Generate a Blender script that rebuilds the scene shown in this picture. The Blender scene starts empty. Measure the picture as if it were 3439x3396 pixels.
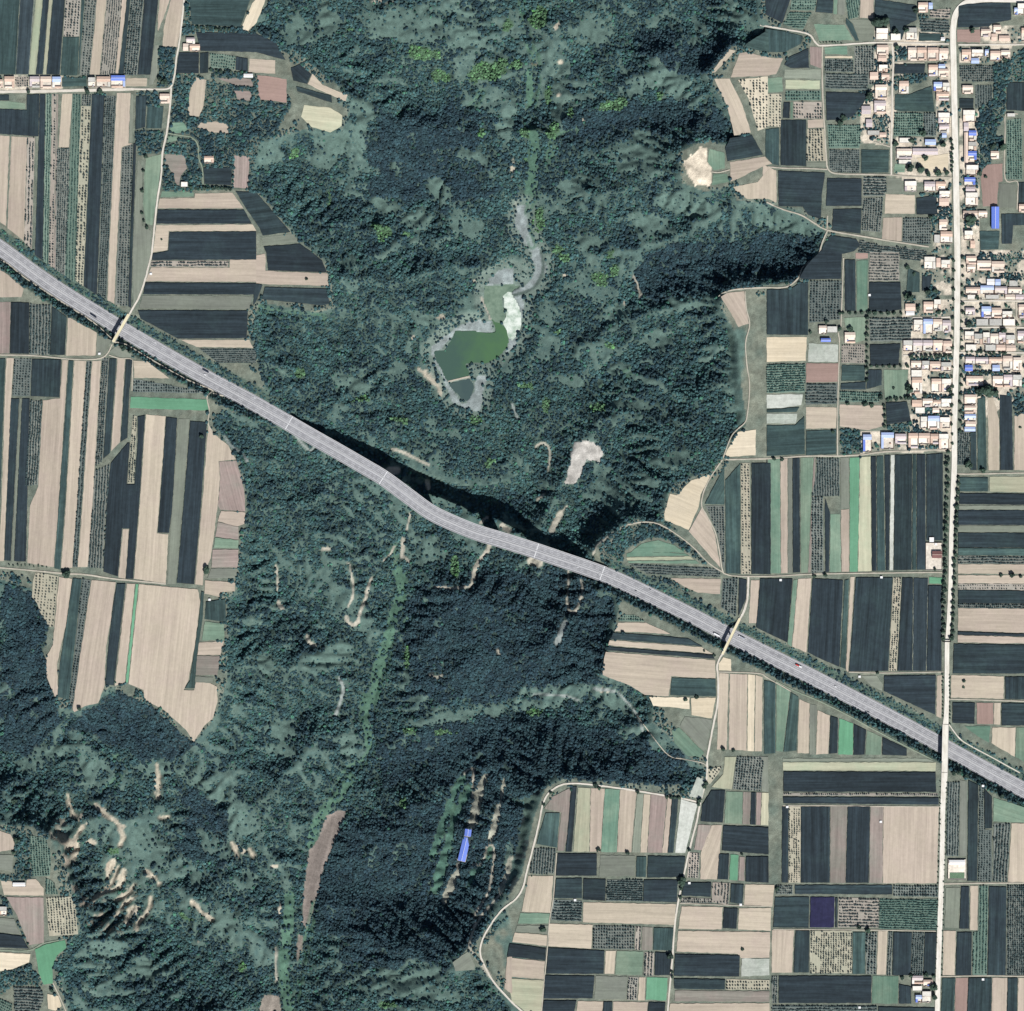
import bpy, bmesh, math, random
import numpy as np
from mathutils import Vector, Matrix

random.seed(7)
rng = np.random.default_rng(7)
scene = bpy.context.scene
COL = scene.collection

# ----------------------------------------------------------------------------
# camera, sky, sun, exposure
# ----------------------------------------------------------------------------
S = 0.64                      # metres per survey pixel
NW, NH = 3439.0, 3396.0       # survey sheet size
D = 9000.0                    # flying height
cam_d = bpy.data.cameras.new("camera")
cam = bpy.data.objects.new("camera", cam_d)
COL.objects.link(cam)
cam.location = (0, 0, D)
cam_d.sensor_fit = 'HORIZONTAL'
cam_d.angle = 2 * math.atan(NW * S / 2 / D)
cam_d.clip_start = 10
cam_d.clip_end = 30000
scene.camera = cam

SUN_AZ, SUN_EL = 157.0, 47.0
world = bpy.data.worlds.new("World")
scene.world = world
world.use_nodes = True
wn = world.node_tree
sky = wn.nodes.new("ShaderNodeTexSky")
sky.sky_type = 'NISHITA'
sky.sun_disc = False
sky.sun_elevation = math.radians(SUN_EL)
sky.sun_rotation = math.radians(SUN_AZ)
sky.air_density = 1.0
sky.dust_density = 1.0
bgn = wn.nodes["Background"]
bgn.inputs[1].default_value = 0.05
wn.links.new(sky.outputs[0], bgn.inputs[0])

sun_d = bpy.data.lights.new("sun", 'SUN')
sun_d.energy = 4.75
sun_d.angle = math.radians(0.55)
sun_d.color = (1.0, 0.985, 0.965)
sun = bpy.data.objects.new("sun", sun_d)
COL.objects.link(sun)
_az, _el = math.radians(SUN_AZ), math.radians(SUN_EL)
_to = Vector((math.sin(_az) * math.cos(_el), math.cos(_az) * math.cos(_el), math.sin(_el)))
sun.rotation_euler = (-_to).to_track_quat('-Z', 'Y').to_euler()
sun.location = _to * 3000

scene.view_settings.view_transform = 'Standard'
scene.view_settings.look = 'None'
scene.view_settings.exposure = 0.78
scene.view_settings.gamma = 1.0
scene.view_settings.use_curve_mapping = False
scene.cycles.max_bounces = 4
scene.cycles.diffuse_bounces = 2
scene.cycles.glossy_bounces = 2
scene.cycles.transmission_bounces = 2

# ----------------------------------------------------------------------------
# coordinates
# ----------------------------------------------------------------------------
U = 860.0 / 1930.0
TX, TY = [0, 860, 1720, 2579], [0, 849, 1698, 2546]
OV = 3439.0 / 1932.0

def nat(t, x, y):
    """tile name and tile units -> survey pixels"""
    return (TX[int(t[0])] + x * U, TY[int(t[1])] + y * U)

def at(nx, ny, z=0.0):
    """survey pixels and height -> world point"""
    f = (D - z) / D
    return ((nx - NW / 2) * S * f, (NH / 2 - ny) * S * f, z)

def lin(c):
    c = np.asarray(c, float) / 255.0
    return np.where(c <= 0.04045, c / 12.92, ((c + 0.055) / 1.055) ** 2.4)

GAIN = 1.75                   # light level: sheet colour / GAIN = surface albedo
def alb(r, g, b, k=1.0):
    v = lin((r, g, b)) / GAIN * k
    return (float(v[0]), float(v[1]), float(v[2]), 1.0)

def pts_of(s):
    return [tuple(float(v) for v in p.split(',')) for p in s.split()]

# ----------------------------------------------------------------------------
# object helpers
# ----------------------------------------------------------------------------
def tag(o, label=None, cat=None, group=None, kind=None):
    if label: o["label"] = label
    if cat: o["category"] = cat
    if group: o["group"] = group
    if kind: o["kind"] = kind
    return o

def empty(name, loc, rz=0.0):
    o = bpy.data.objects.new(name, None)
    o.empty_display_size = 2
    COL.objects.link(o)
    o.location = loc
    o.rotation_euler = (0, 0, rz)
    return o

def link_mesh(name, me, parent=None, loc=None, rz=0.0):
    o = bpy.data.objects.new(name, me)
    COL.objects.link(o)
    if parent: o.parent = parent
    if loc: o.location = loc
    if rz: o.rotation_euler = (0, 0, rz)
    return o

class MB:
    """collects vertices and faces of one part"""
    def __init__(self): self.v, self.f, self.uv = [], [], []
    def add(self, vs, fs):
        n = len(self.v)
        self.v += [tuple(p) for p in vs]
        self.f += [tuple(i + n for i in f) for f in fs]
    def box(self, x0, y0, z0, x1, y1, z1):
        self.add([(x0,y0,z0),(x1,y0,z0),(x1,y1,z0),(x0,y1,z0),(x0,y0,z1),(x1,y0,z1),(x1,y1,z1),(x0,y1,z1)],
                 [(0,3,2,1),(4,5,6,7),(0,1,5,4),(1,2,6,5),(2,3,7,6),(3,0,4,7)])
    def prism(self, poly, z0, z1):
        n = len(poly)
        self.add([(x,y,z0) for x,y in poly] + [(x,y,z1) for x,y in poly],
                 [tuple(range(n-1,-1,-1)), tuple(range(n,2*n))] + [(i,(i+1)%n,n+(i+1)%n,n+i) for i in range(n)])
    def gable(self, x0, y0, x1, y1, ze, zr, axis='x', th=0.18):
        if axis == 'x':
            m = (y0 + y1) / 2
            prof = [(y0,ze),(m,zr),(y1,ze),(y1,ze+th),(m,zr+th),(y0,ze+th)]
            P = [(x0,a,b) for a,b in prof] + [(x1,a,b) for a,b in prof]
        else:
            m = (x0 + x1) / 2
            prof = [(x1,ze),(m,zr),(x0,ze),(x0,ze+th),(m,zr+th),(x1,ze+th)]
            P = [(a,y0,b) for a,b in prof] + [(a,y1,b) for a,b in prof]
        self.add(P, [(0,1,4,5),(1,2,3,4),(11,10,7,6),(10,9,8,7),(0,6,7,1),(1,7,8,2),(2,8,9,3),(3,9,10,4),(4,10,11,5),(5,11,6,0)])
    def gable_walls(self, x0, y0, x1, y1, z0, ze, zr, axis='x'):
        if axis == 'x':
            m = (y0+y1)/2
            pf = [(y0,z0),(y1,z0),(y1,ze),(m,zr),(y0,ze)]
            P = [(x0,a,b) for a,b in pf] + [(x1,a,b) for a,b in pf]
        else:
            m = (x0+x1)/2
            pf = [(x1,z0),(x0,z0),(x0,ze),(m,zr),(x1,ze)]
            P = [(a,y0,b) for a,b in pf] + [(a,y1,b) for a,b in pf]
        self.add(P, [(4,3,2,1,0),(5,6,7,8,9)] + [(i,(i+1)%5,5+(i+1)%5,5+i) for i in range(5)])
    def mono(self, x0, y0, x1, y1, za, zb, th=0.15):
        """single slope, za on the x0 side, zb on the x1 side"""
        self.add([(x0,y0,za),(x1,y0,zb),(x1,y1,zb),(x0,y1,za),(x0,y0,za+th),(x1,y0,zb+th),(x1,y1,zb+th),(x0,y1,za+th)],
                 [(0,3,2,1),(4,5,6,7),(0,1,5,4),(1,2,6,5),(2,3,7,6),(3,0,4,7)])
    def cyl(self, a, b, r, n=8, axis='z'):
        """a: base centre, b: length along axis"""
        P = []
        for k in range(2):
            for i in range(n):
                c, s = r*math.cos(2*math.pi*i/n), r*math.sin(2*math.pi*i/n)
                if axis == 'z': P.append((a[0]+c, a[1]+s, a[2]+k*b))
                else: P.append((a[0]+c, a[1]+k*b, a[2]+s))
        self.add(P, [tuple(range(n-1,-1,-1)), tuple(range(n,2*n))] + [(i,(i+1)%n,n+(i+1)%n,n+i) for i in range(n)])
    def mesh(self, name, mat):
        me = bpy.data.meshes.new(name)
        me.from_pydata(self.v, [], self.f)
        if len(self.uv) == len(self.v):
            uvl = me.uv_layers.new(name="rows")
            uvl.data.foreach_set("uv", np.array([self.uv[i] for f in self.f for i in f], np.float32).ravel())
        me.materials.append(mat)
        return me
    def build(self, name, mat, parent=None, loc=None, rz=0.0):
        return link_mesh(name, self.mesh(name, mat), parent, loc, rz)

ORD = ["zeroth","first","second","third","fourth","fifth","sixth","seventh","eighth","ninth","tenth","eleventh","twelfth","thirteenth","fourteenth","fifteenth","sixteenth","seventeenth","eighteenth","nineteenth","twentieth"]
def ordinal(n):
    if n <= 20: return ORD[n]
    tens = {2:"twenty",3:"thirty",4:"forty"}[n // 10]
    if n % 10 == 0: return {20:"twentieth",30:"thirtieth",40:"fortieth"}[n]
    return tens + "-" + ORD[n % 10]

# ----------------------------------------------------------------------------
# materials
# ----------------------------------------------------------------------------
def mat_new(name):
    m = bpy.data.materials.new(name)
    m.use_nodes = True
    nt = m.node_tree
    b = nt.nodes["Principled BSDF"]
    b.inputs["Roughness"].default_value = 0.9
    b.inputs["Specular IOR Level"].default_value = 0.15
    return m, nt, b

def N(nt, t, **kw):
    n = nt.nodes.new(t)
    for k, v in kw.items(): setattr(n, k, v)
    return n

def mixc(nt, fac, a, b, blend='MIX'):
    n = N(nt, "ShaderNodeMix", data_type='RGBA', blend_type=blend)
    for idx, val in ((0, fac), (6, a), (7, b)):
        if hasattr(val, "is_output") or isinstance(val, bpy.types.NodeSocket): nt.links.new(val, n.inputs[idx])
        else: n.inputs[idx].default_value = val
    return n.outputs[2]

def ramp(nt, sock, lo, hi, a=0.0, b=1.0):
    n = N(nt, "ShaderNodeMapRange")
    nt.links.new(sock, n.inputs[0])
    n.inputs[1].default_value, n.inputs[2].default_value = lo, hi
    n.inputs[3].default_value, n.inputs[4].default_value = a, b
    return n.outputs[0]

def noise(nt, vec, scale, detail=3.0, rough=0.55):
    n = N(nt, "ShaderNodeTexNoise")
    n.inputs["Scale"].default_value = scale
    n.inputs["Detail"].default_value = detail
    n.inputs["Roughness"].default_value = rough
    if vec is not None: nt.links.new(vec, n.inputs["Vector"])
    return n.outputs["Fac"]

def position(nt):
    return N(nt, "ShaderNodeNewGeometry").outputs["Position"]

def plain_mat(name, c, var=0.12, scale=0.35, rough=0.85, spec=0.2, metal=0.0, big=0.02):
    """plain surface with weathering at two sizes"""
    m, nt, b = mat_new(name)
    p = position(nt)
    f1, f2 = noise(nt, p, scale), noise(nt, p, big, 4)
    k = ramp(nt, f1, 0.3, 0.7, 1 - var, 1 + var)
    k2 = ramp(nt, f2, 0.3, 0.7, 1 - var * 0.8, 1 + var * 0.8)
    mu = N(nt, "ShaderNodeMath", operation='MULTIPLY')
    nt.links.new(k, mu.inputs[0]); nt.links.new(k2, mu.inputs[1])
    v = N(nt, "ShaderNodeVectorMath", operation='SCALE')
    v.inputs[0].default_value = c[:3]
    nt.links.new(mu.outputs[0], v.inputs["Scale"])
    oi = N(nt, "ShaderNodeObjectInfo")
    v2 = N(nt, "ShaderNodeVectorMath", operation='SCALE'); nt.links.new(v.outputs[0], v2.inputs[0])
    nt.links.new(ramp(nt, oi.outputs["Random"], 0, 1, 1-var*0.9, 1+var*0.9), v2.inputs["Scale"])
    nt.links.new(v2.outputs[0], b.inputs["Base Color"])
    b.inputs["Roughness"].default_value = rough
    b.inputs["Specular IOR Level"].default_value = spec
    b.inputs["Metallic"].default_value = metal
    return m

def plot_mat(name, c, c2, streak=0.25, fine=0.12, patch=0.3, rows=0.9):
    """worked soil or standing crop: rows along U, patches of a second tone, each plot a little different"""
    m, nt, b = mat_new(name)
    uv = N(nt, "ShaderNodeUVMap").outputs[0]
    p = position(nt)
    mp = N(nt, "ShaderNodeMapping"); mp.inputs["Scale"].default_value = (0.012, 0.30 * rows, 1)
    nt.links.new(uv, mp.inputs[0])
    s1 = noise(nt, mp.outputs[0], 1.0, 4, 0.65)
    mp2 = N(nt, "ShaderNodeMapping"); mp2.inputs["Scale"].default_value = (0.004, 0.11, 1)
    nt.links.new(uv, mp2.inputs[0])
    s2 = noise(nt, mp2.outputs[0], 1.0, 3, 0.5)
    f = noise(nt, p, 0.11, 6, 0.78)
    g = noise(nt, p, 0.018, 4, 0.6)
    at_ = N(nt, "ShaderNodeAttribute", attribute_name="tint")
    pf = ramp(nt, g, 0.42, 0.72, 0.0, patch)
    hue = N(nt, "ShaderNodeAttribute", attribute_name="hue")
    pm = N(nt, "ShaderNodeMath", operation='ADD', use_clamp=True); nt.links.new(pf, pm.inputs[0]); nt.links.new(hue.outputs["Fac"], pm.inputs[1])
    col = mixc(nt, pm.outputs[0], c, c2)
    a1 = ramp(nt, s1, 0.28, 0.72, 1 - streak * 0.6, 1 + streak * 0.6)
    a2 = ramp(nt, s2, 0.3, 0.7, 1 - streak * 0.5, 1 + streak * 0.5)
    a3 = ramp(nt, f, 0.3, 0.7, 1 - fine, 1 + fine)
    def mul(x, y):
        n = N(nt, "ShaderNodeMath", operation='MULTIPLY')
        nt.links.new(x, n.inputs[0]); nt.links.new(y, n.inputs[1]); return n.outputs[0]
    a4 = ramp(nt, noise(nt, p, 0.009, 5, 0.65), 0.3, 0.7, 0.90, 1.10)
    k = mul(mul(mul(a1, a2), a4), mul(a3, at_.outputs["Fac"]))
    v = N(nt, "ShaderNodeVectorMath", operation='SCALE')
    nt.links.new(col, v.inputs[0]); nt.links.new(k, v.inputs["Scale"])
    nt.links.new(v.outputs[0], b.inputs["Base Color"])
    bp = N(nt, "ShaderNodeBump"); bp.inputs["Strength"].default_value = 0.5; bp.inputs["Distance"].default_value = 0.4
    nt.links.new(s1, bp.inputs["Height"]); nt.links.new(bp.outputs[0], b.inputs["Normal"])
    return m

SOIL = {  # ground of each kind of plot: colour, second colour, streak, fine, patch
 's': ((192,180,160),(180,166,151),0.22,0.08,0.8), 'p': ((220,207,182),(206,192,166),0.2,0.08,0.8), 'w': ((206,208,198),(165,172,160),0.14,0.22,0.7),
 'r': ((160,136,126),(148,126,118),0.14,0.07,0.5), 'm': ((160,143,136),(138,134,124),0.30,0.10,0.8), 'k': ((136,143,128),(118,122,112),0.22,0.10,0.8),
 'y': ((190,186,160),(160,170,144),0.22,0.08,0.6), 'g': ((102,132,114),(130,148,128),0.25,0.12,0.7), 'b': ((98,148,116),(110,158,128),0.12,0.08,0.4),
 'd': ((84,88,82),(84,88,82),0.1,0.1,0.2), 'e': ((84,96,88),(84,96,88),0.1,0.1,0.2), 'v': ((80,78,98),(80,78,98),0.1,0.1,0.2), 'l': ((120,130,128),(120,130,128),0.1,0.1,0.2),
 'o': ((172,162,150),(150,148,138),0.2,0.15,0.6), 'q': ((106,116,112),(128,132,124),0.2,0.2,0.7), 'n': ((200,190,168),(168,166,146),0.15,0.1,0.6), 't': ((104,126,114),(122,140,126),0.3,0.12,0.5),
}
M_SOIL = {k: plot_mat("ground_" + k, alb(*a), alb(*b), s, f, p) for k, (a, b, s, f, p) in SOIL.items()}
CROP = {'d': ((44,55,61),(56,74,74),0.6,0.22,0.5), 'e': ((58,77,77),(78,100,93),0.6,0.22,0.6), 'v': ((46,46,78),(52,54,78),0.2,0.3,0.4), 'l': ((52,64,70),(60,72,76),0.5,0.2,0.5)}
M_CROP = {k: plot_mat("crop_" + k, alb(*a), alb(*b), s, f, p) for k, (a, b, s, f, p) in CROP.items()}

def road_mat(name, c, c2, var=0.12):
    """surface worn along its length: wheel tracks, repairs, dusty patches"""
    m, nt, b = mat_new(name)
    uv = N(nt, "ShaderNodeUVMap").outputs[0]
    p = position(nt)
    mp = N(nt, "ShaderNodeMapping"); mp.inputs["Scale"].default_value = (0.006, 0.42, 1); nt.links.new(uv, mp.inputs[0])
    s1 = noise(nt, mp.outputs[0], 1.0, 3, 0.6)
    mp2 = N(nt, "ShaderNodeMapping"); mp2.inputs["Scale"].default_value = (0.03, 0.12, 1); nt.links.new(uv, mp2.inputs[0])
    s2 = noise(nt, mp2.outputs[0], 1.0, 5, 0.7)
    f = noise(nt, p, 0.3, 4, 0.7)
    col = mixc(nt, ramp(nt, s2, 0.42, 0.66), c, c2)
    mu = N(nt, "ShaderNodeMath", operation='MULTIPLY')
    nt.links.new(ramp(nt, s1, 0.3, 0.7, 1-var, 1+var), mu.inputs[0]); nt.links.new(ramp(nt, f, 0.3, 0.7, 1-var*0.7, 1+var*0.7), mu.inputs[1])
    v = N(nt, "ShaderNodeVectorMath", operation='SCALE'); nt.links.new(col, v.inputs[0]); nt.links.new(mu.outputs[0], v.inputs["Scale"])
    nt.links.new(v.outputs[0], b.inputs["Base Color"])
    return m
M_CONC = road_mat("pale_concrete", alb(218,211,198), alb(198,190,174))
M_CREAM = road_mat("cream_concrete", alb(232,222,188), alb(214,202,166), 0.08)
M_STREET = road_mat("street_concrete", alb(234,229,217), alb(210,203,188), 0.08)
M_TRACK = road_mat("pale_track", alb(192,184,168), alb(164,160,144), 0.16)
M_GRASSTRACK = road_mat("grassy_track", alb(146,156,136), alb(120,136,118), 0.16)
M_ASPHALT = road_mat("asphalt", alb(158,158,160), alb(140,140,143), 0.2)
M_PAINT = plain_mat("road_paint", alb(232,232,232), 0.03)
M_VERGE = plain_mat("motorway_kerb", alb(196,195,194), 0.03)
M_STEEL = plain_mat("steel_rail", alb(196,196,198), 0.08, rough=0.5, spec=0.4)
M_CONCRETE = plain_mat("bridge_concrete", alb(190,186,180), 0.12)
M_WALL = plain_mat("plastered_wall", alb(218,208,196), 0.1, 0.6)
M_BRICKWALL = plain_mat("brick_wall", alb(176,140,122), 0.12, 0.8)
M_YARD = plain_mat("yard_paving", alb(246,238,222), 0.14, 0.25)
M_YARD2 = plain_mat("earth_yard", alb(230,220,204), 0.2, 0.2)
M_FLAT = plain_mat("flat_roof_screed", alb(234,229,217), 0.14, 0.3)
M_FLAT2 = plain_mat("grey_flat_roof", alb(192,190,182), 0.14, 0.3)
M_WHITE = plain_mat("white_sheet_roof", alb(240,240,238), 0.05)
M_LAV = plain_mat("lavender_tile_roof", alb(204,192,192), 0.12, 0.5)
M_TILES = [plain_mat("pink_tile_roof", alb(228,206,188), 0.12, 0.5), plain_mat("terracotta_tile_roof", alb(216,188,168), 0.12, 0.5), plain_mat("faded_tile_roof", alb(238,220,202), 0.12, 0.5), M_LAV, plain_mat("rosy_tile_roof", alb(222,196,178), 0.12, 0.5)]
M_BLUE = plain_mat("blue_sheet_roof", alb(104,130,214), 0.07, 0.3, 0.6, 0.3)
M_PALEBLUE = plain_mat("pale_blue_sheet_roof", alb(176,194,232), 0.08, 0.3, 0.6, 0.3)
M_RIDGE = plain_mat("ridge_tiles", alb(236,214,196), 0.08)
M_DOOR = plain_mat("painted_gate", alb(120,60,50), 0.1)
M_GLASS = plain_mat("dark_glass", alb(40,48,56), 0.05, rough=0.15, spec=0.6)
M_TYRE = plain_mat("tyre_rubber", alb(36,36,38), 0.05)
M_BARK = plain_mat("bark", alb(84,72,62), 0.2, 1.0)
M_REDROOF = plain_mat("maroon_roof", alb(132,96,92), 0.1)
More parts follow.
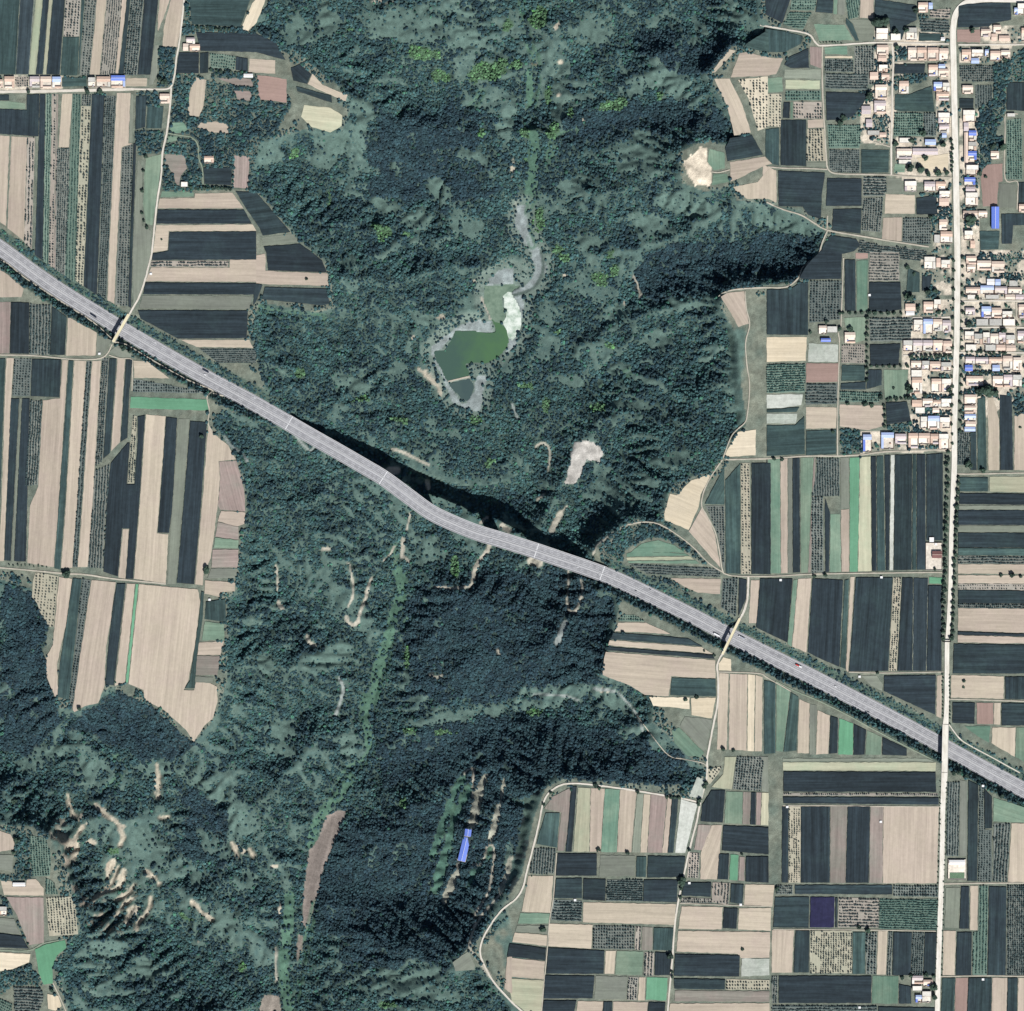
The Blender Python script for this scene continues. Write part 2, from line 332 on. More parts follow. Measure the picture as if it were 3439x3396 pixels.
# ----------------------------------------------------------------------------
# DATA: field plots, one line each: kind letter, then corners (survey sheet units)
# 'V' lines: strips that share two reference levels; 'H' lines: strips stacked north to south
# ----------------------------------------------------------------------------
FIELDS = """
T 00
V 0 560 -8 -8 562 562 | -20 -20 e 150 118 l 255 218 | 
V 0 560 -8 -8 562 562 | 268 215 y 323 270 d 370 324 y 396 349 d 492 452 | 
V 0 560 -8 -8 275 275 | 494 454 o 612 588 |
V 0 560 278 278 570 570 | 494 454 e 612 588 |
V 0 560 -8 -8 565 565 | 612 588 e 640 600 q 730 676 s 803 752 o 918 868 s 955 893 d 985 934 q 1086 1036 d 1195 1138 |
s 1205,-8 1280,-8 1240,110 1190,240 1188,150
s 1290,-8 1390,-8 1338,355 1225,350 1235,200
k 1165,340 1195,340 1185,560 1150,640 1122,640 1140,500
o 115,580 215,580 210,655 118,655
e 465,585 655,585 655,650 465,655
s 952,588 1110,590 1105,652 950,652
d -20,715 70,715 70,760 -20,760
d -20,820 200,830 200,712 300,710 292,1030 -20,1010
g -20,762 68,762 190,780 190,825 -20,815
s -20,1022 72,1025 45,1705 -20,1660
s 85,1027 205,1035 182,1820 56,1722
V 1035 1908 1035 1035 1830 1880 | 205 180 o 264 240 |
V 710 1908 710 710 1950 2010 | 300 243 d 345 300 |
V 710 1908 710 710 2000 2060 | 345 300 t 390 350 o 425 395 m 440 410 |
V 710 1908 1118 1118 2060 2130 | 440 400 q 545 488 |
s 470,708 545,706 520,1112 440,1112
V 710 1908 710 710 2090 2160 | 545 488 t 612 570 |
V 710 1908 800 800 2110 2160 | 612 570 n 690 640 |
q 620,712 690,712 690,795 615,795
V 710 1908 710 710 2160 2225 | 692 640 d 792 745 |
V 710 1908 720 720 2210 2255 | 793 746 q 878 820 |
s 880,700 985,700 968,1080 1000,1082 918,1112 880,1908 862,2290 808,2265 820,1908
k 988,710 1005,710 1000,1075 970,1078
q 920,1115 1002,1085 972,1908 962,2310 868,2295 885,1908
d 1005,1080 1030,1080 1000,1908 990,2325 965,2312 975,1908
d 1025,725 1108,720 1095,960 1018,980
e 1112,800 1235,800 1220,970 1100,970
k 1040,1200 1072,1260 1070,1700 1140,1740 1142,1908 1060,2230 1005,2310 1000,1908 1020,1500
g 1100,1190 1220,1160 1200,1350 1165,1600 1150,1700 1100,1690 1080,1560 1088,1300
e 1425,-8 1890,-8 1815,205 1445,185
p 1900,25 1930,-8 2000,0 1935,170 1870,235 1815,222
d 1475,242 1930,252 2080,320 2155,455 1930,395 1510,385 1490,300
d 1350,395 1500,395 1500,555 1322,555
d 1506,400 1575,392 1570,550 1506,555
t 1580,397 1775,420 1770,520 1590,515
d 1780,425 1870,440 1870,540 1775,530
s 1880,442 2075,455 2075,556 1872,545
m 1640,590 1830,588 1900,600 1910,655 1760,640
m 1760,680 1895,690 1890,760 1790,750
s 1480,582 1555,602 1535,800 1500,880 1425,870 1415,800 1440,640
s 1510,925 1620,915 1700,930 1722,960 1720,1005 1600,1000 1487,960
g 1290,925 1380,920 1420,988 1330,1006 1280,985
g 1268,1025 1370,1032 1330,1060 1262,1075
m 1245,1160 1390,1165 1410,1270 1362,1330 1350,1400 1325,1390 1310,1320 1242,1230
d 1532,1265 1750,1260 1745,1400 1540,1388
m 1765,1170 1880,1180 1870,1420 1757,1415
g 1220,1440 1460,1450 1460,1482 1208,1488
s 1203,1497 1465,1492 1470,1458 1750,1452 1838,1572 1188,1572
d 1187,1580 1840,1580 1900,1688 1177,1688
s 1176,1697 1905,1692 1930,1735 1930,1742 1272,1742 1262,1885 1150,1905 1160,1850
d 1277,1750 1932,1745 1934,1960 1144,1962 1150,1912 1268,1890
d 1772,1440 1930,1450 2065,1600 2190,1750 1980,1778 1955,1720 1842,1555
T 10
r 10,567 75,572 230,597 232,775 20,750
d 260,512 330,482 420,562 385,635 280,610
s 425,552 500,640 690,715 675,765 590,730 388,635
d 300,650 570,722 575,778 310,690
y 362,790 560,812 650,870 645,950 560,1000 420,960 338,880
k 42,1790 272,1762 325,1822 52,1852
d 54,1858 332,1838 430,1908 500,1965 535,2055 90,2040 75,1905
T 30
d -20,-8 172,-8 110,178 -20,110
t 178,-8 368,-8 350,82 168,75
t 162,88 330,92 262,225 112,183
d 372,-8 494,-8 490,103 357,93
g 496,-8 526,-8 520,110 493,105
k 528,-8 580,-8 578,115 523,110
t 585,-8 690,-8 680,130 605,145
s 696,-8 800,-8 795,140 692,135
d 806,-8 1120,40 1125,150 1040,195 1010,300 930,300 912,160 802,130
g 345,182 578,187 648,305 385,308
e 590,132 640,180 690,308 660,310 585,180
k 605,145 780,150 800,212 798,310 695,308 640,175
e -20,215 100,232 265,272 252,330 130,395 -20,395
d 160,430 308,362 310,500 318,515 172,515 122,490
m 315,352 405,360 405,518 320,488
k 125,522 402,522 402,598 122,590
y 132,602 392,606 392,672 130,670
g -20,590 108,582 114,690 -20,700
n -20,706 102,708 100,960 -20,950
t 132,682 400,682 400,756 132,760
d 118,770 168,770 165,895 110,890
g 170,770 188,770 188,895 168,895
o 192,767 406,767 410,895 195,895
d 95,905 290,905 290,1255 95,1248
s 298,902 418,897 420,962 300,966
n 295,972 434,972 440,1215 290,1215
k 290,1222 438,1222 440,1258 290,1258
e -20,975 85,962 85,1252 35,1240 -20,1180
d 75,1287 432,1302 410,1450 400,1655 300,1620 260,1560 80,1555
s -40,1240 30,1270 65,1292 65,1525 0,1500 -40,1490
g 426,357 596,347 600,412 430,408
p 430,424 635,422 640,440 430,440
q 430,444 640,448 648,545 430,538
q 650,350 800,347 800,640 652,640
q 430,552 755,560 750,680 430,668
d 436,692 758,702 722,780 640,880 560,900 440,910
t 446,940 700,940 690,1118 460,1118
q 460,1128 690,1128 690,1300 490,1296 460,1265
e 702,1127 915,1130 910,1302 702,1306
d 446,1342 708,1347 708,1555 436,1555
d 490,1577 708,1572 700,1765 482,1738
q 718,1332 893,1332 880,1480 715,1480
q 713,1492 870,1492 850,1750 705,1738
k 897,1342 1008,1347 1012,1448 892,1458
s 887,1462 1108,1470 1108,1612 878,1612
s 868,1642 1013,1637 1008,1818 857,1808
d 1117,1492 1270,1472 1280,1618 1120,1618
q 1020,1642 1230,1642 1220,1842 1012,1828
d 952,484 1188,484 1180,556 952,558
e 957,712 1060,712 1236,645 1248,760 1258,845 1000,840 952,830
t 952,852 1168,852 1164,1028 948,1024
q 1174,852 1268,852 1268,1028 1170,1028
g 957,1232 1035,1242 1030,1300 948,1300
p 1120,1192 1278,1172 1362,1155 1360,1298 1250,1308 1155,1250
d 1435,45 1500,28 1640,22 1830,22 1835,150 1690,180 1665,205 1428,210
r 1425,222 1610,222 1600,322 1425,318
q 1442,492 1692,492 1698,618 1452,608
d 1442,742 1553,742 1550,818 1442,815
q 1562,642 1688,642 1688,758 1562,820
d 1800,622 1950,622 1950,840 1797,830
t 1800,902 1912,892 1918,1352 1795,1348
r 1652,1242 1770,1232 1770,1368 1738,1375 1728,1558 1620,1558 1602,1300
k 1742,1382 1868,1387 1872,1568 1737,1568
d 1887,1374 1950,1374 1950,1530 1887,1530
d 1757,1612 1950,1612 1950,1700 1850,1700 1840,1840 1762,1840
e 1592,1742 1748,1742 1738,1880 1602,1888
o 1225,75 1375,65 1370,140 1220,130
q 1150,145 1365,150 1365,250 1150,240
e 1140,250 1300,255 1300,310 1135,310
T 20
e 1760,332 1900,242 1930,215 1940,400 1745,358
s 1712,402 1760,392 1930,432 2045,440 1990,560 1930,572 1645,584
s 1500,550 1630,370 1685,382 1532,545
n 1702,602 1928,575 1928,955 1850,988 1780,740
s 1522,592 1640,592 1740,800 1800,1000 1672,1022 1622,800
d 1640,1040 1810,1017 1893,1168 1622,1218 1602,1120
s 1640,1222 1905,1180 1960,1235 1890,1255 1700,1350 1647,1368
s 1650,1412 1850,1372 1930,1280 1990,1282 1990,1530 1930,1500 1770,1500
g 1487,1122 1600,1152 1605,1270 1522,1285 1472,1222
g 1517,1312 1620,1312 1640,1370 1502,1398
T 01
s -20,115 60,165 180,270 162,335 -20,335
m -20,370 80,372 70,760 -20,760
d 82,372 222,377 220,765 74,760
q 225,382 385,392 370,772 222,768
d 390,402 505,482 490,772 374,772
s 512,482 730,602 720,775 497,778
k 735,622 845,655 772,770 725,775
e -20,795 42,795 -15,2335 -60,2335
s 47,795 105,795 85,1090 28,2325 -18,2325 10,1908
q 108,797 240,797 227,1080 92,1080
d 242,802 464,802 450,1092 230,1083
V 1100 2325 1098 1098 2320 2330 | 80 30 d 148 83 k 165 104 d 228 198 |
q 230,1112 320,1117 286,1752 187,1752
s 470,807 514,809 440,1908 405,2370 205,2338 226,1908 288,1760 322,1112 452,1098
e 518,810 555,812 492,1908 455,2390 408,2380 442,1908
s 560,812 650,815 580,1908 545,2375 460,2375 495,1908
q 655,815 690,815 616,1908 580,2370 545,2370 580,1908
s 695,815 762,812 697,1908 660,2370 585,2370 620,1908
q 768,790 822,795 775,1560 718,1612
q 715,1640 830,1590 800,1908 775,2380 662,2370 698,1908
d 825,797 880,797 832,1508 778,1556
s 884,797 943,802 903,1430 836,1498
d 950,802 1000,807 976,1050 962,1395 907,1430
d 962,1432 980,1432 958,1745 1013,1745 1037,1400 1036,1235 1095,1222 1050,1908 1005,2460 947,2458 974,2080 922,2078 890,2442 778,2405 803,1908 833,1590
n 1000,1225 1034,1232 1010,1740 962,1740
s 925,2083 973,2083 945,2458 892,2450
s 1100,1217 1250,1232 1200,1908 1182,2113 1270,2122 1250,2495 1008,2458 1052,1908
d 1252,1237 1338,1247 1302,1908 1277,2113 1187,2110 1204,1908
k 1343,1252 1428,1252 1376,1908 1325,2498 1256,2498 1298,1908
d 1432,1267 1563,1277 1553,1400 1516,1908 1465,2500 1332,2490 1382,1908
s 1570,1290 1620,1370 1720,1450 1780,1558 1648,1572 1660,1700 1640,1908 1590,2300 1535,2420 1528,2508 1470,2500 1522,1908 1560,1400
m 1652,1574 1782,1566 1840,1780 1850,1950 1660,1938 1642,1908 1660,1700
s 1005,812 1110,812 1280,948 1010,943
q 1007,950 1540,960 1545,1055 1002,1050
b 985,1085 1560,1105 1574,1190 980,1172
k 825,745 880,695 1000,735 990,790 900,788
s 1140,110 1730,112 1735,2 1935,-8 1934,20 1936,222 1094,215
d 1095,225 1930,230 1930,318 1078,315
k 1072,322 1900,326 1880,428 1046,420
d 1036,432 1870,436 1862,645 1340,650 1150,545 1060,500
s 1362,656 1880,656 1910,718 1480,710
q 1500,722 1930,722 1930,830 1640,830
o 1140,60 1725,60 1720,105 1130,107
T 11
s 0,20 65,5 72,30 72,136 540,155 546,250 70,237 0,230
d 65,258 530,272 558,385 500,400 300,378 40,352
d -15,232 50,242 10,352 -20,400
T 30
d 475,1772 668,1802 700,1850 650,1895 570,1915 400,1910 420,1840
q 690,1805 820,1845 1195,1885 1190,1960 1000,1960 990,1905 680,1905
T 21
s 1572,332 1620,302 1748,288 1762,420 1785,535 1705,562 1660,480
p 1592,1540 1702,1350 1838,1332 1835,1528
T 31
d 398,-20 560,-10 552,198 270,203 235,190 292,90
d -10,277 170,272 240,222 305,222 305,622 -10,618
q 317,212 558,212 558,500 312,530
d 577,52 660,52 663,440 580,440
g 667,62 755,55 750,438 670,438
r 660,0 755,0 755,42 660,45
o 767,-5 990,-5 990,213 762,213
d 762,222 1000,222 1010,430 880,448 762,438
e 1055,112 1145,150 1145,300 1042,298
d 1160,172 1240,172 1220,280 1160,290
p -10,636 295,636 286,815 -10,825
w 306,682 530,692 530,823 302,823
r 290,832 530,832 525,973 286,978
q 290,987 525,987 520,1138 286,1148
s 286,1162 518,1167 514,1323 286,1328
s 540,1143 868,1152 870,1308 760,1338 540,1308
t -10,842 280,832 276,1053 -10,1058
w -10,1070 265,1066 252,1148 100,1172 -10,1172
e -10,1182 240,1162 215,1202 -10,1205
w -10,1212 222,1212 210,1288 -10,1288
e -10,1300 205,1298 275,1230 280,1518 -10,1535
e 287,1342 518,1332 514,1518 287,1528
o 556,692 730,692 730,833 552,828
e 556,847 735,847 730,968 552,968
d 550,985 740,972 740,1033 547,1033
t 546,1042 860,1052 830,1128 542,1123
d 752,882 860,882 860,1000 742,1030
g 872,882 1058,882 1040,1090 880,1103
d 887,1127 1050,1122 1080,1268 892,1298
d 767,692 1000,684 985,848 772,858
q 762,492 1088,484 1080,640 1000,668 772,668
g 572,492 738,484 730,658 660,678 592,578
V 1545 2415 1558 1545 2420 2412 | -12 -10 d -2 8 g 92 97 s 150 150 k 183 186 d 242 246 |
V 1545 2415 1545 1545 2412 2410 | 244 248 g 345 302 m 362 322 |
q 372,1550 540,1550 540,1830 420,1835 330,1830 368,1640
q 330,1838 418,1838 418,2410 327,2412
d 430,1845 470,1960 462,2408 432,2410
g 470,1970 545,1970 550,2405 466,2408
k 545,1545 608,1545 612,1925 550,1930
s 550,1935 612,1930 612,2405 555,2405
V 1545 2415 1545 1530 2405 2398 | 615 616 b 692 678 y 775 783 d 818 822 e 872 886 |
V 1545 2415 1525 1520 2395 2390 | 877 888 d 925 915 w 955 945 d 1090 1085 e 1120 1120 d 1190 1190 |
d 1192,1520 1320,1510 1320,2170 1195,2170
e 1577,1102 1640,1085 1650,1640 1580,1640
s 1657,1092 1700,1092 1743,1260 1743,1640 1662,1640
d 1747,1072 1840,1082 1850,1640 1750,1640
s 1857,1232 1950,1200 1950,1640 1857,1640
q 1432,1342 1520,1352 1520,1600 1425,1600
d 1526,1352 1570,1352 1575,1640 1526,1640
e 1445,1692 1660,1692 1660,1800 1442,1800
y 1672,1688 1950,1688 1950,1808 1672,1800
d 1440,1812 1950,1817 1950,1903 1440,1895
T 22
p 1190,-89 1240,-78 1350,-190 1505,-240 1420,-78 1405,15 1330,185 1150,110 1145,60
s 1430,10 1470,80 1530,220 1572,470 1556,455 1330,195
q 1455,0 1600,0 1600,505 1585,450 1550,220
e 1604,-190 1720,-320 1722,518 1610,512
n 1724,-320 1790,-320 1800,518 1726,518
d 1803,-320 1950,-320 1950,520 1803,518
e 1450,-10 1600,-300 1602,-5
g 895,352 975,288 1100,260 1225,300 1300,350 1298,356
g 862,362 900,350 1300,360 1335,378 862,388
y 860,392 1340,382 1375,408 868,414
g 870,418 1380,412 1415,438 878,434
q 880,438 1440,465 1560,482 1570,538 1010,512
s 1192,547 1573,552 1568,668 1400,658 1290,608
q 1587,552 1703,547 1688,838 1572,768
d 1707,547 1770,560 1765,700 1705,835
s 1800,562 1865,562 1842,888 1782,888
t 822,825 920,822 1005,876 802,868
s 800,882 1010,882 1195,968 772,948
d 760,957 1180,987 1330,1002 1435,1062 737,1008
s 735,1014 1430,1067 1515,1118 722,1054
d 715,1064 1518,1124 1528,1158 710,1093
s 705,1102 1533,1166 1533,1303 1198,1288 1180,1438 1000,1428 870,1350 682,1278 692,1150
e 1202,1297 1535,1307 1538,1440 1192,1430
p 1032,1442 1338,1447 1338,1535 1062,1510
p 1347,1452 1535,1447 1505,1605 1352,1580
p 1557,1190 1590,1142 1648,1157 1653,1248 1557,1243
k 1302,1590 1508,1612 1465,1820 1440,1850 1262,1662
g 1202,1692 1258,1672 1448,1862 1420,1900 1322,1888 1222,1790
s 1560,1262 1633,1267 1618,1840 1542,1840
s 1640,1267 1773,1272 1768,1850 1632,1840
p 1777,1272 1830,1277 1822,1853 1772,1850
s 1835,1277 1888,1292 1883,1853 1827,1853
T 32
d -60,550 188,550 150,1035 -10,960 -90,920
g 192,562 224,556 178,1068 147,1042
s 227,552 328,547 290,1110 182,1062
d 337,547 568,562 540,1218 420,1168 300,1108
e 577,562 612,552 588,1235 545,1218
s 622,537 655,537 606,1258 588,1240
d 662,542 942,542 908,1248 612,1252
n 945,542 1008,542 970,1248 912,1248
d 1012,542 1095,545 1090,1248 975,1248
l 1098,545 1208,547 1193,1248 1093,1248
b 1215,537 1318,542 1310,593 1215,588
d 1207,602 1308,602 1310,1248 1197,1248
k 702,1282 820,1282 868,1350 860,1398 780,1360
d 875,1282 1268,1277 1262,1580 1130,1520 872,1400
s 1275,1282 1312,1277 1308,1605 1268,1588
e -30,1315 58,1335 58,1868 -30,1875
g 65,1345 168,1402 112,1858 60,1850
e 172,1404 232,1442 218,1848 116,1858
s 237,1458 315,1492 310,1868 222,1868
k 317,1495 370,1505 355,1878 313,1878
s 375,1542 468,1582 455,1873 360,1878
d 472,1584 530,1602 525,1868 460,1873
b 537,1604 643,1642 640,1878 530,1878
d 647,1644 743,1692 730,1878 643,1882
g 747,1694 858,1742 853,1878 735,1878
d 863,1744 1048,1832 1048,1888 860,1880
H 1432 1940 | 0 0 k 33 35 d 148 150 k 203 205 d 318 320 e 378 380 q 440 442 s 515 517 |
H 1432 1940 | 524 526 s 588 590 o 634 640 d 738 742 q 772 775 s 943 962 |
H 1430 1940 | 948 966 d 976 990 s 1033 1042 |
d 1400,1042 1940,1050 1940,1268 1392,1268
s 1382,1277 1778,1287 1778,1458 1377,1448
d 1787,1290 1940,1290 1940,1463 1787,1460
d 1390,1482 1563,1487 1558,1648 1390,1640
r 1572,1487 1700,1487 1700,1648 1577,1648
s 1705,1487 1755,1487 1750,1653 1702,1650
d 1760,1487 1940,1490 1940,1660 1760,1660
g 1482,1662 1678,1662 1668,1788 1580,1740
s 1692,1672 1868,1672 1860,1895 1780,1848 1684,1790
g 1872,1672 1940,1672 1940,1940 1864,1895
T 33
k 110,2 1195,2 1255,26 110,24
y 110,32 1268,32 1264,98 112,93
d 116,102 1265,107 1270,258 116,255
o 115,263 1282,267 1282,288 116,284
d 112,292 1288,297 1288,353 116,343
V 365 945 365 365 940 945 | 105 102 d 158 155 n 248 245 d 470 468 m 600 585 d 772 762 m 870 864 s 1290 1275 |
d 202,957 938,957 938,1030 202,1026
q 945,962 1283,962 1283,1048 945,1042
q 70,957 190,962 190,1028 62,1028
d 52,1047 313,1047 308,1283 37,1278
v 320,1047 503,1047 498,1278 316,1278
d 507,1052 528,1052 523,1278 506,1278
o 532,1052 838,1057 833,1278 527,1278
t 843,1057 1000,1062 1280,1062 1278,1298 838,1288
s 30,1297 198,1297 183,1618 27,1618
d 207,1297 315,1302 310,1618 192,1618
n 320,1302 633,1302 633,1623 314,1623
e 640,1312 738,1312 733,1628 637,1628
q 742,1312 825,1312 813,1633 737,1628
s 830,1302 903,1302 888,1633 820,1633
q 908,1307 940,1312 930,1633 893,1633
V 1310 1640 1312 1316 1638 1640 | 944 934 d 1090 1078 q 1180 1170 d 1275 1262 |
q 30,1642 74,1642 70,1848 30,1848
d 80,1642 783,1642 778,1848 80,1848
g 790,1642 985,1642 978,1853 782,1853
d 987,1702 1080,1722 1082,1853 987,1853
q 30,1862 820,1867 820,1915 30,1915
d 830,1872 1260,1882 1260,1915 830,1915
q 1352,182 1443,182 1438,740 1342,740
k 1447,165 1503,175 1498,740 1442,740
d 1510,165 1588,202 1578,928 1502,928
q 1592,205 1625,232 1630,540 1688,545 1688,928 1582,928
d 1628,225 1690,290 1690,530 1632,535
g 1700,295 1940,365 1940,488 1697,478
q 1702,492 1828,492 1803,928 1693,928
s 1835,492 1940,492 1940,938 1808,933
k 1342,977 1450,977 1438,1280 1332,1280
d 1454,967 1518,967 1518,1288 1442,1288
s 1525,962 1585,962 1580,1298 1522,1298
t 1592,962 1660,962 1650,1638 1542,1638 1547,1312 1587,1305
d 1665,967 1800,972 1793,1638 1655,1638
q 1807,962 1940,957 1940,1638 1800,1638
s 1322,1302 1418,1302 1408,1638 1317,1638
d 1425,1312 1538,1312 1533,1638 1415,1638
V 1655 1908 1656 1656 1915 1915 | 1312 1302 e 1415 1405 r 1510 1500 d 1690 1685 s 1805 1800 d 1885 1880 s 1940 1940 |
T 23
m 240,382 300,292 440,225 420,560 390,700 342,700 352,560 372,412
d 447,212 490,212 450,708 402,708
V 220 710 222 245 706 712 | 496 458 y 592 582 s 700 668 g 815 788 s 942 900 |
V 220 710 268 290 712 716 | 944 902 k 996 965 s 1048 1018 m 1178 1130 s 1210 1172 d 1264 1218 |
w 1272,310 1398,345 1305,715 1227,715
e 252,412 360,412 340,678 182,648 202,570
q 167,682 330,682 315,873 127,868
d 342,717 640,722 640,888 330,888
k 665,732 925,737 925,888 655,898
e 937,742 1013,742 1008,898 932,898
d 1022,737 1308,742 1288,898 1017,903
d 332,907 528,904 528,1058 314,1058
d 537,907 708,912 703,1078 532,1068
q 715,917 985,917 980,1083 707,1078
d 992,917 1250,917 1243,1088 987,1083
s 122,887 310,887 300,1060 288,1168 72,1158
q 307,1067 528,1077 523,1233 292,1223
s 537,1087 1238,1102 1223,1258 532,1238
g 62,1167 285,1172 275,1248 42,1248
k 37,1262 270,1262 265,1328 22,1308
s 20,1314 264,1334 260,1418 0,1388
s 277,1247 608,1257 595,1438 272,1418
q 615,1262 925,1267 918,1443 607,1438
o 930,1267 973,1272 968,1448 925,1443
m 982,1272 1060,1277 1055,1448 977,1448
e 1066,1277 1218,1282 1203,1453 1062,1448
d -20,1398 258,1432 250,1528 -40,1496
d 272,1427 698,1452 690,1628 257,1628
s 705,1452 783,1452 768,1628 697,1628
g 790,1452 988,1457 978,1638 777,1633
o 1000,1462 1070,1467 1065,1638 992,1638
d 1077,1462 1205,1472 1188,1638 1072,1638
s -40,1502 248,1532 240,1668 -40,1648
d 247,1637 623,1642 608,1813 237,1813
k 630,1642 868,1647 858,1818 617,1818
o 877,1647 953,1652 938,1828 865,1823
s 957,1652 1005,1652 1000,1828 947,1828
b 1015,1652 1173,1657 1163,1828 1007,1823
y -30,1662 240,1677 220,1915 100,1915 -5,1830
d 237,1827 488,1827 468,1915 225,1915
V 1830 1908 1832 1842 1915 1915 | 492 482 s 688 680 d 760 756 s 1028 1020 d 1160 1154 |
n 1477,82 1580,62 1560,110 1490,198 1467,180
y 1602,-10 1690,-10 1655,238 1502,218 1590,120
q 1693,-10 1900,-10 1875,248 1662,235
w 1392,142 1458,162 1430,308 1332,290
k 1887,-10 1932,-10 1932,258 1880,252
d 1502,242 1608,242 1588,488 1420,478 1432,350
V 260 500 250 262 492 510 | 1612 1597 g 1740 1735 m 1800 1792 d 1840 1836 m 1882 1872 y 1934 1934 |
m 1402,502 1498,505 1478,698 1370,690
s 1502,507 1583,505 1568,700 1543,918 1417,913 1422,712
d 1592,507 1934,522 1934,728 1580,698
o 1332,712 1413,717 1403,908 1317,900
d 1557,722 1638,722 1628,918 1547,913
b 1645,727 1708,732 1698,923 1637,918
m 1715,742 1755,747 1750,928 1705,923
d 1762,742 1934,742 1934,942 1757,933
d 1292,937 1503,937 1498,1048 1277,1038
o 1510,937 1643,942 1630,1108 1502,1088
o 1277,1052 1500,1060 1498,1095 1272,1093
d 1650,947 1748,952 1738,1108 1642,1088
s 1757,952 1978,957 1962,1120 1747,1108
s 1277,1117 1588,1122 1578,1293 1252,1288
d 1595,1127 1703,1132 1693,1288 1587,1283
s 1710,1132 1950,1128 1950,1303 1702,1293
s 1252,1302 1945,1312 1940,1505 1725,1508 1700,1478 1237,1458
d 1227,1477 1718,1487 1713,1648 1217,1643
w 1730,1510 1940,1512 1940,1638 1727,1648
d 1217,1662 1608,1667 1603,1748 1222,1740
n 1615,1667 1940,1672 1940,1748 1612,1748
m 1227,1752 1940,1757 1940,1838 1222,1833
s 1192,1850 1940,1847 1940,1915 1182,1915
T 02
n 270,502 440,532 405,915 370,915 310,820 280,740 240,690 250,560
s 445,537 543,552 500,880 430,1200 440,1440 412,1440 350,1290 345,1150 398,1050 410,900
e 547,547 618,552 520,1470 430,1440 452,1180 502,880
q 620,552 685,562 545,1538 522,1480
s 690,562 873,577 830,900 800,1060 788,1360 740,1490 640,1513 560,1558 547,1540 600,1150
d 882,587 948,587 860,1358 792,1348 817,1060 852,750
s 955,587 1018,590 942,1335 866,1360
b 1022,592 1044,592 965,1335 946,1335
s 1048,592 1490,632 1510,720 1470,1050 1420,1320 1385,1390 1462,1392 1490,1290 1636,1365 1640,1480 1600,1610 1540,1660 1460,1785 1400,1690 1220,1530 1090,1470 1080,1390 968,1345
e 1517,642 1540,652 1530,850 1490,1100 1470,1378 1392,1378 1430,1320 1465,1080 1500,850
s 1667,40 1850,52 1840,140 1790,158 1640,120
m 1640,124 1798,160 1798,258 1622,236
g 1620,240 1798,260 1795,322 1610,320
m 1602,332 1798,332 1793,468 1592,468
k 1590,474 1790,474 1780,548 1562,548
s 1545,562 1775,582 1770,645 1660,655 1655,690 1540,665
e 1550,724 1700,704 1705,878 1542,858
g 1545,872 1690,892 1690,1018 1522,1018
s 1500,1032 1690,1024 1660,1128 1487,1128
m 1480,1134 1660,1134 1640,1280 1472,1278
k 1467,1288 1610,1294 1600,1340 1467,1333
T 03
s -40,545 0,548 80,575 110,640 100,690 -40,715
k -40,725 100,732 95,860 -40,840
t 217,582 340,602 385,720 375,890 242,890
t 342,902 400,932 440,1028 342,1028
s 5,922 92,930 92,968 195,968 200,915 270,912 330,980 330,1038 30,1033
m 47,1047 328,1052 333,1393 217,1413 130,1190
n 347,1052 530,1042 568,1110 590,1330 370,1343
k -40,1202 108,1212 150,1328 -40,1308
d -40,1317 165,1342 220,1438 -40,1428
b 262,1442 350,1402 490,1372 500,1430 430,1490 395,1580 400,1700 330,1710 290,1620
p -40,1462 230,1477 220,1540 100,1590 -40,1610
q 102,1722 308,1732 328,1810 290,1915 112,1915
p 357,1777 440,1792 465,1870 420,1905 362,1890
t -40,1790 88,1850 88,1915 -40,1915
T 13
k 1480,1542 1600,1452 1650,1560 1648,1598 1502,1608
s 1890,1502 1930,1492 1930,1778 1872,1738
"""
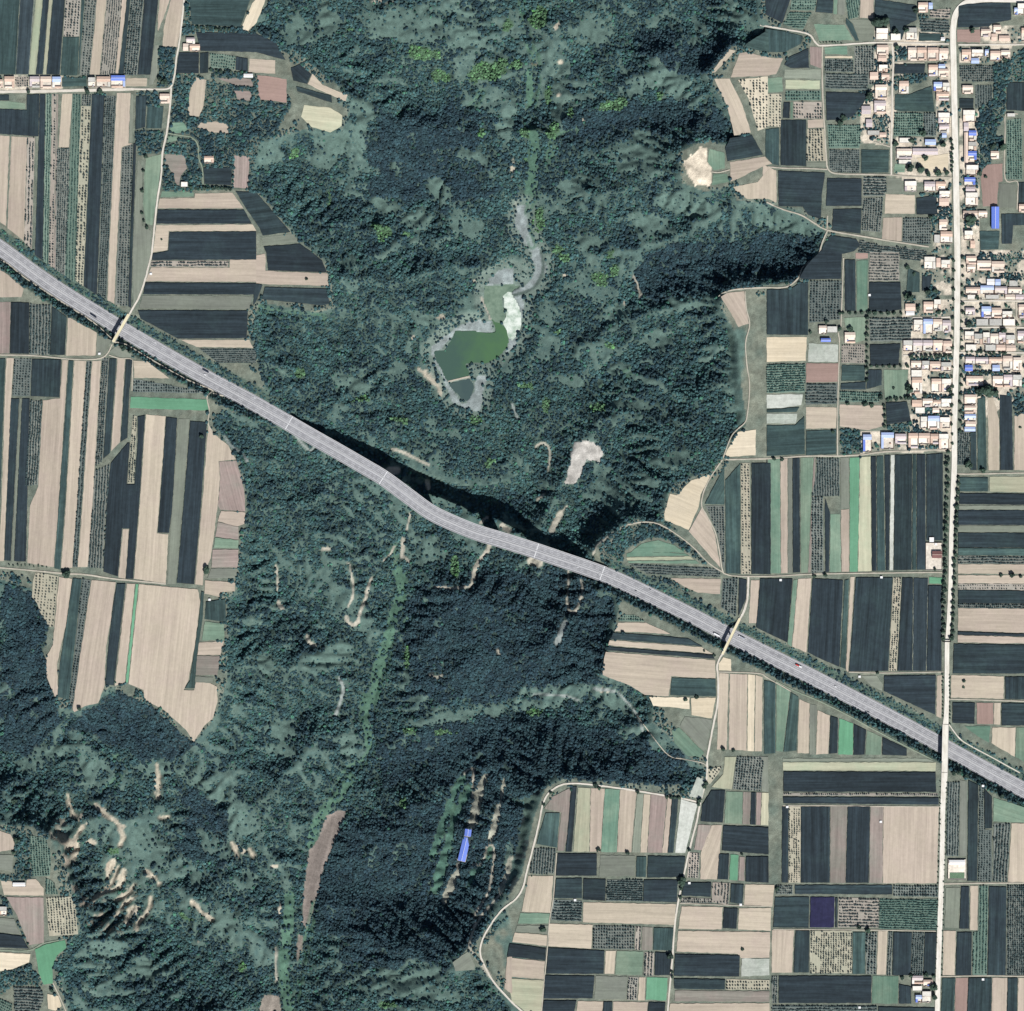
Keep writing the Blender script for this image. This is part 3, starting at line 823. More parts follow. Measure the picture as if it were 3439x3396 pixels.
# roads and paths: name, surface, width (sheet units), points.   surface: c concrete, t pale track, g grass track, d drive over bare earth
ROADS = """
T 00
lane c 24 -40,692 300,690 450,685 700,680 1010,672
lane c 14 1010,672 1150,674 1255,672 1295,645 1310,590 1320,540 1330,430 1350,330 1375,120 1388,-20
lane c 15 1290,660 1285,760 1270,900 1255,1010 1225,1150 1215,1320 1190,1480 1175,1600 1160,1750 1143,1908 1110,2050 1095,2105 1050,2235 1000,2325 966,2384
path g 9 1265,1005 1350,1020 1440,1035 1490,1090 1500,1200 1525,1270 1530,1392
T 30
lane c 13 -60,190 130,222 260,245 320,268 350,310 380,340 410,344 550,338 820,322 1130,326 1365,332
lane c 13 1435,338 1700,338 1960,336
lane t 12 410,350 410,600 420,850 440,1180 448,1260 480,1300 560,1312 700,1315 930,1320 1060,1330 1390,1342
lane c 15 935,335 946,470 940,600 935,870 930,1110 930,1318
path t 9 946,470 1060,468 1180,470
path t 9 930,1110 870,1092 800,1070
lane t 10 0,1258 120,1268 300,1270 448,1278
lane t 11 -10,1525 120,1582 250,1622 350,1682 450,1735 700,1780 950,1822 1215,1862
lane t 11 450,1735 410,1830 388,1905 360,1945 270,2005 230,2095 160,2155 90,2170 0,2168 -220,2180 -330,2206 -370,2236
path t 9 570,1945 560,2205 550,2465
path t 9 1885,860 1795,862 1788,1000 1788,1345 1880,1368 1882,1480 1878,1580
path t 8 450,1625 445,1725
T 31
lane t 12 -320,1560 0,1552 300,1533 540,1533 720,1522 900,1500 1390,1482
lane t 9 530,600 540,700 530,1000 525,1300 525,1530
lane t 11 1410,1668 1560,1668 1930,1660 1990,1660
lane c 12 1430,370 1650,362 1960,365
lane c 12 1430,570 1700,562 1960,566
lane c 12 1430,755 1700,752 1960,755
lane c 12 1395,485 1240,490 1090,492
lane c 12 1390,768 1200,772 1020,775
path t 9 1870,375 1872,470 1872,560 1868,660
T 20
path t 9 1500,1296 1560,1300 1640,1280
T 21
lane t 10 1585,1560 1530,1640 1480,1720 1440,1815 1428,1905 1470,1985 1530,2105 1560,2235 1585,2395 1620,2425 1700,2438 1930,2440 2200,2425 2500,2418 3150,2410 3270,2412
path t 9 1590,1545 1650,1390 1700,1330 1755,1280 1775,1200 1790,1000 1770,850 1760,680 1790,540 1765,420 1755,290
T 22
path t 10 1600,512 1480,432 1350,302 1200,192 1090,136 980,126 870,146
T 22
lane c 17 1780,535 1778,640 1770,720 1745,800 1712,862
lane c 15 1592,1110 1560,1160 1545,1220 1552,1300 1550,1480 1515,1660 1480,1850 1470,1908 1466,2055 1420,2230 1390,2385 1340,2585 1290,2805 1250,2995 1225,3175 1210,3385 1190,3605 1170,3840
path t 9 1552,1255 1700,1258 1870,1268 1925,1300 2100,1400
T 32
lane t 10 1365,1460 1560,1464 1930,1476 1980,1478
path t 8 610,1256 900,1262 1320,1255
T 33
lane t 11 1310,950 1550,945 1960,942
lane t 9 1300,1648 1600,1642 1960,1646
path t 9 110,360 500,360 900,366 1300,368
path t 7 40,1292 700,1296 1290,1306
T 23
lane c 14 1390,330 1340,318 1250,300 900,242 620,204 450,192 350,212 270,272 228,360 205,480 165,650 112,850 80,980 30,1060 -20,1100 -80,1150 -150,1240 -220,1360 -240,1480 -190,1600 -130,1700 0,1842 80,1915
path t 8 336,715 322,890 310,1060 280,1240 265,1450 240,1700 222,1915
path t 7 1265,1095 1700,1112 1960,1120
path t 7 1470,80 1440,40 1300,10 1180,-20 1060,-160 1000,-240 940,-320
T 01
lane t 10 -40,770 250,776 500,800 680,805 770,792 815,752 845,690
lane t 9 820,772 900,796 990,802 998,860 995,1040
path t 10 -40,40 60,85 190,190 450,362 700,522 850,655
path t 10 845,672 950,692 1100,782 1400,952 1590,1032 1612,1062 1685,1080
path t 9 1600,1045 1560,1090 1578,1190 1568,1280 1605,1370
T 02
lane t 13 -40,466 240,490 470,512 650,522 850,552 1100,576 1250,592
T 03
path g 9 -40,1446 210,1452 320,1400 480,1368
path t 9 395,1690 450,1800 500,1915
T 32
path g 9 60,1328 220,1405 400,1480 600,1580 800,1690 1050,1820 1240,1915
path c 9 1365,1650 1400,1700 1460,1770 1560,1830 1700,1905 1900,2015
"""

# forest tracks, scars: draped on the slopes.  kind, width, points
TRACKS = """
T 13
earth 11 1640,800 1690,802 1720,745 1740,672 1780,660 1797,712 1787,800 1770,920 1757,1000 1680,1130 1640,1200
earth 12 1845,1020 1740,1140 1650,1260 1615,1380 1610,1430 1680,1530 1760,1640
earth 7 1565,130 1590,90 1630,80 1642,110 1630,220
earth 14 1730,130 1690,250 1660,330 1645,440 1620,500
earth 12 1630,260 1650,320
earth 16 1525,800 1500,880 1455,1000 1410,1095
earth 9 1868,160 1840,330 1815,450 1780,560 1755,630
earth 15 1915,750 1885,860 1862,960 1850,1010
earth 6 150,1430 150,1560 155,1680
T 12
earth 22 1765,250 1750,330 1690,410 1650,480 1635,560 1612,605
earth 12 1600,610 1500,625 1430,620 1350,618
earth 16 870,550 845,620 825,700 790,790 770,860
earth 24 770,875 735,900 695,880 680,840
earth 9 690,770 730,680 725,560 705,450 680,430
earth 22 160,710 178,750 200,775
earth 22 383,985 400,1030 440,1055
earth 7 150,450 160,550 162,640
earth 18 1105,250 1105,320 1100,390
earth 10 1040,310 1010,370 960,415
earth 9 1110,380 1160,430
earth 8 1160,60 1150,120 1135,180
earth 24 500,330 545,330
grey 16 628,1300 655,1370 645,1450 600,1575
earth 7 1310,1275 1360,1295 1400,1280
earth 12 1820,1090 1835,1115
T 22
earth 10 425,490 420,620 415,750 440,798 480,795 505,740 530,640 520,560
earth 40 300,190 330,120 365,60
earth 9 380,40 410,5
grey 36 400,880 370,960 340,1030
grey 14 620,1380 700,1390 770,1400
earth 8 870,146 760,210 690,260 640,300 610,370
earth 8 770,250 700,310 680,400
grey 8 160,1425 300,1425 420,1440 500,1470
grey 9 800,1410 900,1520 960,1620 985,1700
T 21
dark 18 215,-10 235,80 225,160 175,250 90,300 10,322
earth 8 180,1460 230,1435 275,1470 285,1540 270,1640
grey 10 0,1140 40,1250
earth 14 190,1860 240,1820
earth 12 920,180 950,250 968,330
T 11
grey 12 290,1370 350,1440 415,1500
grey 10 415,1490 460,1440
earth 16 1030,1480 1100,1500 1200,1550 1300,1600
earth 8 1700,340 1740,430 1765,500
earth 8 1455,970 1520,950 1600,938
T 11
earth 60 1000,1650 1060,1640
earth 30 1290,1720 1300,1770
T 12
earth 40 1855,150 1905,190
earth 16 1690,130 1745,90
T 22
earth 60 140,415 200,430
T 01
grey 9 1690,1380 1740,1450 1820,1510 1865,1570
"""

STREET = [(30,[(1990,2),(1700,-4),(1580,2),(1500,20),(1445,60),(1412,120),(1400,200),(1398,300),(1400,500),(1406,800),(1412,1100),(1418,1350),(1424,1600),(1430,1908)],44),]
# village street in sheet units of tile 30, continuing south through tiles 31, 32, 33
STREET_PTS = [(1990,0),(1700,-6),(1580,0),(1500,20),(1445,62),(1412,120),(1398,200),(1396,300),(1400,500),(1406,800),(1412,1100),(1418,1350),(1422,1600),(1428,1908),
 (1427,2100),(1425,2500),(1416,2800),(1406,3200),(1405,3500),(1392,3811),(1382,4060),(1376,4400),(1362,4700),(1352,4835),(1350,4900),(1348,5300),(1338,5500),(1336,5715),(1330,5860),(1318,6100),(1312,6500),(1302,6800),(1292,7100),(1282,7400),(1276,7680)]

# motorway centre line, overview units (1932 wide sheet)
MOTORWAY = [(-120,388),(0,468),(60,512),(120,553),(180,590),(240,627),(310,668),(390,713),(470,756),(525,787),(580,819),(640,853),(690,882),(725,903),(770,936),(810,965),(850,985),(900,1005),(950,1020),(1010,1039),(1060,1056),(1110,1073),(1160,1092),(1230,1125),(1310,1164),(1390,1206),(1450,1236),(1510,1266),(1600,1312),(1690,1359),(1780,1408),(1860,1452),(1932,1491),(2060,1562)]

# buildings: row name | compass end the count starts from ; then x0,y0,x1,y1,kind
# kinds: T tiled courtyard house, F flat roofed house, B blue metal roof, W white roof, S small tiled building, L long tiled hall, C small concrete building, K long blue shed
HOUSES = """
T 00
# row along the western lane | west
-20,600,22,662,T 35,577,110,665,T 225,578,300,660,T 306,578,388,665,T 396,580,460,665,B 666,585,720,655,F 730,578,832,660,T 838,570,945,662,B
# farmyard beside the northwest dark field | west
1380,330,1420,385,S 1405,285,1470,335,T 1430,335,1508,388,T
# edge of the wooded western hamlet | north
1838,558,1907,586,W 1205,708,1280,780,T 1540,1178,1612,1230,T 1365,1372,1415,1410,C
T 30
# row north of the cross lane | west
815,215,905,305,F 925,255,1000,308,C 1042,210,1122,305,F 1303,282,1332,308,W
# cluster by the northern street bend | west
1132,20,1205,95,T 1210,22,1240,70,B
# row south of the cross lane | west
820,340,908,415,T 830,420,892,462,S 1055,360,1120,458,T 1125,360,1195,455,T 1203,360,1285,458,T 1290,365,1360,455,T
# cluster west of the inner lane | north
835,490,902,545,F 768,545,830,602,S 855,555,915,608,T 808,640,895,750,T 800,760,888,855,T 705,800,775,862,S 738,900,785,960,S 750,985,840,1020,C 840,1000,890,1035,S
# plots east of the inner lane | north
1210,490,1280,575,T 1285,485,1335,515,B 1285,520,1360,580,T 988,612,1060,705,T 1248,620,1312,690,B 1316,625,1368,690,F 1268,695,1365,758,T
# row facing the street near the schoolyard | north
1283,850,1370,935,F 1290,940,1365,1002,T 1310,1005,1345,1038,B 1183,1052,1265,1092,B 990,1040,1080,1078,C 1090,1120,1280,1168,L 970,1122,1085,1198,T 985,1205,1080,1236,C
# row south of the schoolyard | west
1030,1365,1120,1445,F 1178,1370,1260,1445,T 1265,1370,1340,1438,T 1290,1440,1372,1492,F 1290,1495,1362,1552,S
# west frontage below the schoolyard | north
1290,1655,1350,1735,T 1300,1745,1390,1832,T 1252,1770,1296,1832,C
# hamlet northeast of the crossroads | west
1605,220,1678,280,T 1698,190,1755,250,T 1682,256,1722,310,S 1740,270,1822,312,S 1855,60,1885,115,B 1880,28,1945,112,F 1910,212,1960,312,T
# row southeast of the crossroads | west
1460,375,1530,462,T 1535,375,1622,432,F 1530,440,1590,480,B 1634,375,1662,425,B 1675,385,1752,458,T 1756,380,1825,442,T
# east frontage opposite the schoolyard | north
1465,645,1545,708,T 1470,830,1560,920,F 1475,925,1512,990,S 1512,985,1570,1062,B 1478,1000,1506,1228,L 1508,1140,1572,1210,B 1510,1070,1570,1135,F
# east frontage south of the schoolyard | north
1493,1245,1585,1322,F 1480,1338,1562,1402,B 1490,1408,1562,1445,S 1488,1452,1582,1552,F 1470,1590,1580,1655,T 1585,1590,1652,1642,T 1683,1560,1740,1725,K 1480,1740,1545,1810,F 1525,1815,1560,1872,S
# scattered plots in the eastern gardens | north
1802,855,1862,882,C 1678,1140,1740,1200,T 1890,1540,1945,1602,T
T 31
# top row west of the street | west
1178,30,1262,125,F 1268,40,1300,110,S 1305,55,1372,122,F
# row beside the black tree clump | west
1035,385,1110,438,S 1040,441,1102,472,W 1172,370,1245,452,T 1250,352,1302,430,F
# row with the blue yard | west
1098,505,1165,595,F 1170,500,1242,612,B 1245,500,1312,590,T 1315,510,1378,602,T
# second street row from the blue yard | west
1020,660,1090,742,F 1094,660,1165,748,T 1169,660,1241,742,T 1245,660,1316,748,T 1320,665,1386,755,T
# row with small yards west of street | west
1078,815,1155,872,T 1160,815,1216,882,F 1220,820,1300,892,T 1305,825,1382,892,F 1080,884,1160,936,C
# row behind the pale green field | west
1085,940,1162,1062,T 1232,950,1306,1052,T 1310,950,1382,1052,F
# row north of the blue compound | west
1085,1110,1160,1162,S 1165,1100,1241,1162,T 1245,1110,1302,1162,T 1306,1100,1382,1168,F 1110,1166,1182,1212,C 1240,1170,1290,1205,S
# row of the blue compound | west
1150,1235,1200,1322,F 1205,1230,1292,1332,B 1296,1240,1372,1322,F
# last row north of the fields | west
716,1370,780,1500,B 853,1355,948,1478,B 958,1365,1042,1442,T 1058,1360,1130,1472,T 1135,1360,1220,1442,T 1224,1365,1284,1442,T 1288,1365,1362,1482,F
# farmstead among the western fields | west
383,550,442,612,T 446,555,522,602,F 398,645,472,672,B 578,600,658,682,T
# top row east of the street | west
1493,25,1570,88,T 1500,92,1560,150,T 1575,60,1682,132,T 1686,65,1782,150,T
# row with the white hall | west
1490,260,1598,312,T 1600,248,1702,312,B 1650,198,1706,243,W 1711,200,1752,246,B 1710,255,1802,312,T 1810,262,1912,312,T 1818,210,1882,254,C
# low buildings below the white hall | west
1503,318,1562,352,C 1640,318,1740,350,C 1788,316,1862,352,S 1866,316,1928,352,S
# row between the first two lanes | west
1488,415,1560,472,T 1608,405,1682,492,B 1686,415,1762,492,T 1766,440,1842,492,F 1888,390,1945,492,T 1570,500,1660,550,C 1668,500,1762,550,C 1770,500,1862,550,C
# row south of the second lane | west
1483,592,1552,662,F 1555,610,1616,692,F 1620,600,1672,692,F 1675,610,1736,692,T 1740,600,1790,682,T 1794,620,1862,692,F 1880,590,1945,682,T
# back sheds above the third lane | west
1490,692,1570,740,C 1638,694,1716,740,C 1720,694,1790,738,S 1795,698,1866,742,S
# row south of the third lane | west
1488,785,1560,842,T 1483,846,1542,892,B 1564,790,1660,842,T 1665,790,1766,842,T 1690,846,1746,892,B 1770,778,1842,882,T 1848,790,1912,892,T
# last row east of the street | west
1493,930,1622,1002,T 1693,930,1770,1012,T 1775,920,1842,1012,T 1845,920,1912,1012,F
# frontage beside the round black trees | north
1480,1070,1570,1142,T 1480,1152,1566,1212,T 1480,1218,1566,1268,B 1488,1272,1566,1310,S 1480,1312,1562,1346,B
T 33
# roadside hamlet at the southern edge | north
1085,1640,1168,1702,T 1170,1670,1242,1722,T 1088,1715,1160,1752,F 1162,1756,1230,1842,F 1112,1785,1158,1842,B
T 03
# yard on the southwestern terrace | north
98,938,192,966,W -8,1118,52,1186,F
"""

HUTS = [("33",850,480),("33",145,368),("33",1620,1668),("33",1620,210),("33",690,1880),("32",855,541),("32",95,562),("32",690,1290),("31",765,320),("23",474,1070),("23",1335,942),("23",1722,1105),("02",1580,710),("32",1232,256,1),("32",1264,292),("01",1138,160),("01",750,762)]

# tree rows: tile, x0,y0,x1,y1, count, crown radius (m), row name, end the count starts from
TREE_ROWS = [
 ("31",1352,1500,1345,1905,9,5.0,"line west of the road above the junction","north"),
 ("32",1345,10,1318,1000,23,5.2,"line west of the road beside the walled yard","north"),
 ("31",1440,1690,1425,1905,5,5.0,"line east of the road above the striped fields","north"),
 ("32",1422,10,1388,1000,23,5.2,"line east of the road beside the striped fields","north"),
 ("31",565,455,1000,455,10,4.5,"hedge line north of the square dark orchard","west"),
 ("31",745,490,747,960,12,4.0,"hedge line west of the square dark orchard","north"),
 ("31",780,855,1045,858,7,4.0,"hedge line above the pale green field","west"),
 ("31",895,1108,1075,1095,6,4.5,"hedge line below the pale green field","west"),
 ("31",872,1150,880,1310,5,4.0,"hedge line beside the small dark plot","north"),
 ("31",1395,60,1385,1440,20,3.6,"line on the west kerb of the village street","north"),
 ("31",1468,40,1450,1340,20,3.8,"line on the east kerb of the village street","north"),
 ("30",1388,1060,1384,1290,8,3.6,"line between schoolyard and street","north"),
 ("00",1440,1415,1740,1425,10,4.5,"line above the terraced fields","west"),
 ("00",1500,208,1760,228,9,4.0,"line south of the green northwestern field","west"),
 ("00",1590,530,1850,550,8,3.6,"line below the small checked orchard","west"),
 ("23",1170,294,1260,298,4,4.0,"line on the lane above the striped plots","west"),
 ("31",1085,785,1370,778,9,4.5,"line in front of the small yard row","west"),
 ("31",1500,745,1780,760,9,4.2,"line on the third lane east","west"),
 ("31",1560,905,1800,905,7,3.8,"line behind the blue yards","west"),
]
TREE_POINTS = {
 "00":[(1080,1290,4),(1075,1440,4),(1070,1610,4),(1085,1665,3.5),(1110,1715,4),(1218,1805,2.2),(1100,1180,5),(1240,620,7),(1205,600,6),(215,692,5),(660,690,6),(752,692,6)],
 "11":[(380,200,3.6)],
 "31":[(945,1020,3),(600,1135,5),(850,1090,6),(730,1140,6),(780,1150,5),(1065,1040,9),(1060,1010,6),(1060,1090,6),(490,1350,4.5),(45,1552,4),(105,1558,4),(1075,340,8),(1045,325,6),(1205,300,7),(1260,290,6.5),(1650,1040,13),(1590,1050,8),(1715,1060,8),(1510,1600,8),(1620,1640,7),(1775,590,7),(1900,1315,3),(1510,540,7),(1880,540,5),(1575,340,5),(1290,450,6),(1130,420,6),(1100,160,4),(1050,110,5),(1180,1075,6),(1365,1040,6),(545,460,5),(320,600,4),(540,575,5),(620,575,6),(440,520,5)],
 "32":[(1755,525,4),(1840,529,6.5),(1905,535,4),(1478,1325,3.5),(1473,1370,3),(430,525,5),(350,535,4),(1255,480,4),(825,1262,4)],
 "22":[(1305,1462,4.2),(1390,1443,4.4),(1000,1440,5),(1522,1130,3.2),(1445,1095,3),(1590,1836,5),(1665,1845,4)],
 "23":[(628,205,5),(655,228,4.5),(945,256,4),(1415,320,6),(1405,348,5),(1460,185,5),(1448,215,4.5),(1285,250,5),(650,690,4.6),(870,712,5.2),(1335,695,4),(1275,930,10),(1265,1050,4),(1270,985,4),(1190,1490,6.5),(1205,1610,4),(1205,1648,4),(230,1290,6.5),(1735,1440,3.5),(290,262,4),(238,350,3.5),(1730,725,3.5)],
 "33":[(1400,115,6),(1440,112,5),(1490,140,4.5),(755,1300,6.5),(685,1275,4.5),(1245,1730,9.5),(1255,1800,7),(65,985,5),(1010,1655,4.5),(1075,1640,5),(1190,1632,5),(1250,1640,5),(1760,285,6)],
 "30":[(820,170,12),(880,165,9),(1040,230,7),(960,242,6.5),(1535,230,7),(970,355,6),(760,730,8.5),(570,890,6.5),(540,930,7.5),(1165,1005,7),(1785,450,6.5),(1770,1110,9),(1690,1108,7),(1520,1660,12),(1225,1640,5),(1110,80,6),(1065,1265,10),(1150,1280,9),(1205,1315,6),(1280,1305,7),(1345,1302,6),(1185,1190,6),(1320,1090,7),(1640,1335,4),(1080,1060,6),(960,1085,6),(1595,1310,7)],
 "01":[(930,715,6.5),(980,740,5.5),(1520,1385,5.5)],
 "02":[(1560,485,8),(505,520,8.5),(600,1530,5)],
 "03":[(130,620,7),(105,715,5),(390,1750,5),(205,860,5),(110,330,6),(205,430,5)],
}
SHRUB_ROWS = [
 ("32",1318,1270,1316,1590,12,2.6,"west verge below the height gate","north"),
 ("32",1368,1270,1372,1640,13,2.6,"east verge below the height gate","north"),
 ("33",1302,180,1262,1590,36,2.3,"west verge of the southern road","north"),
 ("33",1347,180,1310,1640,36,2.3,"east verge of the southern road","north"),
 ("30",395,318,555,322,8,2.5,"bank above the northern cross lane","west"),
 ("02",70,450,350,458,10,2.6,"ditch north of the western lane","west"),
 ("30",1232,660,1236,680,2,2.2,"garden beside the blue roofed house","north"),
]
LANDMARKS = [("schoolyard","30",1255,1235),("long blue shed","30",1712,1640),("crossroads","30",1395,332),("green pond","11",1640,720),("western overbridge","01",920,560),("eastern overbridge","22",1660,960),
 ("walled roadside yard","32",1255,400),("street overbridge","32",1340,1780),("wooded western hamlet","00",1240,1000),("farmstead","31",520,620),("pale green field","31",965,990),("blue roofed compound","31",1250,1280),
 ("ravine viaduct","12",1500,90),("height gate","32",1348,1045),("southern fenced yard","33",1425,840),("purple plot","33",410,1160),("southern hamlet","33",1160,1740),("striped fallow plots","23",800,470),("grassy spur","22",1340,1740),("big bare terrace","02",1250,1000),("sand pit","20",1400,1250),("half moon orchard","22",1150,420),("round black trees","31",1650,1040),("southwestern terrace","03",200,1150),("blue ravine barn","13",1570,680),("terraced fields","00",1500,1650),("far southern grid of plots","23",700,1550),("eastern striped fields","32",1700,500)]

# land cover of the ravines, overview units: kind, x, y, rx, ry, angle
BLOBS = """
G 740,55,90,30,20 800,45,100,28,18 885,75,60,30,10 620,40,30,36,0 560,60,26,36,20 870,28,40,22,0 960,235,18,42,10 1235,150,62,20,12 1117,62,42,30,0 1204,172,36,16,-15 1106,182,22,11,0 1204,288,52,42,0 1086,345,42,13,-15 1299,388,56,22,10 1229,425,38,22,0 1116,458,42,12,10 1434,400,24,26,0
G 620,263,36,38,0 608,295,34,28,0 678,200,34,16,20 681,250,9,55,0 721,388,42,18,30 783,415,50,22,15 833,362,20,48,-35 883,425,36,26,0 896,295,38,12,25 503,283,16,34,10 670,727,48,18,20 888,577,30,22,10 803,607,28,12,25 771,662,9,20,0 658,494,18,12,0 816,807,13,18,0
G 1066,717,48,10,8 1179,584,28,12,0 1317,571,46,15,-5 1167,697,18,12,-30 1192,765,46,9,8 1280,868,38,16,0 1396,655,15,60,0 796,1042,34,28,0 634,1237,52,30,-22 696,1178,18,28,0 498,1254,22,18,20 658,1405,16,36,10 846,1354,58,13,-8 933,1339,38,12,-12 533,1378,38,20,10 533,1417,36,14,10
G 1028,1304,56,13,-4 1128,1302,38,18,15 1166,1330,42,15,35 991,1332,40,12,0 174,1450,56,18,5 399,1492,68,20,35 462,1550,40,22,32 287,1605,46,26,38 350,1642,50,22,35 120,1579,28,36,30 250,1580,40,18,10 425,1742,40,22,30 200,1792,38,16,0 287,1830,42,22,0 462,1667,22,18,0
G 733,1854,66,22,0 808,1834,38,16,5 833,1880,58,16,0 300,1450,40,16,0 100,1420,40,12,0 1240,640,30,22,0 1150,600,26,16,0 1440,52,30,18,25 1390,30,40,22,20 1470,20,22,20,0 1310,80,16,10,0 1480,410,50,22,12 1500,430,40,14,15 960,1640,12,60,8 940,1740,20,40,10 970,1800,20,60,-15 410,1600,40,20,35 60,1440,30,14,0
B 796,97,32,13,8 833,145,24,13,0 920,135,34,20,-10 658,55,10,7,0 555,290,7,11,0 620,370,7,24,0 722,435,20,16,20 765,442,14,7,0 958,48,11,14,0 1016,32,18,18,0 974,122,9,11,0 1034,180,9,24,0 1041,250,14,18,0 1156,195,34,10,-15 1244,178,11,9,0 988,250,14,11,0 991,300,7,7,0 1016,412,14,28,10 1049,470,13,10,0 1074,212,10,10,0
B 1066,485,14,9,0 1126,525,18,18,0 1159,510,10,14,0 1051,625,11,9,0 1149,652,10,7,0 991,727,18,9,0 1129,769,18,13,0 1031,765,9,18,0 678,752,20,8,-15 921,872,12,20,25 753,792,18,7,10 566,702,10,11,0 896,790,18,12,0 856,1072,9,17,0 766,1234,10,24,0 833,1380,28,8,0 771,1378,13,7,0 1006,1342,14,7,0 350,1730,28,8,32 212,1605,13,7,0 455,1822,9,9,0 758,1513,7,14,0 733,1895,18,7,0 1150,480,12,10,0 905,250,8,8,0
E 132,1525,4,18,-15 205,1540,24,6,38 142,1592,4,14,5 172,1590,9,6,0 207,1640,6,20,25 227,1657,8,20,30 245,1685,14,11,20 295,1482,7,28,5 250,1717,11,9,0 280,1650,9,5,30 445,1600,8,8,0 460,1606,7,6,0 375,1772,5,13,0 370,1707,14,4,42 227,1568,5,13,0 528,1713,4,11,5 520,1635,8,4,0 811,710,16,8,42 829,727,6,18,-20 896,532,6,6,0 833,598,10,6,0 778,637,4,5,0 1101,230,6,12,0 1058,117,6,4,0 967,325,5,20,5 975,380,6,18,5 1066,519,6,5,40 1179,570,3,10,0 1137,1302,12,5,15 745,1057,8,8,0 617,1035,6,4,0 240,1738,4,8,0 150,1545,3,14,30 160,1560,3,14,30 1050,50,4,8,30 1055,180,5,4,0 723,3,20,5,0
R 1010,120,12,6,0
"""
# dark close forest, outlines in overview units
DARK_WOODS = """1190,520 1260,462 1420,442 1540,452 1540,492 1490,532 1360,560 1200,580
1080,212 1200,182 1370,212 1370,250 1200,262 1060,272
1210,62 1350,62 1400,92 1340,140 1200,122
690,212 900,200 905,280 880,390 700,385
760,1122 960,1062 1160,1102 1150,1270 960,1310 760,1330
720,1382 1060,1342 1310,1442 1290,1492 1060,1468 1000,1500 720,1482
620,1562 960,1482 1000,1600 900,1800 650,1830 590,1700
190,1302 260,1302 350,1382 400,1422 250,1422 130,1372
340,1492 440,1532 430,1640 340,1612
0,1102 60,1122 100,1232 120,1332 60,1442 0,1422
880,300 920,300 930,360 880,380"""
GRASS_LINES = [(13,[(755,1080),(758,1115),(745,1160),(733,1205),(713,1265),(706,1320)]),(11,[(690,1315),(688,1360),(697,1405)]),(12,[(662,1470),(640,1500),(620,1522),(596,1556),(588,1595)]),(13,[(546,1690),(545,1735),(535,1830),(545,1900)]),(8,[(998,140),(1000,200)]),(13,[(1008,250),(1004,330),(992,400)]),
 (9,[(873,1465),(853,1505),(833,1572),(815,1618)]),(10,[(884,1485),(866,1515),(853,1545),(843,1612),(822,1680)]),(9,[(925,1600),(905,1640)]),(9,[(750,1095),(742,1030)])]
MUD = """
T 21
150,-20 205,-25 245,50 245,150 195,250 90,315 84,440 62,560 30,700 -40,760 -60,300 60,262 140,215 170,130 150,50
T 20
35,1560 60,1545 105,1545 105,1700 160,1800 215,1915 150,1915 70,1790 30,1700
T 11
1500,560 1600,520 1780,520 1790,600 1500,600 1440,680 1345,760 1420,900 1450,1000 1520,1080 1560,1130 1640,1060 1640,980 1660,930 1740,930 1700,1100 1680,1190 1560,1160 1480,1120 1420,1000 1380,880 1330,800 1320,720 1400,640
1740,200 1850,130 1940,130 1940,240 1740,250
"""
POND = "1500,592 1600,588 1785,602 1800,560 1775,500 1830,520 1880,570 1905,640 1895,710 1830,780 1740,832 1600,832 1590,870 1625,925 1530,945 1440,962 1400,880 1352,800 1345,742 1420,735 1470,660"
POND2 = "1458,982 1540,965 1605,950 1645,1000 1632,1055 1600,1110 1562,1120 1520,1065 1470,1020"
SCUM_G = "1718,250 1930,240 1990,250 1930,300 1862,330 1860,400 1880,480 1850,530 1775,498 1722,380"
SCUM_W = "1862,325 1925,300 1990,420 2000,560 1940,660 1905,640 1880,565 1850,530 1885,480 1870,400"
PIT = "1410,1095 1485,1110 1478,1200 1515,1285 1495,1395 1390,1400 1325,1300 1300,1205 1370,1170"
CLEARING = "480,1420 600,1425 685,1470 662,1582 565,1560 525,1650 480,1745 400,1745 440,1580 450,1480"
VALLEY_FIELDS = """T 13
r 532,432 600,400 680,390 645,520 560,700 500,870 450,1080 405,1250 372,1300 345,1250 358,1000 400,700 470,610
m 320,1335 358,1335 350,1480 300,1545 300,1450
m 50,1792 180,1782 186,1915 20,1915
"""
PLATEAU = """-700,-700 510,-700 510,0 470,55 550,90 605,135 665,190 645,250 570,245 490,270 470,350 500,372 560,450 615,495 634,580 600,590 490,570 478,600 482,660 500,740 480,790 420,770 400,800 455,870 467,950 447,1112 428,1130 427,1290 407,1350 365,1403 290,1335 210,1295 150,1340 108,1335 82,1230 93,1180 60,1110 -10,1090 -700,1090
1438,-700 1438,38 1520,75 1480,95 1380,88 1335,142 1370,200 1402,260 1390,282 1330,262 1280,290 1288,345 1330,362 1375,350 1390,378 1460,386 1560,436 1548,482 1508,530 1370,548 1360,580 1395,640 1400,740 1410,800 1378,832 1352,880 1270,915 1248,975 1290,1010 1240,985 1190,982 1150,1010 1118,1045 1140,1095 1170,1130 1158,1200 1136,1272 1200,1292 1235,1312 1232,1362 1300,1425 1330,1452 1308,1492 1280,1482 1060,1470 1030,1485 1008,1540 985,1650 955,1700 903,1770 860,1810 862,1826 905,1825 930,1850 990,1920 990,2700 2700,2700 2700,-700
-700,1550 0,1555 60,1560 112,1590 132,1670 152,1750 125,1782 110,1832 128,1910 128,2700 -700,2700"""
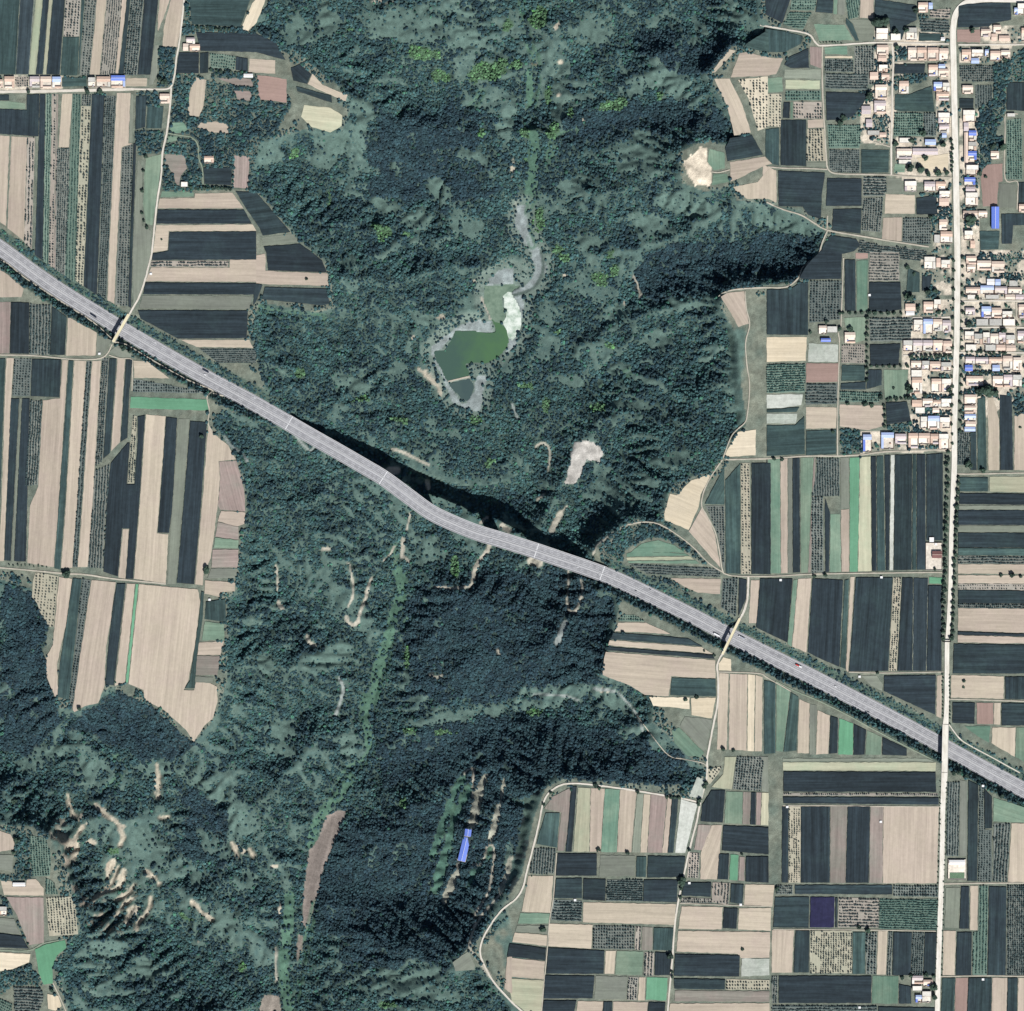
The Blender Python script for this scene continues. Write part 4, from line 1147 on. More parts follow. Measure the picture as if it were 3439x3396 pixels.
# drainage lines, overview units: penalty at the head, points from mouth to head
GULLIES = """0 530,2300 540,1908 565,1800 575,1700 600,1610 650,1510 690,1420 700,1350 714,1262 742,1170 760,1105 800,1040 850,960 850,830 872,750 885,690 950,640 962,560 1010,500 985,430 1000,370 1015,270 1005,150 990,60 985,-300
60 570,1700 480,1640 400,1560 300,1400 180,1310
60 550,1850 400,1800 250,1700 170,1600 120,1500 40,1400 -80,1330
55 690,1440 800,1425 900,1370 1000,1345 1150,1335
50 890,690 1000,700 1100,715 1200,655 1300,630
50 1005,560 1080,560 1150,540 1300,500 1450,470
50 1010,290 1100,250 1200,222 1320,212
50 1000,180 1080,110 1200,65 1310,20
55 985,430 900,400 800,360 700,330 600,280
50 990,150 900,205 800,190 700,160
50 870,760 750,700 650,620 570,560
55 722,1240 600,1150 510,1050 490,900
45 600,1640 700,1670 800,1690
45 860,960 1000,1110 1050,1060 1080,960 1150,860
60 855,950 980,930 1030,850 1060,760
55 700,1350 620,1330 540,1380 480,1480
50 985,400 1100,440 1200,430 1320,400"""
# woods on the level ground
SCARPS = """T 03
510,290 540,400 580,440
620,520 560,610 500,680
575,620 580,720 540,760
720,350 800,430 870,480 930,520
905,520 930,600 900,660
840,800 815,870 800,920
890,820 840,940 800,980
930,850 905,960 810,1010
1010,950 965,1020 880,1070
1185,60 1200,200 1190,290
1000,1130 960,1210
1135,1050 1120,1150 1050,1230 1030,1290
700,1060 760,1030 800,1000
880,1190 930,1110 1000,1060
1100,850 1160,890 1200,950
1440,1080 1520,1160 1600,1220
1750,640 1775,700 1790,740
1880,690 1910,740
380,560 420,680 470,740
240,1660 260,1710
1200,450 1260,440
T 11
1230,880 1290,930 1370,1010 1395,1080
"""
STREAMS = """T 20
60,-100 70,0 130,330 180,430 182,640 155,800 150,930
480,985 330,1050 280,1180 230,1330 190,1450 130,1560 120,1740 150,1850
T 12
1110,620 1100,700 1160,850 1010,1050 985,1200 890,1450 880,1800 800,1950
T 13
800,40 690,100 560,280
450,1100 400,1300 340,1600 290,1900
T 03
880,0 890,150 760,270 700,300
T 10
1700,700 1650,780 1540,830
T 21
920,880 760,960 660,1050
520,1270 430,1320 330,1370
T 11
20,420 200,460 500,490
"""
BENCHES = [('g', """1560,130 1600,160 1490,320 1410,560 1345,740 1295,745 1390,450 1500,210
1605,215 1630,260 1500,500 1450,740 1390,1000 1320,1010 1345,850 1420,640 1500,400
1620,830 1685,820 1625,960 1580,985"""), ('e', """1720,110 1752,120 1705,300 1665,510 1640,540 1590,520 1620,400 1640,260
1505,830 1550,850 1485,1000 1415,1125 1380,1090 1435,960
1860,150 1885,170 1850,400 1795,620 1735,640 1778,470 1828,330
1900,750 1940,735 1908,900 1858,1020 1825,1000 1858,880""")]
FLAT_WOODS = """
T 22
640,300 760,200 870,150 1100,140 1200,192 1350,300 1485,430 1450,450 1310,335 1240,285 1100,240 960,268 840,350 835,440 760,470 680,420
760,470 1000,520 1190,548 1290,612 1400,664 1200,640 900,520
T 00
1020,980 1240,980 1225,1150 1040,1180
1300,560 1500,560 1560,600 1700,640 1930,600 2100,600 2200,800 2100,960 1930,1430 1180,1440 1210,1320 1260,1060 1290,760
1200,355 1330,355 1320,650 1190,660
1350,0 1430,0 1440,190 1815,205 1930,240 1930,255 1480,240 1360,280
1590,520 1930,555 1930,600 1590,585
1020,690 1200,690 1200,800 1110,800
T 31
540,1330 700,1340 712,1540 560,1530
1570,1000 1720,1000 1750,1090 1740,1110 1700,1080 1580,1100
1850,1050 1950,1050 1950,1220 1860,1235
1560,0 1950,0 1950,60 1790,60 1690,50 1600,50
1700,150 1950,150 1950,210 1760,205 1700,190
1030,320 1120,320 1120,380 1030,380
1180,270 1300,280 1290,350 1180,345
1080,765 1380,765 1390,810 1080,812
1160,1165 1380,1175 1380,1230 1100,1230
900,1300 1140,1260 1150,1340 900,1350
1040,1440 1290,1450 1290,1495 1040,1490
1500,500 1565,500 1565,590 1490,590
1470,742 1800,742 1800,782 1470,782
1480,895 1900,895 1900,922 1480,922
1480,1010 1580,1005 1580,1065 1480,1070
1165,1060 1380,1060 1380,1095 1165,1100
T 30
1700,480 1930,370 1950,370 1950,620 1800,620 1790,850 1700,1050 1570,1000 1580,820 1700,740
690,640 800,690 790,760 720,780 700,880 560,910 640,880
780,870 930,870 930,1060 780,1060
780,460 930,430 930,640 780,640
950,345 1050,360 1050,460 960,465
960,558 1190,560 1200,610 1070,640 960,700
1210,150 1150,20 1120,40 1130,150
1090,1450 1290,1460 1280,1640 1250,1780 1230,1640 1270,1480
1570,1020 1790,1020 1790,1100 1660,1240 1600,1300 1570,1300
1590,1660 1480,1660 1480,1720 1590,1700
1280,1550 1380,1550 1380,1650 1280,1650
T 03
110,540 210,560 235,890 110,870 115,640
-20,870 240,870 260,910 10,920
0,1040 45,1050 215,1400 165,1340 110,1200 60,1180
0,1600 220,1540 290,1640 330,1720 100,1715 0,1790
T 00
700,690 800,690 790,760 720,760
460,580 660,580 660,655 460,655
"""
VEHICLES = [("01",705,478,"lorry","dark",0,"dark blue lorry on the motorway north of the western overbridge"),("01",1578,842,"lorry","dark",1,"dark lorry on the motorway beside the checked orchard"),("01",1545,918,"van","white",0,"white van on the motorway near the long green plot"),
 ("01",1172,682,"car","white",0,"white car on the motorway just southeast of the western overbridge"),("22",1545,972,"lorry","white",0,"white lorry on the motorway west of the eastern overbridge"),("22",1727,1000,"lorry","grey",1,"grey lorry on the motorway east of the eastern overbridge"),
 ("22",495,462,"car","white",0,"white car on the viaduct beyond the last white joint line"),("22",655,526,"car","white",0,"white car near the eastern end of the viaduct"),("22",930,646,"car","dark",0,"black car in the south lane beside the half moon orchard"),("22",1040,630,"car","dark",1,"black car in the north lane beside the half moon orchard"),
 ("32",232,1206,"lorry","red",1,"long red and white lorry on the motorway between the planted banks"),("32",510,1362,"van","white",1,"white van on the motorway beside the pale triangular lot"),("32",757,1555,"car","dark",0,"dark car on the motorway above the striped green plots"),("32",1042,1692,"car","white",1,"white car on the motorway just west of the street overbridge"),
 ("11",10,1064,"car","white",1,"white car on the motorway west of the viaduct"),("12",1775,258,"car","silver",0,"silver car on the viaduct above the pale track")]
# ----------------------------------------------------------------------------
# terrain: level loess plateaus cut by a wooded ravine, and the motorway cutting
# ----------------------------------------------------------------------------
STEP = 5.2
gx = np.concatenate([[-4000, -2500, -1400, -900, -700], np.arange(-400, NW + 405, STEP), [NW + 700, NW + 1000, NW + 1600, NW + 2600, NW + 4000]])
gy = np.concatenate([[-4000, -2500, -1400, -900, -700], np.arange(-400, NH + 405, STEP), [NH + 700, NH + 1000, NH + 1600, NH + 2600, NH + 4000]])
GX, GY = np.meshgrid(gx, gy)
HH, WW = GX.shape

def inside(poly, X, Y):
    """even-odd test of arrays X, Y"""
    r = np.zeros(X.shape, bool)
    n = len(poly)
    for i in range(n):
        x0, y0 = poly[i]; x1, y1 = poly[(i + 1) % n]
        if y0 == y1: continue
        c = ((y0 > Y) != (y1 > Y)) & (X < (x1 - x0) * (Y - y0) / (y1 - y0) + x0)
        r ^= c
    return r

def paint(poly, arr, val, axx, axy):
    """write val into arr where the polygon covers the grid"""
    xs = [p[0] for p in poly]; ys = [p[1] for p in poly]
    i0, i1 = np.searchsorted(axx, [min(xs), max(xs)]); j0, j1 = np.searchsorted(axy, [min(ys), max(ys)])
    if i1 <= i0 or j1 <= j0: return
    X, Y = np.meshgrid(axx[i0:i1], axy[j0:j1])
    m = inside(poly, X, Y)
    sub = arr[j0:j1, i0:i1]
    sub[m] = val

def seg_dist(line, X, Y, pen=0.0):
    """distance to a polyline, growing by pen towards its far end; also the share along it"""
    best = np.full(X.shape, 1e9)
    L = [0.0]
    for a, b in zip(line, line[1:]): L.append(L[-1] + math.hypot(b[0]-a[0], b[1]-a[1]))
    arc = np.zeros(X.shape)
    for k, (a, b) in enumerate(zip(line, line[1:])):
        dx, dy = b[0]-a[0], b[1]-a[1]
        l2 = dx*dx + dy*dy
        t = np.clip(((X-a[0])*dx + (Y-a[1])*dy) / l2, 0, 1)
        s = (L[k] + t * math.sqrt(l2))
        d = np.hypot(X-a[0]-t*dx, Y-a[1]-t*dy) + pen * s / L[-1]
        m = d < best
        best = np.where(m, d, best); arc = np.where(m, s, arc)
    return best, arc

def smooth_line(pts, n=6):
    """Catmull-Rom through the points"""
    P = [np.array(p, float) for p in pts]
    P = [2*P[0]-P[1]] + P + [2*P[-1]-P[-2]]
    out = []
    for i in range(1, len(P)-2):
        for k in range(n):
            t = k / n
            out.append(tuple(0.5*((2*P[i]) + (P[i+1]-P[i-1])*t + (2*P[i-1]-5*P[i]+4*P[i+1]-P[i+2])*t*t + (3*P[i]-P[i-1]-3*P[i+1]+P[i+2])*t**3)))
    out.append(tuple(P[-2]))
    return out

_lat = rng.random((256, 256))
def vnoise(X, Y):
    xi, yi = np.floor(X).astype(int), np.floor(Y).astype(int)
    fx, fy = X - xi, Y - yi
    fx, fy = fx*fx*(3-2*fx), fy*fy*(3-2*fy)
    a = _lat[yi % 256, xi % 256]; b = _lat[yi % 256, (xi+1) % 256]
    c = _lat[(yi+1) % 256, xi % 256]; d = _lat[(yi+1) % 256, (xi+1) % 256]
    return (a*(1-fx)+b*fx)*(1-fy) + (c*(1-fx)+d*fx)*fy
def fbm(X, Y, sc, oct=4, off=0.0):
    s, amp, tot = 0, 1.0, 0
    for k in range(oct):
        s = s + amp * vnoise(X / sc * 2**k + 17.3*k + off, Y / sc * 2**k + 5.7*k + off*1.7)
        tot += amp; amp *= 0.5
    return s / tot
def ridged(X, Y, sc, oct=4, off=0.0):
    s, amp, tot = 0, 1.0, 0
    for k in range(oct):
        s = s + amp * (1 - np.abs(2 * vnoise(X / sc * 2**k + 11.1*k + off, Y / sc * 2**k + 3.9*k + off*0.7) - 1))
        tot += amp; amp *= 0.5
    return s / tot
def sstep(x, a, b):
    t = np.clip((x - a) / (b - a), 0, 1)
    return t*t*(3-2*t)

# plateau and distance from its rim (survey pixels)
plateau = np.zeros((HH, WW), bool)
for ln in PLATEAU.strip().split("\n"):
    poly = [(x*OV, y*OV) for x, y in pts_of(ln)]
    paint(smooth_line(poly + [poly[0]], 3) if False else poly, plateau, True, gx, gy)
rimw = (fbm(GX, GY, 60, 3, 9.0) - 0.5) * 14

def edt(mask, step):
    """distance (pixels) to the nearest True cell, on a coarse copy of the grid"""
    ax = np.arange(-700, NW + 701, step); ay = np.arange(-700, NH + 701, step)
    m = np.zeros((len(ay), len(ax)), bool)
    for poly in mask: paint(poly, m, True, ax, ay)
    W = len(ax); idx = np.arange(W)
    l = np.maximum.accumulate(np.where(m, idx, -10**6), axis=1)
    r = np.minimum.accumulate(np.where(m, idx, 10**6)[:, ::-1], axis=1)[:, ::-1]
    g = np.minimum(idx - l, r - idx).astype(float)
    g2 = np.minimum(g, 1e4) ** 2
    H = len(ay)
    out = np.full(g2.shape, 1e9)
    for dy in range(-int(500/step), int(500/step)+1):
        a0, a1 = max(0, dy), min(H, H+dy)
        b0, b1 = max(0, -dy), min(H, H-dy)
        out[b0:b1] = np.minimum(out[b0:b1], g2[a0:a1] + dy*dy)
    return ax, ay, np.sqrt(out) * step

def sample(ax, ay, A, X, Y):
    fx = np.clip((X - ax[0]) / (ax[1]-ax[0]), 0, len(ax)-1.001); fy = np.clip((Y - ay[0]) / (ay[1]-ay[0]), 0, len(ay)-1.001)
    i, j = fx.astype(int), fy.astype(int); u, v = fx-i, fy-j
    return (A[j,i]*(1-u)+A[j,i+1]*u)*(1-v) + (A[j+1,i]*(1-u)+A[j+1,i+1]*u)*v

_plat = [[(x*OV, y*OV) for x, y in pts_of(ln)] for ln in PLATEAU.strip().split("\n")]
_ax, _ay, _dd = edt(_plat, 10.0)
dp = np.maximum(0, sample(_ax, _ay, _dd, GX, GY) - 4 + rimw * 0.6)
dp[plateau] = 0
wx = (fbm(GX, GY, 150, 3, 2.0) - 0.5) * 70; wy = (fbm(GX, GY, 150, 3, 4.0) - 0.5) * 70
dv = np.full(GX.shape, 1e9)
for ln in GULLIES.strip().split("\n"):
    pen, rest = ln.split(" ", 1)
    line = smooth_line([(x*OV, y*OV) for x, y in pts_of(rest)], 4)
    d, _ = seg_dist(line, GX + wx*0.5, GY + wy*0.5, float(pen) * OV)
    if float(pen) == 0: d = np.maximum(0, d - 14 - 26*np.exp(-((GY - 1720)/220)**2))
    dv = np.minimum(dv, d)
HV = 88 + 40 * np.clip(GY / NH, 0, 1.2)
t = dp / (dp + dv + 8)
Z = -HV * np.where(t < 0.75, 1.02*t**1.3, 1.02*t**1.3)
amp = sstep(dp, 0, 60)
Z += amp * ((fbm(GX + wx, GY + wy, 130, 4, 1.0) - 0.5) * 44 + (ridged(GX + wx*0.6, GY + wy*0.6, 42, 3, 7.0) - 0.6) * 9)

def interp_grid(nx, ny, A):
    i = np.clip(np.searchsorted(gx, nx) - 1, 0, WW-2); j = np.clip(np.searchsorted(gy, ny) - 1, 0, HH-2)
    u = (nx - gx[i]) / (gx[i+1]-gx[i]); v = (ny - gy[j]) / (gy[j+1]-gy[j])
    return (A[j,i]*(1-u)+A[j,i+1]*u)*(1-v) + (A[j+1,i]*(1-u)+A[j+1,i+1]*u)*v
def erode(n_it=16, step=8.0, K=0.62):
    """running water cuts a branching net of gullies into the slopes"""
    ax = np.arange(-390, NW + 391, step); ay = np.arange(-390, NH + 391, step)
    X, Y = np.meshgrid(ax, ay)
    z0 = interp_grid(X, Y, Z); free = interp_grid(X, Y, dp) > 2
    H_, W_ = z0.shape
    z = z0 + np.random.default_rng(5).uniform(-0.6, 0.6, z0.shape) * free
    idx = np.arange(H_*W_).reshape(H_, W_)
    offs = [(-1,0,1),(1,0,1),(0,-1,1),(0,1,1),(-1,-1,1.414),(-1,1,1.414),(1,-1,1.414),(1,1,1.414)]
    cell = step * S
    for it in range(n_it):
        best = np.zeros_like(z); rec = idx.copy()
        for dy, dx, l in offs:
            nb = np.roll(np.roll(z, -dy, 0), -dx, 1); ni = np.roll(np.roll(idx, -dy, 0), -dx, 1)
            sl = (z - nb) / (l * cell)
            sl[0, :] = sl[-1, :] = 0; sl[:, 0] = sl[:, -1] = 0
            m = sl > best
            best[m] = sl[m]; rec[m] = ni[m]
        order = np.argsort(-z, axis=None).tolist()
        rl = rec.ravel().tolist(); A = [1.0] * (H_*W_)
        for i in order:
            r_ = rl[i]
            if r_ != i: A[r_] += A[i]
        A = np.array(A).reshape(H_, W_)
        drop = z - z.ravel()[rec]
        dz = np.minimum(K * np.minimum(A, 1500)**0.46 * best, 0.55 * drop)
        z = z - np.where(free, dz, 0)
        if it % 3 == 2:
            lap = (np.roll(z,1,0)+np.roll(z,-1,0)+np.roll(z,1,1)+np.roll(z,-1,1))/4 - z
            z = z + np.where(free, 0.22*lap, 0)
    d = z - z0
    return sample(ax, ay, d, GX, GY)
Z += erode() * sstep(dp, 1, 34)
Z = np.minimum(Z, -1.2 * sstep(dp, 0, 12))
Z += np.where(dp == 0, -0.12 * fbm(GX, GY, 30, 3), 0)

SC_D = np.full(GX.shape, 1e9); ST_D = np.full(GX.shape, 1e9)
def line_dist(txt, D_):
    cur = None
    for ln in txt.strip().split("\n"):
        if ln.startswith("T "): cur = ln.split()[1]; continue
        line = smooth_line([nat(cur, x, y) for x, y in pts_of(ln)], 4)
        x0 = min(p[0] for p in line)-40; x1 = max(p[0] for p in line)+40; y0 = min(p[1] for p in line)-40; y1 = max(p[1] for p in line)+40
        i0, i1 = np.searchsorted(gx, [x0, x1]); j0, j1 = np.searchsorted(gy, [y0, y1])
        d, _ = seg_dist(line, GX[j0:j1, i0:i1], GY[j0:j1, i0:i1])
        D_[j0:j1, i0:i1] = np.minimum(D_[j0:j1, i0:i1], d)
line_dist(SCARPS, SC_D); line_dist(STREAMS, ST_D)
_w = (fbm(GX, GY, 14, 3, 41.0) - 0.5) * 9
Z -= np.where(dp > 0, 7.0 * np.exp(-((SC_D + _w)/7.0)**2) + 5.5 * np.exp(-((ST_D + _w*0.6)/6.0)**2), 0)

# motorway: line, cutting and embankments
ROAD_Z = -16.0
MLINE = smooth_line([(x*OV, y*OV) for x, y in MOTORWAY], 8)
MD, MARC = seg_dist(MLINE, GX, GY)
MD = MD * S
MARC_TOT = np.cumsum([0] + [math.hypot(b[0]-a[0], b[1]-a[1]) for a, b in zip(MLINE, MLINE[1:])])
def arc_at_x(ovx):
    x = ovx * OV
    for k, (a, b) in enumerate(zip(MLINE, MLINE[1:])):
        if a[0] <= x <= b[0]: return MARC_TOT[k] + (MARC_TOT[k+1]-MARC_TOT[k]) * (x-a[0])/(b[0]-a[0])
VIA0, VIA1 = arc_at_x(540), arc_at_x(1140)
HALF = 16.8
on_land = (MARC < VIA0) | (MARC > VIA1)
cut = ROAD_Z - 0.6 + np.maximum(0, MD - HALF - 1.2) * 1.05
Z = np.where((MD < 60) & on_land, np.minimum(Z, cut), Z)
fill = ROAD_Z - 0.7 - np.maximum(0, MD - HALF - 1.0) * 0.62
Z = np.where((MD < 140) & on_land, np.maximum(Z, fill), Z)
under = (MD < 34) & ~on_land
Z = np.where(under, np.minimum(Z, ROAD_Z - 5.5), Z)

# pond basin
POND_Z = -92.0
def tp(t, s): return [nat(t, x, y) for x, y in pts_of(s)]
water_polys = [tp("11", POND), tp("11", POND2), tp("11", SCUM_G), tp("11", SCUM_W)]
mud_polys = []
for ln in MUD.strip().split("\n"):
    if ln.startswith("T"): cur = ln.split()[1]
    else: mud_polys.append(tp(cur, ln))
wet = np.zeros((HH, WW), bool); mud = np.zeros((HH, WW), bool)
for p in water_polys: paint(p, wet, True, gx, gy)
_wx, _wy = (fbm(GX, GY, 26, 3, 21.0)-0.5)*20, (fbm(GX, GY, 26, 3, 23.0)-0.5)*20
for p in mud_polys: mud |= inside(p, GX + _wx, GY + _wy)
_a2x, _a2y, _d2 = edt(water_polys + mud_polys, 8.0)
dm = sample(_a2x, _a2y, _d2, GX, GY)
lvl = POND_Z + 0.5 + np.clip((1150 - GY) / 600, 0, 1) * 8
Z = np.where(dm < 260, np.maximum(Z, lvl + np.minimum(dm, 60) * 0.12), Z)
bl = sstep(dm, 4, 46)
Z = np.where(mud | (dm < 46), lvl * (1-bl) + Z * bl, Z)
Z = np.where(wet, POND_Z - 1.6, Z)

# level terraces in the ravine: sand pit, clearing, ploughed valley strips
def flatten(poly, soft=14):
    global Z
    m = np.zeros((HH, WW), bool); paint(poly, m, True, gx, gy)
    if m.any():
        k = m.astype(float)
        for _ in range(3):
            k = (k + np.roll(k,1,0) + np.roll(k,-1,0) + np.roll(k,1,1) + np.roll(k,-1,1)) / 5
        cx = GX[m].mean(); cy = GY[m].mean()
        A = np.c_[np.ones(m.sum()), GX[m]-cx, GY[m]-cy]
        co, *_ = np.linalg.lstsq(A, Z[m], rcond=None)
        pl = co[0] + co[1]*(GX-cx) + co[2]*(GY-cy)
        Z = Z*(1-k) + pl*k
valley_polys = []
for ln in VALLEY_FIELDS.strip().split("\n"):
    if ln.startswith("T"): cur = ln.split()[1]
    else:
        kd, rest = ln.split(" ", 1)
        valley_polys.append((kd, tp(cur, rest)))
for kd, p in valley_polys: flatten(p)
flatten(tp("21", CLEARING))
barn_poly = tp("13", "1500,520 1650,520 1620,700 1560,800 1490,800")
flatten(barn_poly)

def height(nx, ny):
    """terrain height at survey pixels (arrays or numbers)"""
    nx = np.asarray(nx, float); ny = np.asarray(ny, float)
    i = np.clip(np.searchsorted(gx, nx) - 1, 0, WW-2); j = np.clip(np.searchsorted(gy, ny) - 1, 0, HH-2)
    u = (nx - gx[i]) / (gx[i+1]-gx[i]); v = (ny - gy[j]) / (gy[j+1]-gy[j])
    return (Z[j,i]*(1-u)+Z[j,i+1]*u)*(1-v) + (Z[j+1,i]*(1-u)+Z[j+1,i+1]*u)*v

# ------------------------------------------------------------------ land cover
n1 = fbm(GX, GY, 45, 4, 3.3); n2 = fbm(GX, GY, 16, 3, 8.1); n3 = fbm(GX, GY, 140, 3, 6.6)
def c3(*c): return np.array(alb(*c)[:3])
COLR = np.zeros((HH, WW, 3))
COLR[:] = c3(74,94,86)
COLR += (n2[..., None] - 0.5) * c3(90,108,96) * 1.1
DENS = np.ones((HH, WW))          # how closely trees stand
KIND = np.zeros((HH, WW))         # 0 mixed, 1 bright, 2 dark
DENS *= 0.72 + 0.28 * sstep(n1 + 0.5*(n2-0.5), 0.40, 0.56)
flat = (dp == 0)
gcol = c3(96,110,100)[None, None]*(1-n1[..., None]) + c3(136,138,122)[None, None]*n1[..., None]
gcol = gcol * (0.7 + 0.6*n2[..., None])
# open sunny slopes carry grass, shaded slopes close trees
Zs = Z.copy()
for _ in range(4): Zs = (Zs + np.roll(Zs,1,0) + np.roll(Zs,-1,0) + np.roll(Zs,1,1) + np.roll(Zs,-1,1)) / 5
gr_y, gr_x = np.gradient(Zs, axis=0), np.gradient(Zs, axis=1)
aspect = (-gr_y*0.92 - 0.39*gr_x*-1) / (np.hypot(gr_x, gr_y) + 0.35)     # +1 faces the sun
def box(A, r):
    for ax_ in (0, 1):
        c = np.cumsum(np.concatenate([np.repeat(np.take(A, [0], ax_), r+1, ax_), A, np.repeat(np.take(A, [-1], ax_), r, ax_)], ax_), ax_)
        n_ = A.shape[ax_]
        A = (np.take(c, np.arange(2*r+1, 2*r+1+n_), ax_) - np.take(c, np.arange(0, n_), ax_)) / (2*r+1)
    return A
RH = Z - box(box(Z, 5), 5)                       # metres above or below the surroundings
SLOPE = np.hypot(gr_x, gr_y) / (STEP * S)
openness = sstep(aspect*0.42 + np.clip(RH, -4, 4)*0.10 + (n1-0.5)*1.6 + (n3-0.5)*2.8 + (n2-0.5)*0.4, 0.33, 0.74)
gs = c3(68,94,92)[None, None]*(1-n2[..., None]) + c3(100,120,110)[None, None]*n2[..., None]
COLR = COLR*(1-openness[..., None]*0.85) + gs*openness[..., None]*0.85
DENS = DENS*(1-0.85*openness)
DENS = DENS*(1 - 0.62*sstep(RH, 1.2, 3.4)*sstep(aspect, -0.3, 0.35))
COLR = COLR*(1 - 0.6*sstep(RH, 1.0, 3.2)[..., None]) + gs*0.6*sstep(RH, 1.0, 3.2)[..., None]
COLR = np.where(flat[..., None], gcol, COLR)
for ln in DARK_WOODS.strip().split("\n"):
    p = [(x*OV, y*OV) for x, y in pts_of(ln)]
    m = inside(p, GX + (fbm(GX, GY, 60, 3, 12.0)-0.5)*110, GY + (fbm(GX, GY, 60, 3, 14.0)-0.5)*110) & ~flat
    m &= (n1 + 0.4*(n2-0.5)) > 0.34
    KIND[m] = 2; DENS[m] = 1.0; COLR[m] = c3(60,72,72)
def blend(mask, col, dens=None, kind=None):
    global COLR, DENS, KIND
    COLR = COLR*(1-mask[..., None]) + np.array(col)*mask[..., None]
    if dens is not None: DENS = DENS*(1-mask) + dens*mask
    if kind is not None: KIND = np.where(mask > 0.5, kind, KIND)
wob = (fbm(GX, GY, 28, 3, 1.3) - 0.5)
wob2 = (fbm(GX, GY, 70, 2, 5.3) - 0.5)
for ln in BLOBS.strip().split("\n"):
    kd, rest = ln.split(" ", 1)
    for tok in rest.split():
        x, y, rx, ry, a = [float(v) for v in tok.split(',')]
        x *= OV; y *= OV; rx *= OV; ry *= OV
        R = max(rx, ry) * 1.7
        i0, i1 = np.searchsorted(gx, [x-R, x+R]); j0, j1 = np.searchsorted(gy, [y-R, y+R])
        X, Y = GX[j0:j1, i0:i1]-x, GY[j0:j1, i0:i1]-y
        ca, sa = math.cos(math.radians(a)), math.sin(math.radians(a))
        r = np.hypot((X*ca + Y*sa)/rx, (-X*sa + Y*ca)/ry) + wob[j0:j1, i0:i1]*1.3 + wob2[j0:j1, i0:i1]*0.8
        mk = np.zeros((HH, WW))
        sl_ = (slice(j0, j1), slice(i0, i1))
        if kd == 'G':
            mk[j0:j1, i0:i1] = 1 - sstep(r, 0.55, 1.2); cc = c3(92,115,107)*(0.8 + 0.36*n2[sl_][..., None] + 0.2*(n1[sl_][..., None]-0.5)); dn, kk = 0.07, 0
        elif kd == 'B':
            mk[j0:j1, i0:i1] = 1 - sstep(r, 0.7, 1.0); cc = c3(78,104,80); dn, kk = 1.0, 1
        elif kd == 'E':
            mk[j0:j1, i0:i1] = (1 - sstep(r, 0.6, 1.05)) * sstep(n2[sl_], 0.3, 0.5); cc = c3(192,183,164); dn, kk = 0.0, 0
        else:
            mk[j0:j1, i0:i1] = 1 - sstep(r, 0.75, 1.0); cc = c3(120,70,60); dn, kk = 0.0, 0
        sl = (slice(max(0,j0), j1), slice(max(0,i0), i1))
        mm = mk[sl][..., None]
        COLR[sl] = COLR[sl]*(1-mm) + cc*mm
        DENS[sl] = DENS[sl]*(1-mk[sl]) + dn*mk[sl]
        KIND[sl] = np.where(mk[sl] > 0.5, kk, KIND[sl])
for w, line in GRASS_LINES:
    d, _ = seg_dist(smooth_line([(x*OV, y*OV) for x, y in line], 4), GX, GY)
    mk = 1 - sstep(d + wob*14, w*OV*0.6, w*OV*0.95)
    blend(mk*0.9, c3(84,116,98)*(0.8+0.4*n2[..., None]), 0.08, 0)
# grass verge stripe variation
COLR *= (0.86 + 0.28*n3)[..., None]
blend(sstep(46-dm, 0, 20) * 0.8, c3(120,136,126), 0.25)
blend((mud & ~wet).astype(float), c3(146,156,154), 0.0)
COLR[mud] *= (0.45 + 1.05*fbm(GX, GY, 20, 4, 2.2))[mud][:, None]
p = inside(tp("20", PIT), GX + wob*26, GY + (n2-0.5)*22); blend(p.astype(float), c3(240,226,202), 0.0)
COLR[p] *= (0.3 + 1.15*fbm(GX, GY, 24, 5, 3.9))[p][:, None]
p = inside(tp("21", CLEARING), GX + wob*14, GY + (n2-0.5)*16); blend(p.astype(float), c3(190,186,178), 0.0)
COLR[p] *= (0.45 + 0.95*fbm(GX, GY, 20, 5, 3.1))[p][:, None]
for kd, poly in valley_polys:
    p = np.zeros((HH, WW), bool); paint(poly, p, True, gx, gy)
    blend(p.astype(float), c3(140,130,122) if kd == 'r' else c3(138,130,120), 0.0)
    COLR[p] *= (0.75 + 0.5*fbm(GX*2.2 + GY*0.6, GY*0.25, 22, 3, 6.1))[p][:, None]
# raw loess faces of the southwestern gullies
cl = np.clip(1.25 - np.hypot((GX/OV - 215)/120, (GY/OV - 1610)/150), 0, 1)
cl = np.maximum(cl, 0.8*np.clip(1.2 - np.hypot((GX/OV - 450)/60, (GY/OV - 1600)/40), 0, 1))
mk = sstep(cl, 0.1, 0.5) * sstep(SLOPE + (n2-0.5)*0.5, 0.85, 1.15) * sstep(n1, 0.42, 0.55) * (~flat)
blend(mk*0.9, c3(178,164,146)*(0.8+0.4*n2[..., None]), 0.0)
_w = (fbm(GX, GY, 14, 3, 41.0) - 0.5) * 9
mk = (1 - sstep(SC_D + _w*1.3 + (n2-0.5)*8, 3.0, 9.0)) * (~flat)
blend(mk*0.92, c3(188,179,160)*(0.7+0.5*n2[..., None]), 0.0)
DENS = DENS*(1 - 0.9*(1 - sstep(SC_D, 8, 22)))
mk = (1 - sstep(np.abs(ST_D - 9), 2, 9)) * (~flat) * sstep(n1, 0.35, 0.55)
blend(mk*0.8, c3(84,116,96), 0.2)
